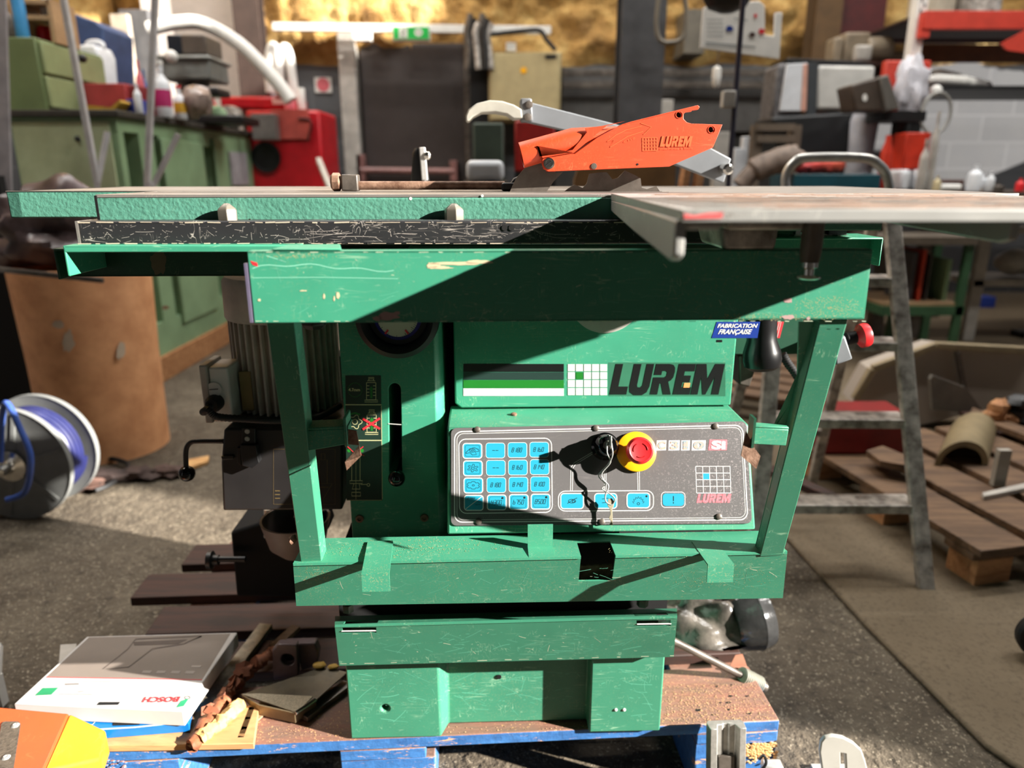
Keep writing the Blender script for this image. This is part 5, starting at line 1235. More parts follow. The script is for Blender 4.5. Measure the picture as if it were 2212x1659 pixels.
# ---- red welding machine with dished hose
rm = thing('welding_cabinet', 'bright red steel machine cabinet with a round black port beside the workbench', 'machine', (WP(5.6).hit(610, 300).x, 5.8, 0))
m = MB(); wbox(m, 556, 238, 690, 520, 5.4, .5); a = WP(5.4).hit(615, 520); m.box(bx+.03, WP(5.4).hit(692, 520).x, 5.4, 5.95, 0, a.z+.02); m.build('body', M['redpaint'], rm, bevel=.02)
m = MB(); wbox(m, 476, 208, 640, 236, 5.7, .3); m.build('upper_box', M['redpaint'], rm, bevel=.02)
m = MB(); h = WP(5.39).hit(575, 340); m.lathe(h, (0, -1, 0), [(.105, 0), (.105, .012), (.09, .014), (.085, .002)], 32); m.build('round_port', M['black'], rm)
m = MB(); wbox(m, 590, 236, 665, 300, 5.38, .02); m.build('pale_front', plain('pale_red', (205, 90, 80), .5), rm)  # paler red sheet laid over the upper front
m = MB(); m.tube(spline([WP(5.37).hit(*v) for v in ((645, 256), (668, 258), (672, 275), (665, 305))], 6), .008, 8); m.build('handle', M['deepred'], rm)
ho = MB().tube(spline([WP(5.2).hit(*v) for v in ((322, 62), (380, 50), (440, 52), (510, 90), (560, 135), (605, 185), (628, 218))], 12), .045, 14).build('white_duct', M['white']); tag(ho, 'thick white hose arching over from the white panel to the red machine', 'hose')
hp_ = MB().tube(spline([WP(5.6).hit(*v) for v in ((585, 200), (582, 130), (590, 100), (600, 130), (604, 200))], 8), .035, 12).build('white_hose_loop', M['white']); tag(hp_, 'narrow white hose loop left of the taller loop behind the red machine', 'hose')
hp_ = MB().tube(spline([WP(5.7).hit(*v) for v in ((606, 205), (604, 150), (612, 105), (624, 120), (634, 190), (640, 215))], 8), .035, 12).build('white_hose_loop', M['white']); tag(hp_, 'taller white hose loop above the right corner of the red machine', 'hose')
lathe_thing(653, 245, 190, 9, 5.5, CAN, 'white_canister', M['white'], 'white canister standing on the right corner of the red machine', 'canister', z0=WP(5.4).hit(600, 238).z)
lathe_thing(628, 240, 200, 12, 5.45, BOT, 'pink_bottle', plain('pink_bottle', (225, 110, 120), .4), 'pinkish red bottle next to the white canister on the red machine', 'bottle', z0=WP(5.4).hit(600, 238).z)
ybox(588, 214, 632, 226, 5.68, .02, 'white_label_card', M['white'], 'small white card on the upper part of the red machine', 'card', z0=None)
# leaning rods near the red machine
m = MB(); m.bar(WP(4.9).hit(688, 345), WP(4.5).hit(722, 430), .03, .03); a = WP(4.5).hit(722, 430); m.bar(a, (a.x+.15, 4.35, 0.01), .03, .03); o = m.build('leaning_bar', M['lightgrey']); tag(o, 'grey bar leaning beside the red machine', 'bar')
# notice on the block wall
ns = thing('wall_notice', 'small white wall notice with a red spot left of the exit door', 'notice', WP(6.58).hit(696, 196))
m = MB(); wbox(m, 681, 167, 715, 200, 6.585, .012); m.build('board', M['white'], ns)
m = MB(); h = WP(6.584).hit(698, 183); m.lathe(h, (0, -1, 0), [(.055, 0), (.055, .002)], 20); m.build('red_spot', M['inkpink'], ns)
# exit sign
es_ = thing('exit_sign', 'green and white emergency exit sign above the dark door', 'sign', WP(6.25).hit(887, 85))
m = MB(); wbox(m, 848, 56, 928, 88, 6.2, .06); m.build('housing', M['white'], es_, bevel=.006)
m = MB(); wbox(m, 850, 58, 926, 84, 6.194, .005); m.build('green_face', plain('exit_green', (30, 170, 70), .4, emit=.25), es_)
ep = WP(6.193); m = MB(); m.decal(ep, circ(904, 70, 8.5, 16), .0005, .001); m.decal(ep, [(862, 60), (880, 60), (880, 82), (862, 82)], .0005, .001); m.build('pictogram', M['white'], es_)
m = MB(); m.line(ep, [(868, 64), (874, 68), (868, 74), (874, 80)], 2.5, .003); m.line(ep, [(900, 70), (909, 70)], 2.5, .003); m.build('running_figure', M['inkgreen'], es_)
ybox(762, 66, 800, 88, 6.2, .08, 'light_fitting', M['white'], 'small white light fitting left of the exit sign', 'light')
# beige control cabinet
bc2 = thing('electric_cabinet', 'large beige electrical cabinet on the wall right of the door', 'cabinet', WP(6.2).hit(1133, 255))
m = MB(); wbox(m, 1056, 112, 1213, 262, 6.25, .3); m.build('body', M['beige'], bc2, bevel=.01)
m = MB(); wbox(m, 1060, 116, 1209, 258, 6.225, .024); m.build('cabinet_door', M['beige'], bc2, bevel=.006)
m = MB(); wbox(m, 1178, 118, 1202, 127, 6.22, .006); m.build('name_plate', M['black'], bc2)
m = MB(); m.decal(WP(6.224), circ(1131, 152, 7, 14), .001, .002); m.build('yellow_sticker', M['yellow'], bc2)
ybox(1093, 92, 1115, 110, 6.3, .08, 'siren', M['white'], 'small white beacon on top of the beige cabinet', 'beacon')
o = MB().tube(spline([WP(6.2).hit(*v) for v in ((1060, 75), (1120, 68), (1165, 66), (1180, 85), (1200, 108))], 8), .018, 10).build('black_conduit', M['black']); tag(o, 'black conduit running along the rail down to the beige cabinet', 'conduit')
# bundle hanging at the door jamb
hb_ = thing('hanging_cables', 'bundle of grey and black cables hanging right of the exit door', 'cables', WP(6.2).hit(1030, 130))
for k in range(6):
    x0 = 1008+k*9; m = MB(); m.tube(spline([WP(6.2+.02*(k % 2)).hit(*v) for v in ((x0+8, 30+10*(k % 3)), (x0, 70), (x0+4, 110), (x0+(k % 3)*4, 150))], 6), .025, 8); m.build('cable', [M['darksteel'], M['black'], M['oldalu']][k % 3], hb_)
ybox(1018, 125, 1056, 420, 6.3, .2, 'shade_strip', M['void'], 'black strip painting the shade between door and beige cabinet', 'post', z0=0)  # flat black colour paints the shade beside the door
# things standing behind the machine's table, in the middle distance
bdy = 3.6
pe = thing('green_machine', 'dark green machine body with a red hood behind the saw table', 'machine', (WP(bdy).hit(1060, 600).x, bdy, 0))
m = MB(); wbox(m, 1030, 265, 1088, 900, bdy, .4); a = WP(bdy).hit(1030, 700); b = WP(bdy).hit(1090, 700); m.box(a.x, b.x, bdy, bdy+.4, 0, a.z); m.build('body', plain('dull_green', (58, 72, 60), .6), pe, bevel=.01)
m = MB(); wbox(m, 1112, 260, 1200, 372, bdy, .3); m.build('red_hood', plain('hood_red', (160, 26, 20), .5), pe, bevel=.01)
m = MB(); a = WP(bdy).hit(1112, 372); b = WP(bdy).hit(1200, 372); m.box(a.x, b.x, bdy, bdy+.3, 0, a.z); m.build('base', M['void'], pe)
o = thing('white_tub', 'rounded white plastic tub behind the fence rod', 'tub', (WP(2.6).hit(1047, 380).x, 2.6, .9))
m = MB(); wbox(m, 1007, 346, 1088, 392, 2.6, .12); m.build('tub_body', M['whiteplastic'], o, bevel=.02, seg=3)
tb_ = thing('side_table', 'low steel stand carrying the white tub behind the machine', 'stand', (WP(2.6).hit(1047, 380).x, 2.65, 0))
a = WP(2.6).hit(1000, 392); b = WP(2.6).hit(1095, 392)
m = MB(); m.box(a.x, b.x, 2.58, 2.78, a.z-.02, a.z); m.build('top', M['darksteel'], tb_)
for xx, yy in ((a.x+.02, 2.6), (b.x-.02, 2.6), (a.x+.02, 2.76), (b.x-.02, 2.76)):
    m = MB(); m.box(xx-.012, xx+.012, yy-.012, yy+.012, 0, a.z-.02); m.build('leg', M['darksteel'], tb_)
o.location.z = a.z
for ch in o.children: ch.location.z = 0
p = WP(2.9); o = MB(); o.prism([p.hit(*v) for v in ((1240, 388), (1255, 345), (1460, 352), (1470, 430), (1240, 430))], (0, .02, 0)); o = o.build('cardboard_sheet', plain('kraft', (150, 112, 70), .7)); tag(o, 'brown board leaning behind the saw blade', 'board'); o.location.z = .0
o.scale = (1, 1, 1)
for v in o.data.vertices:
    pass
low = min(v.co.z for v in o.data.vertices)
zc_ = p.hit(1240, 430).z
for v in o.data.vertices:
    if v.co.z < .02: v.co.z = 0
    else: v.co.z += zc_
for k in range(2):
    px = 1485+k*30; m = MB(); t_ = WP(3.0).hit(px, 345); m.bar((t_.x-.12, 2.95, .01), t_, .03, .03); o = m.build('wooden_lath', M['wood']); tag(o, ['wooden lath leaning just right of the brown board', 'second wooden lath under the grey arm tip'][k], 'lath', 'laths behind the grey arm')
# ---- upturned steel trestles (poles) behind the table at left
def trestle(P, label):
    t = thing('steel_trestle', label, 'trestle', (P[0][1].x, P[0][1].y, 0))
    for a_, b_ in P:
        m = MB(); m.bar(a_, b_, .022, .022); m.build('tube', plain('tube_grey', (205, 203, 203), .45), t)
    return t
Y1 = 3.32
p = WP(Y1); a = p.hit(210, 395); 
trestle([(p.hit(132, -30), a), (WP(Y1+.05).hit(232, 285), a), (a, Vector((WP(3.28).hit(235, 893).x, 3.28, 0)))], 'left pair of grey steel tubes meeting in a V behind the table')
a = p.hit(318, 395)
trestle([(p.hit(336, -30), a), (WP(Y1+.05).hit(385, 290), WP(Y1+.02).hit(332, 400)), (a, Vector((WP(3.28).hit(298, 893).x, 3.28, 0))), (a, WP(Y1+.02).hit(334, 400))], 'right pair of grey steel tubes, one tall and one slanting, behind the table')
# ---- brown drum, bag and rod
dx = WP(2.6).hit(182, 800); 
gb = GP().hit(225, 1012); R_ = .24
cxd = WP(gb.y+.2).hit(214, 900).x
tz = WP(gb.y).hit(180, 588).z
bt = Vector((cxd, gb.y+R_, 0)); tpv = Vector((WP(gb.y+R_).hit(178, 600).x, gb.y+R_, tz))
m = MB(); m.lathe(bt, (0, 0, 1), [(R_*.93, 0), (R_*.95, tz*.5), (R_*1.0, tz*.98), (R_*.99, tz), (R_*.95, tz), (R_*.95, tz-.03)], 48)
ob = m.build('plywood_drum', None or plain('orange_brown_board', (236, 174, 124), .65, 0, .15, 9, .15, 20, rgb2=(204, 142, 96)))
k_ = (tpv.x-bt.x)/tz
for v in ob.data.vertices: v.co.x += k_*v.co.z
tag(ob, 'large orange-brown round drum with pale stains left of the machine', 'drum')
STAIN = plain('stain_cream', (215, 195, 170), .7)
for (px, py, r1, r2, sd) in ((128, 700, 12, 9, 1), (148, 738, 11, 22, 2), (235, 770, 6, 18, 3), (292, 690, 8, 5, 4)):
    pc = PL((0, bt.y-R_*.97, 0), (0, -1, 0)); 
    P_ = [pc.hit(*v) for v in blob(px, py, r1, r2, sd)]
    Q_ = []
    for w_ in P_:
        cxx = bt.x+k_*w_.z; dxx = w_.x-cxx; Q_.append(Vector((w_.x, bt.y-math.sqrt(max(0, (R_*.965+.004+.03*R_*w_.z)**2-dxx*dxx))-.001, w_.z)))
    m = MB(); m.face(Q_); m.build('pale_stain', STAIN, ob)
o = MB(); c_ = Vector((tpv.x-.03, tpv.y, tz+.10)); o.ball(c_, .20, 56, (1.15, .9, .8), .7, 2); [setattr(v.co, 'z', max(v.co.z, tz+.001)) for v in o.bm.verts]; o = o.build('plastic_sack', plain('sack_mauve', (110, 92, 92), .35, 0, .4, 7, .6, 14, rgb2=(50, 40, 38)), smooth=True); tag(o, 'crumpled dark mauve plastic sack on top of the brown drum', 'sack')
o = MB(); o.bar(WP(gb.y-.02).hit(-40, 578), WP(gb.y-.02).hit(222, 606), .016, .016); o = o.build('steel_rod', M['darksteel']); tag(o, 'dark steel bar lying across the top of the brown drum', 'bar')
o = MB(); wbox(o, -60, 480, 14, 1000, 3.0, .04); o = o.build('black_sheet', M['void']); o.location.z = 0; tag(o, 'flat black sheet at the left edge behind the drum', 'cupboard')  # thin black sheet filling the left edge
# ---- hose reel
rl = thing('hose_reel', 'grey two-disc hose reel wound with blue hose on the floor at left', 'hose reel', (-1.6, 2.15, 0))
g0 = GP().hit(30, 1128); Rr = .185
f0 = Vector((g0.x-.0, g0.y+.05, Rr)); axr = Vector((.03, 1, 0)).normalized()
f0 = WP(g0.y+.03).hit(28, 1000); f0.z = Rr
disc = plain('reel_grey', (128, 130, 128), .55, 0, .15, 8)
for nm, dd in (('front_disc', 0), ('rear_disc', .14)):
    m = MB(); m.lathe(f0+axr*dd, axr, [(Rr*.3, -.004), (Rr*.96, -.004), (Rr, -.008), (Rr, .012), (Rr*.94, .014), (Rr*.3, .01)], 56); m.build(nm, disc, rl)
m = MB(); m.lathe(f0, axr, [(Rr*.62, .012), (Rr*.62, .14)], 40); m.build('hub', plain('hub_grey', (80, 82, 84), .5), rl)
u_ = axr.cross(Vector((0, 0, 1))).normalized()
P_ = []
for k in range(40*6):
    a_ = 2*math.pi*k/40; P_.append(f0+axr*(.025+.018*(k/40))+(u_*math.cos(a_)+Vector((0, 0, 1))*math.sin(a_))*Rr*.78)
m = MB(); m.tube(P_, .010, 8); m.build('wound_hose', plain('navy_hose', (38, 42, 92), .4), rl)
for k in range(6):
    a_ = 2*math.pi*k/6+.3; d = u_*math.cos(a_)+Vector((0, 0, 1))*math.sin(a_); m = MB(); m.bar(f0-axr*.006+d*Rr*.28, f0-axr*.006+d*Rr*.93, .012, .006, up=axr); m.build('rib', disc, rl)
m = MB(); m.lathe(f0-axr*.012, -axr, [(.05, -.01), (.05, .006), (.022, .012), (.014, .05), (.010, .052)], 24); m.build('swivel', M['chrome'], rl)
o = MB().tube(spline([f0-axr*.05+Vector((.0, 0, .03)), WP(g0.y-.05).hit(10, 872), WP(g0.y-.08).hit(45, 930), WP(g0.y-.1).hit(66, 990), WP(g0.y-.1).hit(55, 1060), WP(g0.y-.1).hit(15, 1080)], 12), .009, 10).build('blue_hose', plain('bright_blue_hose', (62, 92, 170), .35)); tag(o, 'loose end of bright blue hose looping in front of the reel', 'hose')
o = MB().tube(spline([GP(.02).hit(*v) for v in ((205, 985), (260, 995), (278, 1010), (240, 1045), (205, 1060))], 8), .009, 8).build('black_cable', M['rubber']); tag(o, 'black cable lying on the floor between reel and drum', 'cable')
for k, (px, py, r) in enumerate(((225, 1045, .05), (300, 1035, .045), (370, 1030, .04), (190, 1060, .04))):
    g = GP().hit(px, py); o = MB().ball(g+Vector((0, 0, r*.35)), r, 14, (1.6, .8, .45), .8, k+3).build('cloth_scrap', plain('scrap_dark%d' % k, (60+12*k, 46+8*k, 42+6*k), .8)); o.location.z = 0
    tag(o, ['crumpled dark scrap on the floor right of the reel', 'dark scrap on the floor below the drum', 'brownish scrap nearest the crank ball', 'lighter scrap touching the hose reel'][k], 'scrap', 'scraps on the floor by the reel')
o = MB().prism([GP(.003).hit(*v) for v in ((400, 1000), (452, 990), (450, 1002), (405, 1018))], (0, 0, .012)).build('wood_chip', M['palewood']); tag(o, 'light wood offcut on the floor behind the lever ball', 'wood offcut')
# ---- stepladder
lad = thing('stepladder', 'worn aluminium stepladder with a rounded top rail right of the machine', 'stepladder', (.95, 1.9, 0))
fr_ = GP().hit(2000, 1281); fr_ = Vector((fr_.x, fr_.y, 0)); yt_ = fr_.y+.33
tr = WP(yt_).hit(1922, 430); tl_ = WP(yt_).hit(1700, 425)
wft = .46; fl_ = Vector((fr_.x-wft, fr_.y-.0, 0))
OA = M['oldalu']
m = MB(); m.bar(fr_, tr, .042, .022, up=(0, 1, 0)); m.build('stile', OA, lad, bevel=.003)
m = MB(); m.bar(fl_, tl_, .042, .022, up=(0, 1, 0)); m.build('stile', OA, lad, bevel=.003)
hoop = spline([tl_-Vector((0, .02, .03)), WP(yt_).hit(1697, 385), WP(yt_).hit(1715, 352), WP(yt_).hit(1745, 341), WP(yt_).hit(1860, 341), WP(yt_).hit(1898, 356), WP(yt_).hit(1918, 388), tr-Vector((0, .02, .03))], 8)
m = MB(); m.tube(hoop, .0125, 14); m.build('top_hoop', M['alu'], lad)
for py in (1090, 905, 742, 600):
    v0 = (fr_+(tr-fr_)); 
    # find height on the stile where it is seen at py
    best = None
    for i in range(201):
        t = i/200; P_ = fr_.lerp(tr, t); r_ = P_-Vector((0, 0, CAMZ)); yy = 829.5-1560*r_.dot(UP)/r_.dot(FW)
        if best is None or abs(yy-py-8) < best[0]: best = (abs(yy-py-8), t)
    t = best[1]; A_ = fl_.lerp(tl_, t); B_ = fr_.lerp(tr, t)
    m = MB(); m.bar(A_+Vector((0, .03, 0)), B_+Vector((0, .03, 0)), .075, .026); m.build('step', OA, lad, bevel=.003)
rb0 = Vector((fr_.x-.06, fr_.y+.62, 0)); rb1 = Vector((fl_.x+.06, fr_.y+.62, 0))
m = MB(); m.bar(rb0, tr+Vector((-.02, .03, -.05)), .03, .02, up=(0, 1, 0)); m.build('rear_stile', OA, lad, bevel=.002)
m = MB(); m.bar(rb1, tl_+Vector((.02, .03, -.05)), .03, .02, up=(0, 1, 0)); m.build('rear_stile', OA, lad, bevel=.002)
for t in (.25, .6):
    m = MB(); m.bar(rb0.lerp(tr, t), rb1.lerp(tl_, t), .02, .02); m.build('brace', OA, lad)
# ---- timber pallet at right with its load
def pallet(cx, cy, L, D, rot, h, mats, label, nb=7, cols=None, overhang=None, name='pallet'):
    t = thing(name, label, 'pallet', (cx, cy, 0)); Rz = Matrix.Rotation(rot, 3, 'Z')
    def pbx(x0, x1, y0, y1, z0, z1, nm, mt, bev=.003):
        m = MB(); P = [Rz @ Vector(v)+Vector((cx, cy, 0)) for v in ((x0, y0, z0), (x1, y0, z0), (x1, y0, z1), (x0, y0, z1))]
        m.prism(P, Rz @ Vector((0, y1-y0, 0))); return m.build(nm, mt, t, bevel=bev)
    return t, pbx
g1 = GP(.13).hit(1996, 1128); g2 = GP(.13).hit(2240, 1132)
pt, pbx = pallet(g1.x+.58, g1.y+.38, 1, .8, math.radians(12), .13, None, 'bare wooden pallet on the floor at right loaded with offcuts')
for k in range(6):
    x0 = -.62+k*.20; pbx(x0, x0+.155, -.42, .42, .108, .13, 'deck_board', M['oldwood'])
for y0 in (-.40, -.05, .30): pbx(-.62, .53, y0, y0+.10, .088, .1075, 'stringer', M['oldwood'])
for y0 in (-.40, -.05, .30):
    for x0 in (-.60, -.08, .40): pbx(x0, x0+.11, y0, y0+.10, .0, .0875, 'block', M['wood'])
p2t, pbx = pallet(.9, 3.55, 1, .8, math.radians(-28), .13, None, 'second wooden pallet behind the stepladder')
for k in range(6):
    y0 = -.40+k*.14; pbx(-.6, .6, y0, y0+.10, .108, .13, 'deck_board', M['oldwood'])
for x0 in (-.58, -.05, .48): pbx(x0, x0+.10, -.4, .4, .0, .1075, 'bearer', M['darkwood'])
# curved offcut, grey panels
p = WP(2.45)
a = GP(.131).hit(2020, 1075)
m = MB(); cxa = WP(a.y+.25).hit(2075, 1010); 
c0 = Vector((cxa.x-.0, a.y+.25, .131)); rad = .085
P_o = [Vector((c0.x+rad*1.05*math.cos(t), c0.y, .131+rad*math.sin(t))) for t in [math.pi*k/16 for k in range(17)]]
P_i = [Vector((c0.x+(rad*1.05-.02)*math.cos(t), c0.y, .131+(rad-.02)*math.sin(t))) for t in [math.pi*k/16 for k in range(17)][::-1]]
m.prism(P_o+P_i, Vector((.22, .30, 0))); o = m.build('curved_offcut', plain('khaki_curve', (140, 124, 92), .6)); tag(o, 'curved khaki shell offcut lying arch-up on the wooden pallet', 'offcut')
m = MB(); wbox(m, 2143, 985, 2185, 1062, a.y+.08, .02); o = m.build('grey_block', plain('pale_block', (165, 160, 150), .6)); o.location.z = .131; tag(o, 'upright pale grey block on the wooden pallet', 'block')
m = MB(); m.prism([GP(.132).hit(*v) for v in ((2120, 1072), (2260, 1040), (2260, 1052), (2124, 1080))], (0, 0, .012)); o = m.build('pale_strip', M['lightgrey']); tag(o, 'pale strip lying on the front of the wooden pallet', 'strip')
m = MB(); m.prism([WP(2.75).hit(*v) for v in ((1985, 968), (1990, 960), (2060, 985), (2100, 1040), (1990, 1030))], (0, .02, 0)); o = m.build('leaning_sheet', plain('panel_grey', (112, 108, 100), .6)); o.location.z = .131; tag(o, 'slanted grey panel left of the curved offcut', 'panel')
# large grey moulded shell
A0 = [(1840, 870), (1880, 800), (2020, 750), (2060, 755), (2240, 765), (2240, 880), (2130, 885), (1990, 918), (1880, 905)]
m = MB(); m.prism([WP(2.9).hit(*v) for v in A0], (0.02, .14, 0)); o = m.build('moulded_shell', plain('shell_grey', (168, 157, 145), .55, 0, .08, 3)); tag(o, 'large grey moulded panel propped up behind the stepladder', 'panel')
m = MB(); P_ = [WP(2.88).hit(*v) for v in ((1846, 862), (1884, 796), (2020, 746), (2240, 758))]
for i in range(3): m.bar(P_[i], P_[i+1], .03, .03)
m.build('rim', plain('khaki_rim', (150, 134, 104), .6), o, bevel=.005)
m = MB(); m.bar(WP(2.87).hit(2068, 760), WP(2.87).hit(2085, 860), .02, .015); m.build('groove', M['darksteel'], o)
sh_supports = thing('crate_stack', 'dark crate under the big grey moulded panel', 'crate', (WP(3.0).hit(2060, 950).x, 3.05, 0))
zz = WP(3.0).hit(1990, 918).z
m = MB(); a = WP(3.0).hit(1985, 918); b = WP(3.0).hit(2240, 918); m.box(a.x, b.x, 3.0, 3.2, 0, zz+.0); m.build('crate_body', M['void'], sh_supports)
o = MB(); wbox(o, 1775, 930, 1975, 1008, 2.32, .2); o = o.build('red_crate', plain('crate_red', (130, 18, 16), .5), bevel=.01); o.location.z = .131; tag(o, 'dark red crate seen through the stepladder', 'crate')
for k, (pts, mt, lb) in enumerate((
        (((2100, 890), (2240, 945), (2240, 962), (2090, 905)), M['oldwood'], 'long weathered plank sloping down under the grey panel'),
        (((1870, 985), (1905, 975), (1990, 1010), (1980, 1022), (1900, 1008)), M['oldwood'], 'short bark-edged board on the pallet behind the ladder'),
        (((1640, 1005), (1850, 1100), (1845, 1112), (1640, 1020)), M['darkwood'], 'dark lath lying across behind the lower ladder step'))):
    m = MB(); m.prism([GP(.145+.02*k).hit(*v) for v in pts], (0, 0, .02)); o = m.build('plank', mt); tag(o, lb, 'plank', 'loose boards at right'); 
for k, (px, py) in enumerate(((2160, 880), (2190, 895), (2150, 900), (2200, 870), (2175, 905), (2205, 905))):
    g = WP(2.6).hit(px, py); o = MB().ball(g, .035, 10, (1.2, 1, .9), .6, k).build('scrap_wood_block', M['black'] if k % 2 else M['wood']); tag(o, ['dark', 'light brown', 'charred', 'tan', 'black', 'small brown'][k]+' scrap piece '+['under the right end of the grey panel', 'right below the grey panel', 'left of the scrap heap', 'topmost on the scrap heap', 'lowest of the scrap heap', 'at the right edge of the scrap heap'][k], 'scrap', 'scrap heap at right')
# support so the scraps rest on something
g = WP(2.6).hit(2190, 915); o = MB(); o.box(g.x-.12, g.x+.35, 2.5, 2.75, .131, g.z-.0); o = o.build('scrap_box', M['darkwood']); tag(o, 'dark wooden box of scraps on the pallet at the right edge', 'box')
# ---- green stand with shelves at right
gs = thing('green_stand', 'green steel stand with a tan shelf right of the ladder', 'stand', (WP(4.0).hit(2030, 640).x, 4.1, 0))
p = WP(3.9); G0 = plain('stand_green', (50, 88, 58), .5)
for px0, px1, Y in ((1940, 1955, 4.3), (2084, 2100, 3.9), (2016, 2032, 4.3)):
    a = WP(Y).hit(px0, 560).x; b = WP(Y).hit(px1, 560).x; m = MB(); m.box(a, b, Y, Y+.03, 0, WP(Y).hit(px0, 505).z); m.build('post', G0, gs)
a = WP(3.9).hit(1905, 662); b = WP(3.9).hit(2085, 662); m = MB(); m.box(a.x, b.x, 3.9, 4.35, a.z-.05, a.z-.0); m.build('shelf_frame', G0, gs)
m = MB(); m.box(a.x+.01, b.x-.01, 3.91, 4.34, a.z, a.z+.015); m.build('shelf_board', plain('tan_shelf', (150, 122, 90), .6), gs)
a2_ = WP(3.9).hit(1900, 520); b2_ = WP(3.9).hit(2110, 520); m = MB(); m.box(a2_.x, b2_.x, 3.88, 4.4, a2_.z-.02, a2_.z+.02); m.build('top_board', plain('dark_top', (92, 82, 70), .6), gs)
zs = a.z+.015
for k, (x0, x1_, yt, mt, lb) in enumerate(((1958, 1984, 545, plain('slate', (66, 64, 68), .5), 'dark grey binder box on the tan shelf'), (1986, 1997, 540, plain('orange_sleeve', (200, 66, 40), .5), 'thin orange folder on the tan shelf'), (2000, 2014, 550, plain('slate2', (90, 88, 86), .5), 'grey folder right of the orange one'), (2034, 2058, 560, M['benchside'], 'pale green box at the right of the tan shelf'))):
    m = MB(); aa = WP(4.0).hit(x0, 650); bb = WP(4.0).hit(x1_, yt); m.box(aa.x, bb.x, 4.0, 4.25, zs, min(bb.z, a2_.z-.03)); o = m.build('storage_box', mt); tag(o, lb, 'box', 'boxes on the tan shelf')
# white shelves further right
ws = thing('white_shelf_unit', 'white steel shelf unit at the right edge behind the green stand', 'shelf unit', (WP(4.6).hit(2180, 700).x, 4.7, 0))
for px0, px1 in ((2104, 2128), (2250, 2270)):
    a = WP(4.6).hit(px0, 600).x; b = WP(4.6).hit(px1, 600).x; m = MB(); m.box(a, b, 4.6, 4.64, 0, .87); m.build('upright', M['lightgrey'], ws)
for py in (498, 612):
    a = WP(4.6).hit(2104, py); b = WP(4.6).hit(2270, py); m = MB(); m.box(a.x, b.x, 4.6, 5.0, a.z-.02, a.z+.02); m.build('shelf', M['lightgrey'], ws)
a = WP(4.7).hit(2150, 610)
o = MB(); o.ball((a.x+.13, 4.75, a.z+.13), .12, 16, (1, .8, .7), .2, 1); o = o.build('helmet', M['lightgrey']); o.location.z = a.z+.045; tag(o, 'rounded white and black object on the white shelf', 'helmet')
g = GP().hit(2125, 668); o = MB().box(g.x-.06, g.x+.09, g.y, g.y+.12, 0, .10).build('blue_tub', plain('tub_blue', (36, 62, 150), .4), bevel=.01); tag(o, 'small blue tub on the floor under the white shelves', 'tub')
o = MB().tube([GP(.006).hit(2110, 665), GP(.006).hit(2215, 735), GP(.006).hit(2240, 760)], .006, 8).build('floor_cable', M['rubber']); tag(o, 'thin dark cable lying on the slab at right', 'cable')
g = GP().hit(2212, 735); o = MB().box(g.x-.03, g.x+.12, g.y, g.y+.1, 0.014, .055).build('black_box', M['black']); tag(o, 'small black box at the right edge on the slab', 'box')
for k, (px, py) in enumerate(((1870, 720), (1930, 745), (2010, 690))):
    g = GP().hit(px, py); o = MB().box(g.x-.06, g.x+.06, g.y, g.y+.06, .014, .045).build('floor_offcut', M['darksteel']); tag(o, ['dark offcut on the slab beside the ladder stile', 'dark offcut seen between ladder and stand', 'dark offcut under the green stand'][k], 'offcut', 'dark offcuts on the slab')
# ---- right hand background: bench line
BZ = WP(4.2).hit(2000, 415).z
rbn = thing('long_bench', 'long cluttered bench along the back right', 'workbench', (2.6, 4.6, 0))
a = WP(4.2).hit(1600, 410); 
a = WP(4.2).hit(1440, 410)
BD = plain('bench_dark', (74, 62, 52), .7)
m = MB(); m.box(a.x, 2.55, 4.2, 5.2, BZ-.06, BZ); m.build('bench_top', BD, rbn)
rb2 = thing('corner_bench', 'bench carrying bottles in front of the grey block wall at right', 'workbench', (3.8, 4.6, 0))
m = MB(); m.box(2.56, 5.0, 4.2, 4.9, BZ-.06, BZ); m.build('bench_top', BD, rb2)
for xx in (2.66, 4.8): m = MB(); m.box(xx-.04, xx+.04, 4.66, 4.74, 0, BZ-.06); m.build('leg', M['darksteel'], rb2)
for xx in (a.x+.1, 2.4):
    m = MB(); m.box(xx-.04, xx+.04, 4.66, 4.74, 0, BZ-.06); m.build('leg', M['darksteel'], rbn)
def stand(px0, py0, px1, py1, Y, dep, name, mat, label, cat, group=None, bev=.006):
    return ybox(px0, py0, px1, py1, Y, dep, name, mat, label, cat, group, z0=BZ+.0005, bevel=bev)
tc = stand(1712, 376, 1905, 415, 4.25, .4, 'teal_crate', plain('crate_teal', (16, 72, 84), .45), 'long dark teal crate framed by the ladder hoop', 'crate')
zt_ = WP(4.25).hit(1712, 376).z
for k in range(4):
    o = MB().ball(WP(4.4).hit(1735+k*22, 372), .06, 12, (1, .7, .6), .5, k).build('red_glove', plain('glove_red%d' % k, (190, 50+8*k, 50), .6)); o.location.z = zt_; tag(o, ['first', 'second', 'third', 'fourth'][k]+' red glove from the left on the teal crate', 'glove', 'red gloves on the teal crate')
o = MB().tube(spline([WP(4.3).hit(*v) for v in ((1600, 378), (1632, 345), (1680, 325), (1722, 318), (1735, 330))], 8), [.05]*8+[.07]*8+[.075]*8+[.05]*8+[.02], 12).build('rolled_sheet', plain('grey_tarp', (135, 118, 106), .7, 0, .25, 20, .3, 40)); o.location.z = BZ; tag(o, 'crumpled greyish rolled tarp lying on the bench', 'tarp')
ch = thing('wooden_crate', 'open tan wooden frame box behind the rolled tarp', 'frame', (WP(5.0).hit(1675, 330).x, 5.0, BZ))
m = MB()
for x_ in (1634, 1716): a = WP(4.5).hit(x_, 330); m.box(a.x-.03, a.x+.03, 4.5, 4.56, BZ, WP(4.5).hit(x_, 270).z)
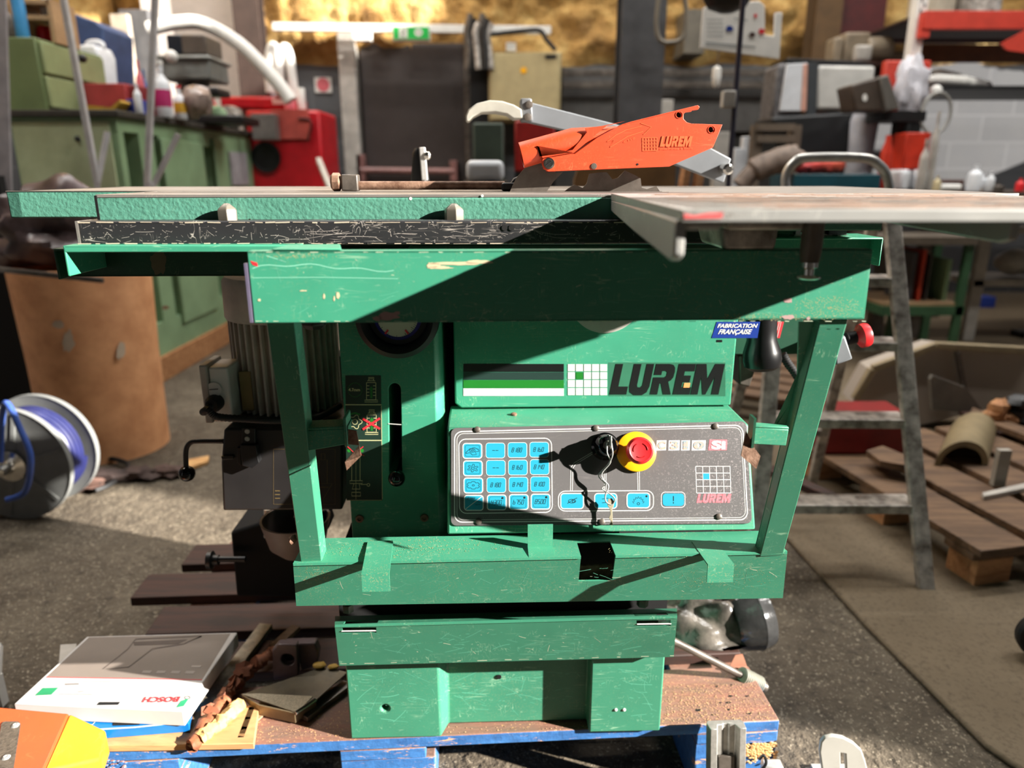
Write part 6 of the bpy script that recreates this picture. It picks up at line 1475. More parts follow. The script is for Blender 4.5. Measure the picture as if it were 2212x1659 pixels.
for y_ in (275, 300): a = WP(4.5).hit(1634, y_); b = WP(4.5).hit(1716, y_); m.bar(a, b, .04, .04)
m.build('frame', plain('frame_tan', (105, 92, 78), .6), ch)
# large black/white printed sacks
p = WP(4.8); sk = thing('striped_sack', 'big white and black printed sack with a salmon stripe on the back bench', 'sack', (p.hit(1790, 230).x, 4.9, BZ))
def slab_(pts, mat, nm, Y, d, par, bev=.02):
    m = MB(); m.prism([WP(Y).hit(*v) for v in pts], (0, d, 0)); return m.build(nm, mat, par, bevel=bev, seg=2)
slab_(((1680, 138), (1732, 130), (1735, 250), (1665, 262), (1672, 200)), plain('sack_mesh', (120, 118, 120), .6, 0, .3, 30), 'side_gusset', 4.84, .25, sk)
slab_(((1700, 138), (1745, 136), (1742, 240), (1684, 240)), M['whiteplastic'], 'white_face', 4.82, .02, sk, .004)
slab_(((1736, 138), (1746, 138), (1743, 240), (1730, 240)), plain('salmon', (225, 170, 150), .5), 'salmon_stripe', 4.815, .02, sk, .002)
slab_(((1746, 136), (1768, 136), (1763, 250), (1742, 250)), plain('sack_slate', (60, 64, 68), .5), 'dark_stripe', 4.81, .02, sk, .002)
slab_(((1768, 140), (1893, 142), (1888, 180), (1850, 238), (1762, 238)), plain('sack_white', (200, 198, 192), .5, 0, .12, 6, .4, 10), 'white_side', 4.81, .2, sk)
slab_(((1674, 250), (1850, 240), (1835, 412), (1735, 412), (1715, 300), (1662, 262)), plain('sack_black', (34, 35, 37), .5, 0, .3, 5), 'black_base', 4.80, .35, sk)
slab_(((1700, 125), (1850, 132), (1895, 140), (1700, 140)), M['black'], 'sack_mouth', 4.83, .3, sk, .004)
# drill press head, red cabinet, white bag
dp = thing('drill_press', 'brown-grey drill press with a tilted belt housing in front of the red cabinet', 'drill press', (WP(4.4).hit(1930, 250).x, 4.5, BZ))
m = MB(); m.prism([WP(4.4).hit(*v) for v in ((1838, 184), (1900, 166), (1915, 240), (1848, 240))], (0, .2, 0)); m.build('belt_housing', plain('taupe', (72, 60, 50), .5), dp, bevel=.01)
m = MB(); m.prism([WP(4.38).hit(*v) for v in ((1900, 166), (1920, 160), (1945, 236), (1912, 242))], (0, .25, 0)); m.build('end_cap', plain('greybrown', (96, 92, 86), .5), dp, bevel=.01)
m = MB(); m.decal(WP(4.399), circ(1868, 211, 5, 12, 8), .001, .002); m.build('spot', M['white'], dp)
m = MB(); a = WP(4.66).hit(1950, 240); m.tube([(a.x, 4.66, BZ), (a.x, 4.66, a.z)], .05, 14); a = WP(4.45).hit(1965, 240); m.box(a.x-.15, a.x+.1, 4.45, 4.7, WP(4.45).hit(1965, 250).z-.03, WP(4.45).hit(1965, 240).z); m.build('column', M['black'], dp)
rc = thing('red_cabinet', 'red metal cabinet panel hung behind the white bag', 'cabinet', (WP(4.9).hit(1955, 240).x, 4.9, BZ))
m = MB(); wbox(m, 1900, 130, 2014, 242, 4.9, .06); m.build('body', M['rackred'], rc, bevel=.01); a = WP(4.95).hit(1955, 242); m = MB(); m.box(a.x-.06, a.x+.06, 4.84, 4.89, BZ, a.z+.02); m.build('post', M['black'], rc)
o = MB(); o.ball(WP(4.78).hit(1967, 190), .10, 28, (1.0, .6, 1.65), .45, 5); o = o.build('white_bag', plain('bag_white', (205, 203, 210), .5, 0, .12, 8, .5, 14)); tag(o, 'crumpled white plastic bag hanging on the red cabinet', 'bag')
o, _ = lathe_thing(1857, 345, 243, 30, 4.74, [(.9, 0), (1, .05), (.85, .5), (.95, .9), (.8, 1)], 'white_sack', plain('sack_pale', (185, 186, 194), .6, 0, .15, 8), 'tall pale sack standing under the drill press housing', 'sack', z0=BZ)
o, _ = lathe_thing(1908, 385, 292, 12, 4.3, [(.7, 0), (1, .1), (1, .7), (.5, .9), (.5, 1)], 'red_extinguisher', plain('bottle_orange_red', (205, 54, 32), .4), 'orange-red cylinder standing right of the pale sack', 'cylinder', z0=BZ)
stand(1948, 335, 2005, 366, 4.35, .15, 'red_carton', plain('carton_red', (205, 50, 22), .5), 'orange-red carton on the back bench behind the ladder', 'carton').location.z = WP(4.35).hit(1948, 366).z
stand(1940, 366, 1972, 420, 4.3, .2, 'white_bucket', M['whiteplastic'], 'white carton under the orange-red one, left of the pair', 'carton', 'white cartons on the back bench', .02)
stand(1974, 366, 2008, 420, 4.3, .2, 'white_bucket', M['whiteplastic'], 'white carton under the orange-red one, right of the pair', 'carton', 'white cartons on the back bench', .02)
for k, (px, pt_, r, mt, lb) in enumerate(((2020, 380, 8, plain('cream_b', (205, 190, 150), .5), 'cream bottle left on the right bench'), (2100, 355, 15, M['whiteplastic'], 'round white bottle with a wide cap on the right bench'), (2120, 375, 7, M['whiteplastic'], 'slim white bottle beside the round white one'), (2135, 370, 8, M['whiteplastic'], 'second slim white bottle of the group at right'), (2108, 400, 9, M['yellow'], 'small yellow pot in front of the white bottles'), (2200, 385, 9, M['red'], 'small red bottle at the right edge of the bench'), (2150, 395, 14, M['darksteel'], 'dark tin right of the white bottles'), (1985, 300, 9, M['lightgrey'], 'tall pale tube standing by the red cabinet'), (2002, 240, 8, M['lightgrey'], 'tall pale plastic roll right of the red cabinet'))):
    lathe_thing(px, 420, pt_, r, 4.25+.04*(k % 3), BOT, 'bottle', mt, lb, 'bottle', 'bottles on the right bench', z0=BZ)
stand(2030, 388, 2085, 402, 4.4, .2, 'brown_box', plain('box_brown', (90, 62, 54), .6), 'low dark brown box on the right bench', 'box')
o = MB().tube([WP(4.3).hit(2030, 405), WP(4.3).hit(2072, 405)], .022, 10).build('white_roll', M['white']); o.location.z = BZ; tag(o, 'white roll lying in front of the brown box', 'roll')
# smaller things behind the guard
for k, (x0, y0, x1_, y1_, mt, lb) in enumerate(((1424, 215, 1455, 250, M['lightgrey'], 'grey metal piece on the sill right of the column'), (1545, 285, 1584, 330, M['lightgrey'], 'pale box behind the guard tip'), (1585, 320, 1612, 350, M['whiteplastic'], 'small white box right of the dark pole'), (1605, 295, 1625, 320, M['whiteplastic'], 'small white round piece above the white box'))):
    ybox(x0, y0, x1_, y1_, 4.85+.08*k, .07, 'small_box', mt, lb, 'box', 'pale boxes behind the guard', z0=BZ)
# dark pole with white joint
pl = thing('dark_pole', 'tall thin dark blue pole with a white joint right of the guard', 'pole', (WP(2.9).hit(1572, 400).x, 2.9, 0))
a = WP(2.9).hit(1573, 400).x; m = MB(); m.tube([(a, 2.9, 0), (a-.0, 2.9, 2.9)], .010, 10); m.build('tube', plain('pole_navy', (46, 44, 62), .4), pl)
m = MB(); h = WP(2.9).hit(1573, 215); m.box(h.x-.024, h.x+.024, 2.88, 2.92, h.z-.03, h.z+.03); m.build('joint', M['lightgrey'], pl, bevel=.004)
m = MB(); m.box(a-.10, a+.10, 2.8, 3.0, 0, .012); m.build('foot', M['darksteel'], pl)
# white instruction board, grey box behind, black lamp shade
wb = thing('white_board', 'white printed board hanging in front of a grey box at the top right', 'board', WP(3.6).hit(1600, 128))
m = MB(); m.prism([WP(3.6).hit(*v) for v in ((1519, 18), (1533, 10), (1640, 2), (1652, 12), (1652, 75), (1672, 78), (1674, 28), (1690, 26), (1684, 128), (1512, 104))], (0, .012, 0)); m.build('board_panel', M['white'], wb, bevel=.003)
bp_ = WP(3.598); m = MB()
for k in range(5): m.line(bp_, [(1527, 42+k*9), (1562, 42+k*9)], 1.6, .001)
m.line(bp_, [(1585, 40), (1615, 44)], 2, .001); m.line(bp_, [(1524, 92), (1632, 102)], 3, .001); m.line(bp_, [(1524, 97), (1600, 104)], 1.5, .001); m.build('printed_lines', plain('print_grey', (120, 125, 125), .6), wb)
m = MB(); m.decal(bp_, blob(1576, 62, 8, 6, 3), .0005, .001); m.build('blue_mark', M['inkblue'], wb)
m = MB(); m.decal(bp_, blob(1645, 68, 7, 6, 4), .0005, .001); m.decal(bp_, blob(1632, 34, 4, 4, 5), .0005, .001); m.build('red_mark', M['inkred'], wb)
m = MB(); m.decal(bp_, blob(1625, 75, 8, 5, 6), .0005, .001); m.build('brown_mark', M['darkwood'], wb)
m = MB(); a = WP(3.62).hit(1600, 10); m.tube([(a.x, 3.62, a.z), (a.x, 3.62, 3.2)], .004, 6); m.build('hanger', M['darksteel'], wb)
gb2 = ybox(1476, 20, 1528, 116, 6.2, .4, 'grey_switch_box', plain('taupe_box', (104, 98, 86), .5), 'grey-brown metal box fixed left of the white board', 'box')
o = thing('hanging_lamp', 'black rounded shade hanging at the top edge above the white board', 'lamp', WP(3.4).hit(1570, 26)); h = WP(3.4).hit(1572, -12)
m = MB(); m.lathe(h+Vector((0, 0, -.07)), (0, 0, 1), [(.03, 0), (.08, .02), (.11, .07), (.09, .12), (.03, .16)], 28); m.build('shade', M['black'], o)
m = MB(); m.tube([h+Vector((0, 0, .08)), h+Vector((0, 0, 1.0))], .006, 8); m.build('cord', M['black'], o)
cb_ = MB().tube(spline([WP(4.2).hit(*v) for v in ((1424, -10), (1418, 50), (1425, 85), (1448, 92), (1475, 80), (1482, 30), (1478, -10))], 8), .012, 8).build('looped_cable', plain('cable_grey', (120, 112, 98), .5)); tag(cb_, 'grey cable looping down beside the grey column', 'cable')
o, _ = lathe_thing(1546, 190, 143, 10, 5.0, [(.3, 0), (.7, .1), (1, .5), (.9, .9), (.3, 1)], 'white_float', M['white'], 'elongated white float hanging left of the dark pole', 'float'); m = MB(); m.tube([(_[0], 5.0, _[2]+_[4]-.01), (_[0], 5.0, 6.2)], .004, 6); m.build('cord', M['darksteel'], o)
# beige gear on top of the sack shelf
bs = thing('back_shelf', 'dark wooden shelf above the striped sack', 'shelf', (WP(5.4).hit(1850, 135).x, 5.4, WP(5.4).hit(1850, 135).z))
a = WP(5.4).hit(1800, 132); b = WP(5.4).hit(1935, 132); m = MB(); m.box(a.x, b.x, 5.4, 5.8, a.z-.03, a.z); m.build('board', M['darkwood'], bs)
for nx in (a.x+.05, b.x-.05): m = MB(); m.box(nx-.03, nx+.03, 5.5, 5.7, 0, a.z-.03); m.build('post', M['darkwood'], bs)
zz = a.z
BG = plain('beige_gear', (140, 126, 106), .5)
for k, (x0, y0, x1_, r, lb) in enumerate(((1806, 78, 1828, 0, 'tall beige canister left on the back shelf'), (1834, 66, 1890, 0, 'large beige machine part on the back shelf'), (1845, 98, 1882, 0, 'pale square end of the beige motor'), (1885, 96, 1940, 0, 'ribbed beige motor lying on the back shelf'), (1940, 105, 1975, 0, 'small beige block at the right of the back shelf'))):
    aa = WP(5.42+.02*(4-k)).hit(x0, y0); bb = WP(5.42+.02*(4-k)).hit(x1_, y0)
    m = MB(); Y = 5.42+(0 if k in (2,) else .1)
    if k == 3: m.tube([(aa.x, 5.56, zz+.09), (bb.x, 5.56, zz+.09)], .09, 18)
    else: m.box(aa.x, bb.x, Y, Y+(.06 if k == 2 else .15), zz, aa.z)
    o = m.build('machine_part', M['lightgrey'] if k == 2 else BG, bevel=.02, seg=3); tag(o, lb, 'machine part', 'beige parts on the back shelf')
# dark red wall hanging behind
o = MB(); wbox(o, 1795, -60, 1925, 125, 6.25, .05); o = o.build('dark_red_panel', M['deepred']); o.location.z = o.location.z; tag(o, 'dark red sheet metal panel against the back wall', 'panel')
# ---- red pallet rack
rk_ = thing('pallet_rack', 'pallet rack with white perforated upright and red beams at the top right', 'rack', (WP(5.2).hit(2100, 300).x, 5.3, 0))
a = WP(5.0).hit(1974, 60).x; b = WP(5.0).hit(1998, 60).x
m = MB(); m.box(a, b, 5.0, 5.08, 0, 3.4); up_ = m.build('upright', M['white'], rk_, bevel=.004)
m = MB()
up_pl = WP(4.999)
for k in range(14):
    zc = 2.75-.06*k; m.box((a+b)/2-.012, (a+b)/2-.004, 4.996, 5.0, zc, zc+.02); m.box((a+b)/2+.008, (a+b)/2+.016, 4.996, 5.0, zc+.03, zc+.05)
m.build('slot_row', M['black'], rk_)['kind'] = 'stuff'
m = MB(); m.box(5.3, 5.38, 5.0, 5.08, 0, 3.4); m.build('upright', M['white'], rk_)
m = MB(); p0 = WP(4.98).hit(1990, 28); p1 = WP(4.98).hit(2003, 82); m.box(p0.x, p1.x, 4.96, 5.0, p1.z, p0.z); m.build('beam_hook', M['rackred'], rk_)
a1_ = WP(4.97).hit(1996, 24); a2_ = WP(4.97).hit(1996, 64); m = MB(); m.box(a1_.x, 5.35, 4.95, 4.999, a2_.z, a1_.z); m.build('front_beam', M['rackred'], rk_, bevel=.004)
b1_ = WP(5.9).hit(1930, 62); b2_ = WP(5.9).hit(1930, 92); m = MB(); m.box(b1_.x, 5.35, 5.9, 5.95, b2_.z, b1_.z); m.build('rear_beam', M['deepred'], rk_)
m = MB(); d1 = WP(5.0).hit(2165, 95); m.prism([WP(4.9).hit(*v) for v in ((2163, 94), (2225, 60), (2260, 60), (2260, 120), (2175, 108))], (0, .02, 0)); m.build('corner_plate', M['rackred'], rk_)
rz = a1_.z
for k, px in enumerate((2030, 2130)):
    m = MB(); x_ = WP(5.2).hit(px, 10).x; m.lathe((x_, 5.3, rz-.0), (0, 0, 1), [(.14, 0), (.14, .5)], 20); o = m.build('sheet_roll', [plain('roll_cream', (190, 180, 160), .5), M['oldalu']][k]); tag(o, ['cream coloured roll standing on the red rack beam', 'grey roll standing on the red rack beam at right'][k], 'roll', 'rolls on the red rack')
m = MB(); m.box(a1_.x, 4.0, 4.97, 5.92, rz-.012, rz-.0005); m.build('deck', M['darkwood'], rk_)
# brown board and white sheets lower in the rack
a = WP(5.6).hit(1990, 96); b = WP(5.6).hit(1990, 135); m = MB(); m.box(a.x, 5.3, 5.6, 5.62, b.z, a.z); o = m.build('brown_board', plain('board_rust', (112, 62, 30), .7)); tag(o, 'rust-brown board across the rack below the red beams', 'board')
a = WP(5.0).hit(2015, 187); m = MB(); m.box(a.x, 5.34, 4.95, 5.7, a.z-.02, a.z); m.build('lower_shelf', M['black'], rk_)
zz = a.z
for k in range(9):
    x_ = WP(5.05).hit(2022+26*(k % 5)+(8 if k > 4 else 0), 170).x; zc = zz+(.035 if k < 5 else .095)
    m = MB(); m.tube(spline([(x_-.12, 5.05+.068*k, zc), (x_, 5.05+.068*k, zc+.012), (x_+.22, 5.05+.068*k, zc+(.03 if k > 4 else 0))], 6), [.03]*6+[.034]*6+[.02], 12); o = m.build('white_sheet_roll', M['white']); tag(o, 'long white roll, '+['first', 'second', 'third', 'fourth', 'fifth'][k % 5]+' from the left in the '+('lower' if k < 5 else 'upper')+' layer on the rack shelf', 'roll', 'white rolls on the rack shelf')
o = MB(); h = WP(4.7).hit(2022, 245); o.tube([h+Vector((.0+.09*math.cos(t*.42), 0, .12*math.sin(t*.42))) for t in range(15)], .01, 8, closed=True); o = o.build('wire_coil', plain('coil_grey', (150, 148, 142), .4)); tag(o, 'coil of pale cable hanging right of the red cabinet', 'cable coil')
h = WP(4.8).hit(2022, 196); o = MB().ball(h, .035, 12).build('float_ball', M['white'], rc)
# ================================================================= blue pallet and what lies on it
PR = math.radians(2.9)
f1 = GP(.144).hit(600, 1606); f2 = GP(.144).hit(1684, 1556)
dv = (f2-f1).normalized(); PRm = Matrix(((dv.x, -dv.y, 0), (dv.y, dv.x, 0), (0, 0, 1)))
f0 = f2-dv*1.2
bpl = thing('blue_pallet', 'blue-painted wooden pallet carrying the green machine', 'pallet', (0, 1.35, 0))
def pbx(x0, x1, y0, y1, z0, z1, nm, mt, bev=.002, par=None):
    m = MB(); P = [PRm @ Vector(v)+Vector((f0.x, f0.y, 0)) for v in ((x0, y0, z0), (x1, y0, z0), (x1, y0, z1), (x0, y0, z1))]
    m.prism(P, PRm @ Vector((0, y1-y0, 0))); return m.build(nm, mt, bpl if par is None else par, bevel=bev)
BB = M['blueboard']
pbx(0.02, 1.2, 0, .145, .122, .144, 'deck_board', BB)
pbx(0.0, 1.2, .185, .285, .122, .144, 'deck_board', M['darkwood'])
pbx(-.01, 1.2, .32, .42, .122, .144, 'deck_board', M['darkwood'])
pbx(-.10, 1.2, .46, .56, .122, .144, 'deck_board', M['darkwood'])
pbx(-.04, 1.2, .60, .70, .122, .144, 'deck_board', M['darkwood'])
for x0 in (0.03, .44, 1.055): pbx(x0, x0+.145, 0.0, .80, .100, .1215, 'stringer', BB)
bl_mat = board_blue(); 
for y0 in (0.0, .33, .66):
    for x0 in (0.03, .44, 1.055):
        pbx(x0, x0+(.145 if x0 != .44 else .16), y0+.002, y0+.13, .0, .0995, 'block', BB)
# nail and knot holes in the front board
m = MB()
tpp = GP(.144)
for (px, py, rx, ry) in ((1508, 1534, 6, 3), (1548, 1483, 3, 2), (1580, 1480, 2, 1.5), (1578, 1504, 5, 2), (1573, 1518, 6, 1.8), (1555, 1518, 4, 1.2), (1613, 1504, 4, 1.5), (1575, 1533, 4, 2), (1540, 1544, 4, 1.5), (1618, 1541, 6, 2)):
    m.decal(tpp, blob(px, py, rx, ry, px), .0001, .0003)
m.build('nail_holes', M['void'], bpl)['kind'] = 'stuff'
# sawdust
sd = MB(); rn = random.Random(3)
for k in range(1000):
    u = rn.random(); px = rn.gauss(1540, 70) if u < .55 else (rn.uniform(1430, 1670) if u < .8 else rn.uniform(560, 1480)); py = rn.uniform(1478, 1566) if u < .8 else rn.uniform(1570, 1590)
    g = tpp.hit(px, py); loc = PRm.inverted() @ (g-Vector((f0.x, f0.y, 0)))
    if not (0.03 < loc.x < 1.195 and 0.003 < loc.y < .142): continue
    r_ = rn.uniform(.0004, .0010); a_ = rn.random()*6.28
    P = [Vector((g.x+r_*math.cos(a_+t)*1.6, g.y+r_*math.sin(a_+t), .1443+rn.random()*.0004)) for t in (0, 2.1, 4.2)]
    sd.prism(P, (0, 0, .0005))
o = sd.build('sawdust', plain('sawdust_tan', (206, 168, 126), .8), smooth=False); tag(o, 'sawdust scattered over the front board of the pallet', 'sawdust', kind='stuff')
sd = MB()
bf_n = PL(f2+dv*0, (dv.y, -dv.x, 0))
for k in range(420):
    px = rn.gauss(1642, 20); py = rn.gauss(1615, 14)
    if px > 1678: continue
    g = bf_n.hit(px, py)
    if g.z < .024 or g.z > .098: continue
    r_ = rn.uniform(.0012, .0028); sd.ball(g-bf_n.n*-.0008, r_, 5, (1.4, .8, .8))
o = sd.build('wood_shavings', M['palewood'], smooth=False); tag(o, 'clump of wood shavings stuck on the blue pallet corner block', 'shavings', kind='stuff')
# ---- flat tool box carton and what is under it
ZP = .1446
def flat(pts, z, th, name, mat, label, cat, group=None, bevel=.001, dz=None):
    pl = GP(z); m = MB(); m.prism([pl.hit(*v) for v in pts], (0, 0, -th)); o = m.build(name, mat, bevel=bevel); return tag(o, label, cat, group) if label else o
ply = flat(((225, 1560), (560, 1520), (548, 1606), (228, 1612)), ZP+.012, .0115, 'plywood_board', M['plywood'], 'thin plywood board on the pallet under the blue box', 'board')
zb1 = ZP+.0125+.018
blu = flat(((150, 1500), (420, 1490), (408, 1562), (158, 1582)), zb1, .0175, 'blue_case', plain('case_blue', (24, 122, 200), .25), 'flat bright blue blister package under the carton', 'package')
m = MB(); pl = GP(zb1); m.decal(pl, [(246, 1555), (300, 1552), (302, 1566), (244, 1568)], .0004, .0006); m.build('printed_tool', M['black'], blu)
m = MB(); m.line(pl, [(165, 1545), (200, 1540), (215, 1550), (200, 1566), (165, 1570)], 1.5, .0008); m.line(pl, [(165, 1579), (290, 1572), (405, 1560)], 3, .0008); m.build('printed_ring', M['inkwhite'], blu)
zc1 = zb1+.001+.030
ct = thing('tool_carton', 'flat grey and white cardboard carton printed BOSCH lying on the pallet', 'carton', (GP(zc1).hit(260, 1450).x, GP(zc1).hit(260, 1450).y, zb1+.001))
pl = GP(zc1)
C4 = [(30, 1521), (188, 1375), (513, 1366), (395, 1536)]
m = MB(); m.prism([pl.hit(*v) for v in C4], (0, 0, -.030)); cbx = m.build('carton_body', plain('card_white', (200, 197, 194), .6, 0, .04), ct, bevel=.0015)
def cq(u, v):  # u along the front edge, v from front to back
    a = Vector(C4[0]).lerp(Vector(C4[3]), u); b = Vector(C4[1]).lerp(Vector(C4[2]), u)
    w_ = a.lerp(b, v); return (w_.x, w_.y)
m = MB(); m.decal(pl, [cq(0.02, .40), cq(.985, .40), cq(.96, .985), cq(.02, .985)], .0001, .0002); gr_ = m.build('grey_print', plain('card_grey', (122, 112, 104), .5, 0, .05), ct)
m = MB(); m.line(pl, [cq(.02, .395), cq(.985, .395)], 1.4, .0006); m.build('red_line', M['inkred'], ct)
m = MB(); m.line(pl, [cq(.35, .94), cq(.78, .96), cq(.70, .86), cq(.52, .80), cq(.47, .55), cq(.32, .52), cq(.36, .80)], 2, .0008, True); m.decal(pl, [cq(.35, .90), cq(.70, .92), cq(.66, .86), cq(.38, .85)], .0004, .0003); m.build('printed_drill', plain('print_brown', (70, 58, 54), .5), ct)
m = MB()
for k in range(4): m.decal(pl, [cq(.58+.09*k, .47), cq(.635+.09*k, .47), cq(.635+.09*k, .505), cq(.58+.09*k, .505)], .0004, .0003)
m.decal(pl, [cq(.86, .55), cq(.92, .55), cq(.92, .575), cq(.86, .575)], .0004, .0003); m.build('printed_symbols', plain('print_light', (160, 152, 145), .5), ct)
m = MB(); m.text('BOSCH', pl, cq(.93, .175), cq(.72, .155), cq(.935, .105), .0008, bold=.03); m.build('maker_lettering', M['inkred'], ct)
m = MB(); m.decal(pl, [cq(.07, .24), cq(.16, .25), cq(.16, .15), cq(.07, .13)], .0004, .0003); m.build('green_mark', plain('mark_green', (20, 140, 90), .5), ct)
m = MB(); m.decal(pl, [cq(.95, .12), cq(.985, .16), cq(.985, .06), cq(.95, .04)], .0004, .0003); m.build('green_corner_mark', plain('mark_green2', (30, 160, 110), .5), ct)
m = MB(); m.line(pl, circ(*cq(.975, .165), 6, 14, 3), 1.2, .0008, True); m.line(pl, [cq(.1, .33), cq(.45, .35)], 1, .0006); m.line(pl, [cq(.30, .20), cq(.33, .21)], 2, .0006); m.line(pl, [cq(.20, .16), cq(.40, .17)], 1.4, .0006); m.line(pl, [cq(.18, .30), cq(.26, .31)], 4, .0006); m.build('small_print', plain('print_mid', (140, 136, 134), .5), ct)
m = MB(); m.decal(pl, [cq(.48, .07), cq(.60, .08), cq(.60, .045), cq(.48, .03)], .0004, .0004); m.build('slot', M['void'], ct)
o = flat(((130, 1392), (165, 1390), (160, 1440), (126, 1440)), ZP+.02, .019, 'card_scrap', M['lightgrey'], 'pale card corner sticking out behind the carton', 'card')
o.location.y += 0
# ---- offcuts, profiles and bits to the right of the carton
def stick(p0, p1, w, h, z, name, mat, label, cat, group=None, bevel=.001, z2=None):
    a = GP(z+h/2).hit(*p0); b = GP((z2 if z2 is not None else z)+h/2).hit(*p1); m = MB(); m.bar(a, b, w, h); return tag(m.build(name, mat, bevel=bevel), label, cat, group)
stick((395, 1590), (575, 1352), .028, .012, ZP, 'steel_strip', plain('dusty_steel', (140, 130, 112), .5, .3, .25, 60, .2, 200), 'long dusty flat steel strip beside the carton', 'strip')
stick((490, 1600), (600, 1500), .030, .003, ZP+.0005, 'flat_plate', plain('grit_plate', (168, 140, 108), .7, 0, .3, 300, .3, 300), 'gritty tan flat strip under the brown roll', 'strip')
brl = MB(); a = GP(ZP+.02).hit(412, 1605); b = GP(ZP+.022).hit(500, 1480); c_ = GP(ZP+.03).hit(590, 1400)
pth = spline([a, a.lerp(b, .5)+Vector((.002, 0, .003)), b, b.lerp(c_, .5)+Vector((0, 0, .003)), c_], 10)
for i in range(len(pth)): pth[i] = pth[i]+Vector((.002*math.sin(i*1.7), 0, .0015*math.sin(i*2.3)))
pth = spline(pth, 3)
brl.tube(pth, [.0105+.0015*math.sin(i*.4)+.0008*math.sin(i*1.9) for i in range(len(pth))], 16)
for v in brl.bm.verts: v.co += Vector((noise.noise(v.co*110), noise.noise(v.co*110+Vector((5, 0, 0))), noise.noise(v.co*90+Vector((0, 9, 0)))))*.0045
o = brl.build('bark_roll', plain('bark_brown', (150, 90, 56), .7, 0, .3, 30, .8, 60, rgb2=(90, 48, 28)), ang=70); o.location.z = ZP; tag(o, 'long ragged brown roll of bark-like paper beside the carton', 'paper roll')
m = MB(); a2 = GP(ZP+.034).hit(428, 1578); b2 = GP(ZP+.036).hit(520, 1500); a2.z -= .011; b2.z -= .011; m.tube(spline([a2, a2.lerp(b2, .5)+Vector((.002, 0, .0)), b2], 16), [.0105]*16+[.0115]*16+[.006], 16)
for v in m.bm.verts: v.co += Vector((noise.noise(v.co*120), noise.noise(v.co*120+Vector((5, 0, 0))), noise.noise(v.co*100+Vector((0, 9, 0)))))*.006
o2 = m.build('torn_patch', plain('torn_cream', (206, 166, 104), .7, 0, .12, 30, .5, 60), o)
m = MB()
for k in range(14):
    t = rn.random(); base_ = pth[int(30+t*(len(pth)-40))]; 
    c2 = base_+Vector((rn.uniform(-.014, .004), rn.uniform(-.004, .006), rn.uniform(.004, .014)))
    u_ = Vector((rn.uniform(-1, 1), rn.uniform(-1, 1), rn.uniform(-.3, 1))).normalized()*.013; v_ = u_.orthogonal().normalized()*.007
    m.grid(3, 2, lambda a, b, c2=c2, u_=u_, v_=v_: c2+u_*(a-.5)*2+v_*(b-.5)*2+Vector((0, 0, .004*math.sin(a*5))))
fl = m.build('bark_flakes', plain('flake_brown', (128, 72, 44), .7), o); fl['kind'] = 'stuff'
sl = fl.modifiers.new('s', 'SOLIDIFY'); sl.thickness = .0012
# clear plastic nozzle
nz = thing('plastic_nozzle', 'smoky see-through plastic nozzle with a round opening behind the brown roll', 'nozzle', (GP(ZP).hit(640, 1460).x, GP(ZP).hit(640, 1460).y, ZP))
MAU = plain('smoky_plastic', (112, 96, 96), .22, 0, .2, 20)
bY = GP(ZP).hit(620, 1468).y; p = WP(bY)
m = MB(); m.prism([p.hit(*v) for v in ((588, 1405), (600, 1392), (640, 1394), (644, 1460), (590, 1470))], (0, .016, 0)); c = MB(); c.lathe(p.hit(621, 1425)-Vector((0, .02, 0)), (0, 1, 0), [(.0125, 0), (.0125, .08)], 24); m.cut(c); m.build('front_plate', MAU, nz, bevel=.002)
m = MB(); m.lathe(p.hit(621, 1425)+Vector((0, .0165, 0)), (0, 1, 0), [(.014, 0), (.014, .02)], 24); m.build('bore', M['black'], nz)
m = MB(); m.prism([WP(bY+.017).hit(*v) for v in ((610, 1392), (680, 1390), (688, 1410), (684, 1440), (650, 1450), (640, 1405))], (0, .02, 0)); m.build('duct', MAU, nz, bevel=.003)
# folded metal covers
mc_ = thing('metal_cover', 'dusty folded sheet metal cover with a pale front edge beside the base cabinet', 'cover', (GP(ZP).hit(620, 1540).x, GP(ZP).hit(620, 1540).y, ZP))
pz = GP(ZP+.024)
m = MB(); top_ = [pz.hit(*v) for v in ((522, 1500), (700, 1440), (750, 1452), (682, 1512), (640, 1540))]
m.prism(top_, (0, 0, -.002)); m.build('top_sheet', plain('cover_olive', (92, 82, 62), .45, .4, .25, 20, .2, 80), mc_)
m = MB(); m.prism([pz.hit(522, 1500), pz.hit(560, 1499), pz.hit(676, 1505), pz.hit(640, 1540)], (0, 0, -.0022)); m.build('sanded_band', plain('sand_band', (205, 192, 165), .6, 0, .2, 300, .3, 300), mc_).location.z += .0012
e_ = [pz.hit(*v) for v in ((522, 1502), (560, 1524), (636, 1541), (682, 1512))]
m = MB()
for i in range(3):
    a_, b_ = e_[i], e_[i+1]; m.prism([a_, b_, b_+Vector((0, 0, -.020)), a_+Vector((0, 0, -.006 if i == 0 else -.020))], (0.0, .003, 0))
m.build('front_lip', plain('lip_brown', (120, 104, 78), .4, .5), mc_)
m = MB(); m.tube([e_[2]+Vector((.002, 0, 0)), e_[3]], .0035, 8); m.build('bright_edge', M['chrome'], mc_)
stick((655, 1550), (752, 1478), .022, .010, ZP, 'angle_profile', M['darksteel'], 'dark steel angle lying under the sheet metal cover', 'profile')
stick((590, 1400), (640, 1355), .02, .01, ZP, 'tan_lath', M['oldwood'], 'short tan lath behind the plastic nozzle', 'lath')
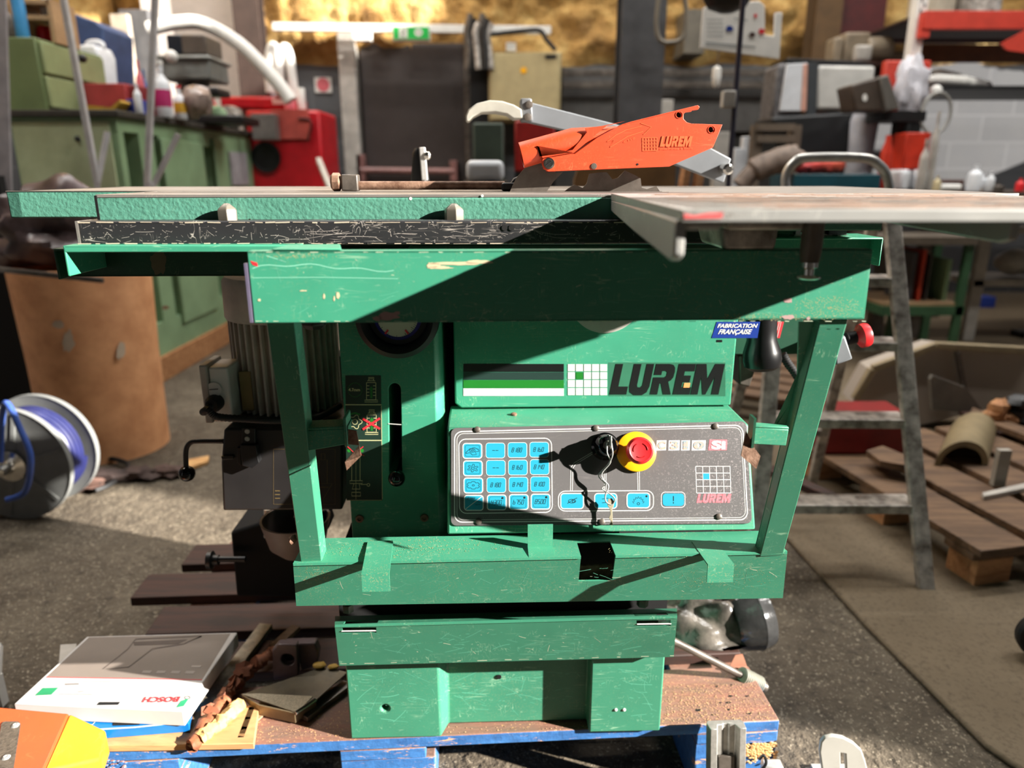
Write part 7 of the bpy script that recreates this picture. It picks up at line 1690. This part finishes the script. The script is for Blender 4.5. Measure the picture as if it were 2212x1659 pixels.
for k, (px, py, w_) in enumerate(((690, 1440, .02), (720, 1442, .016))):
    g = GP(ZP+.026).hit(px, py); o = MB().ball(g, w_*.5, 12, (1.3, .8, .5), .4, k).build('wood_crumb', plain('crumb%d' % k, (200, 160, 70), .7)); o.location.z = ZP+.024; tag(o, ['larger yellowish wood crumb on the metal cover', 'smaller yellowish wood crumb on the metal cover near the cabinet'][k], 'wood crumb')
stick((520, 1598), (545, 1530), .012, .008, ZP+.004, 'hinge_strip', M['ochrewood'], 'narrow ochre strip standing by the sheet metal cover', 'strip')
# ---- bag, pipe and hose at right behind the base
tb2 = MB(); pY = 1.32
c_ = WP(pY).hit(1550, 1375); tb2.ball(c_-Vector((.03, 0, 0)), .112, 48, (1.05, .7, .86), .34, 9); o = tb2.build('plastic_dust_bag', plain('bag_film', (104, 98, 90), .2, 0, .28, 16, .6, 30, rgb2=(38, 37, 36)), ang=80); tag(o, 'dusty translucent black plastic bag behind the base cabinet at right', 'bag')
low = o.location.z
lowest = min(v.co.z for v in o.data.vertices)
for v in o.data.vertices:
    w_ = o.location.z+v.co.z
    if w_ < ZP: v.co.z = ZP-o.location.z
m = MB(); a = WP(pY-.02).hit(1640, 1345); m.lathe(a-Vector((.06, 0, 0)), (1, .15, .12), [(.050, 0), (.060, .02), (.064, .045), (.066, .05), (.064, .055), (.060, .075), (.045, .082)], 32); m.build('gathered_neck', plain('neck_film', (62, 62, 62), .12, 0, .25, 20, .3, 30), o)
m = MB(); m.prism(q(.22, (1445, 1488), (1500, 1448), (1600, 1450), (1660, 1400), (1630, 1470), (1545, 1476)), DY(.004)); o = m.build('film_flap', plain('flap_film', (70, 68, 64), .3)); tag(o, 'dark plastic flap spread under the dust bag', 'plastic sheet'); o.location.z = ZP
a = WP(1.12).hit(1430, 1372); b = WP(1.16).hit(1615, 1466)
o = thing('vacuum_pipe', 'grey steel pipe with a ribbed pale hose end leaning down onto the pallet', 'pipe', (b.x, b.y, ZP))
d_ = (b-a).normalized(); m = MB(); m.tube([a-d_*.02, b-d_*.008], .0068, 16); m.build('tube', M['darksteel'], o)
b0 = b-d_*.018; L_ = .05; pr = []
for k in range(11): pr += [(.0145, k*L_/11), (.0165, (k+.35)*L_/11), (.0165, (k+.6)*L_/11), (.0140, (k+.9)*L_/11)]
m = MB(); m.lathe(b0, d_, [(.009, -.002)]+pr+[(.009, L_)], 28); m.build('ribbed_sleeve', plain('sleeve_pale', (150, 150, 138), .5), o)
m = MB(); m.lathe(b0+d_*L_, d_, [(.010, 0), (.011, .012), (.007, .018)], 18); m.build('tip', M['darksteel'], o)
flat(((1574, 1442), (1588, 1414), (1604, 1412), (1614, 1440)), ZP+.01, .0095, 'red_brown_offcut', plain('terracotta', (160, 104, 80), .7), 'terracotta coloured offcut behind the ribbed hose end', 'offcut')
# ---- orange and yellow push block at lower left corner
pb_ = thing('orange_hood', 'orange plastic hood with a yellow end and a riveted steel strip at the lower left', 'hood', (-.72, .96, ZP))
zt_ = ZP+.075; P0 = GP(zt_)
T_ = [P0.hit(*v) for v in ((-120, 1515), (150, 1540), (95, 1665), (-120, 1700))]
Ye = [P0.hit(150, 1540), GP(zt_-.028).hit(229, 1577), GP(zt_-.045).hit(218, 1640), P0.hit(95, 1665)]
OR = scratched('orange_hood_plastic', (205, 88, 44), (250, 190, 120), .38, .1, scr=.15, chips=.3)
m = MB(); m.prism(T_, (0, 0, -.06)); m.build('orange_shell', OR, pb_, bevel=.004, seg=3)
m = MB(); lowr = [Vector((v.x, v.y, ZP+.001)) for v in Ye]; m.loft(Ye, lowr); m.build('yellow_end', M['yelpaint'], pb_, bevel=.004, seg=3)
m = MB(); m.prism([P0.hit(*v) for v in rrect(4, 1560, 46, 1700, 8, 4, -.16)], (0, 0, .002)); rs2 = m.build('steel_strip', plain('strip_steel', (120, 110, 98), .5, .6, .25, 200, .2, 200), pb_, bevel=.0004)
for px, py in ((33, 1567), (13, 1636)):
    h = GP(zt_+.002).hit(px, py); m = MB(); m.lathe(h, (0, 0, 1), [(.0062, 0), (.0055, .001), (.003, .0022), (.001, .0014)], 20); m.build('rivet', M['alu'], rs2)
for v_, nm in ((0, 'rest_block'),):
    m = MB(); m.box(T_[0].x+.01, P0.hit(90, 1600).x, .96, 1.02, ZP, zt_-.06); m.build(nm, M['black'], pb_)
# dark blue shavings under it
o = MB()
g = bf_n.hit(250, 1650)
rn2 = random.Random(8)
for k in range(40):
    px = rn2.uniform(215, 270); gg = bf_n.hit(px, rn2.uniform(1642, 1668)); 
    if gg.z < .02: continue
    o.ball(gg, rn2.uniform(.002, .004), 6, (1.5, .8, .7))
o = o.build('wood_splinters', M['blueboard'], smooth=False); tag(o, 'splintered blue paint and wood under the orange hood', 'splinters', kind='stuff')
# ---- aluminium profile standing against the pallet
ap_ = thing('aluminium_profile', 'cast aluminium channel profile leaning against the front right of the pallet', 'profile', (.33, .82, 0))
def apt(px, py, z): return GP(z).hit(px, py)
tpA = WP(f2.y-.035).hit(1566, 1560); Lp = .26
dn = Vector((.035, -.12, -1)).normalized(); u_ = Vector((1, .05, 0)); n_ = dn.cross(u_).normalized()
if n_.y > 0: n_ = -n_
wpx = .034
sec = [(-.032, 0), (-.030, .018), (-.019, .018), (-.015, .006), (-.006, .006), (-.004, .003), (.004, .003), (.006, .006), (.015, .006), (.019, .018), (.030, .018), (.032, 0), (.028, -.006), (-.028, -.006)]
end_ = (tpA.z-.004)/-dn.z
m = MB(); m.prism([tpA+u_*x+n_*y for x, y in sec], dn*end_); m.build('extrusion', plain('profile_alu', (196, 194, 188), .38, .7, .15, 60, .15, 150), ap_, bevel=.0008)
m = MB(); c2 = tpA+dn*.055+n_*.0065; m.prism([c2-u_*.0135, c2+u_*.0135, c2+u_*.0135+dn*.05, c2-u_*.0135+dn*.05], n_*.006); m.build('insert_block', M['darksteel'], ap_, bevel=.001)
m = MB(); c2 = tpA+dn*.085+n_*.0125; m.prism([c2-u_*.012, c2+u_*.012, c2+u_*.012+dn*.06, c2-u_*.012+dn*.06], n_*.002); m.build('dark_insert', plain('plum_dark', (48, 34, 34), .4), ap_)
m = MB(); m.ball(tpA+dn*.098+n_*.016, .0028, 12); m.build('pin', M['chrome'], ap_)
# clamp bits in front of the pallet corner
o = thing('clamp_screw', 'metal clamp with a threaded stub in front of the pallet corner', 'clamp', (.45, .93, 0))
c2 = WP(f2.y-.02).hit(1665, 1640)
m = MB(); m.box(c2.x-.018, c2.x+.016, c2.y-.02, c2.y+.0, 0.0, c2.z+.002); m.build('clamp_body', M['alu'], o, bevel=.003)
m = MB(); m.tube(spline([WP(f2.y-.045).hit(*v) for v in ((1640, 1640), (1650, 1632), (1655, 1648), (1646, 1662))], 6), .0025, 8); m.build('wire_clip', M['black'], o)
# ---- white plate on the floor at right
wp_ = thing('white_plate', 'worn white metal plate with rounded top and a narrow notch on the floor', 'plate', (.50, 1.0, 0))
p = WP(1.02); tpz = p.hit(1800, 1590)
P_ = [p.hit(*v) for v in ((1773, 1800), (1771, 1625), (1774, 1604), (1782, 1594), (1800, 1590), (1822, 1594), (1845, 1606), (1862, 1622), (1870, 1645), (1876, 1800))]
for k_ in (0, -1): P_[k_].z = 0.002
m = MB(); m.prism(P_, (0, .008, 0)); c = MB(); c.prism([p.hit(*v)-Vector((0, .02, 0)) for v in ((1816, 1626), (1826, 1628), (1829, 1690), (1818, 1690))], (0, .06, 0)); m.cut(c)
m.build('plate_body', scratched('worn_white', (180, 178, 170), (120, 110, 100), .5, .3, scr=.3, chips=.4), wp_, bevel=.002)
m = MB(); m.box(P_[0].x, P_[-1].x, 1.029, 1.09, 0.0, .008); m.build('foot', M['lightgrey'], wp_)
# white thing at left edge, black wheel at right edge
o = MB(); a = WP(1.3).hit(0, 1440); o.bar(WP(1.3).hit(-8, 1395), WP(1.25).hit(-12, 1460), .02, .02); a = WP(1.25).hit(-12, 1460); o.bar(a, (a.x, 1.25, 0.005), .02, .02); o = o.build('white_post', M['white']); tag(o, 'white post end just showing at the left edge', 'post')
g = GP(.014).hit(2235, 1420); o = thing('caster_wheel', 'black rubber wheel cut off by the right edge of the picture', 'wheel', (g.x, g.y, .014))
m = MB(); m.lathe((g.x+.01, g.y, .014+.055), (.3, 1, 0), [(.03, -.014), (.05, -.014), (.055, -.008), (.055, .008), (.05, .014), (.03, .014)], 32); m.build('tyre', M['rubber'], o)
m = MB(); m.lathe((g.x+.01, g.y, .014+.055), (.3, 1, 0), [(.0295, -.011), (.0295, .011)], 24); m.build('hub', M['darksteel'], o)
# ---- key and its wire on the control panel (hang from the switch)
kh = CP.hit(1306, 950, .033)
def cpw(px, py, l): 
    v = CP.hit(px, py, l); return RM @ v + MO
W_ = [cpw(1308, 945, .036), cpw(1312, 962, .036), cpw(1315, 985, .034), cpw(1308, 1004, .026), cpw(1294, 1020, .020), cpw(1290, 1030, .017), cpw(1304, 1046, .016), cpw(1297, 1056, .016), cpw(1312, 1066, .017), cpw(1324, 1078, .017), cpw(1318, 1090, .015), cpw(1306, 1084, .015), cpw(1304, 1070, .016), cpw(1310, 1050, .018), cpw(1298, 1036, .019), cpw(1296, 1022, .021), cpw(1312, 1000, .028), cpw(1304, 982, .033), cpw(1303, 960, .036)]
o = MB().tube(spline(W_, 6), .0011, 8).build('twisted_wire', M['alu']); tag(o, 'twisted steel wire hanging from the key in the panel switch', 'wire')
kk = thing('key', 'small worn key hanging on the twisted wire in front of the panel', 'key', cpw(1316, 1130, .012))
m = MB(); P_ = [cpw(*v, .013) for v in ((1310, 1078), (1318, 1076), (1323, 1083), (1322, 1093), (1319, 1099), (1320, 1134), (1313, 1132), (1316, 1126), (1312, 1118), (1315, 1110), (1314, 1099), (1309, 1092))]
m.prism(P_, RM @ (CP.n*.0022)); m.build('key_blade', plain('key_metal', (210, 200, 170), .35, .7), kk, bevel=.0003)
k2 = thing('key', 'key standing in the round black lock of the panel', 'key', cpw(1306, 965, .030))
c_ = RM @ CP.n; base_ = cpw(1306, 962, .0325); upv = (cpw(1306, 952, .0325)-cpw(1306, 972, .0325)).normalized()
m = MB(); m.prism([base_-upv*.003, base_+upv*.003, base_+upv*.003+c_*.006, base_+upv*.011+c_*.010, base_+upv*.010+c_*.022, base_-upv*.002+c_*.022, base_-upv*.005+c_*.014, base_-upv*.003+c_*.006], Vector((.002, 0, 0))); m.build('key_bow', plain('key_metal2', (200, 200, 190), .3, .8), k2, bevel=.0004)
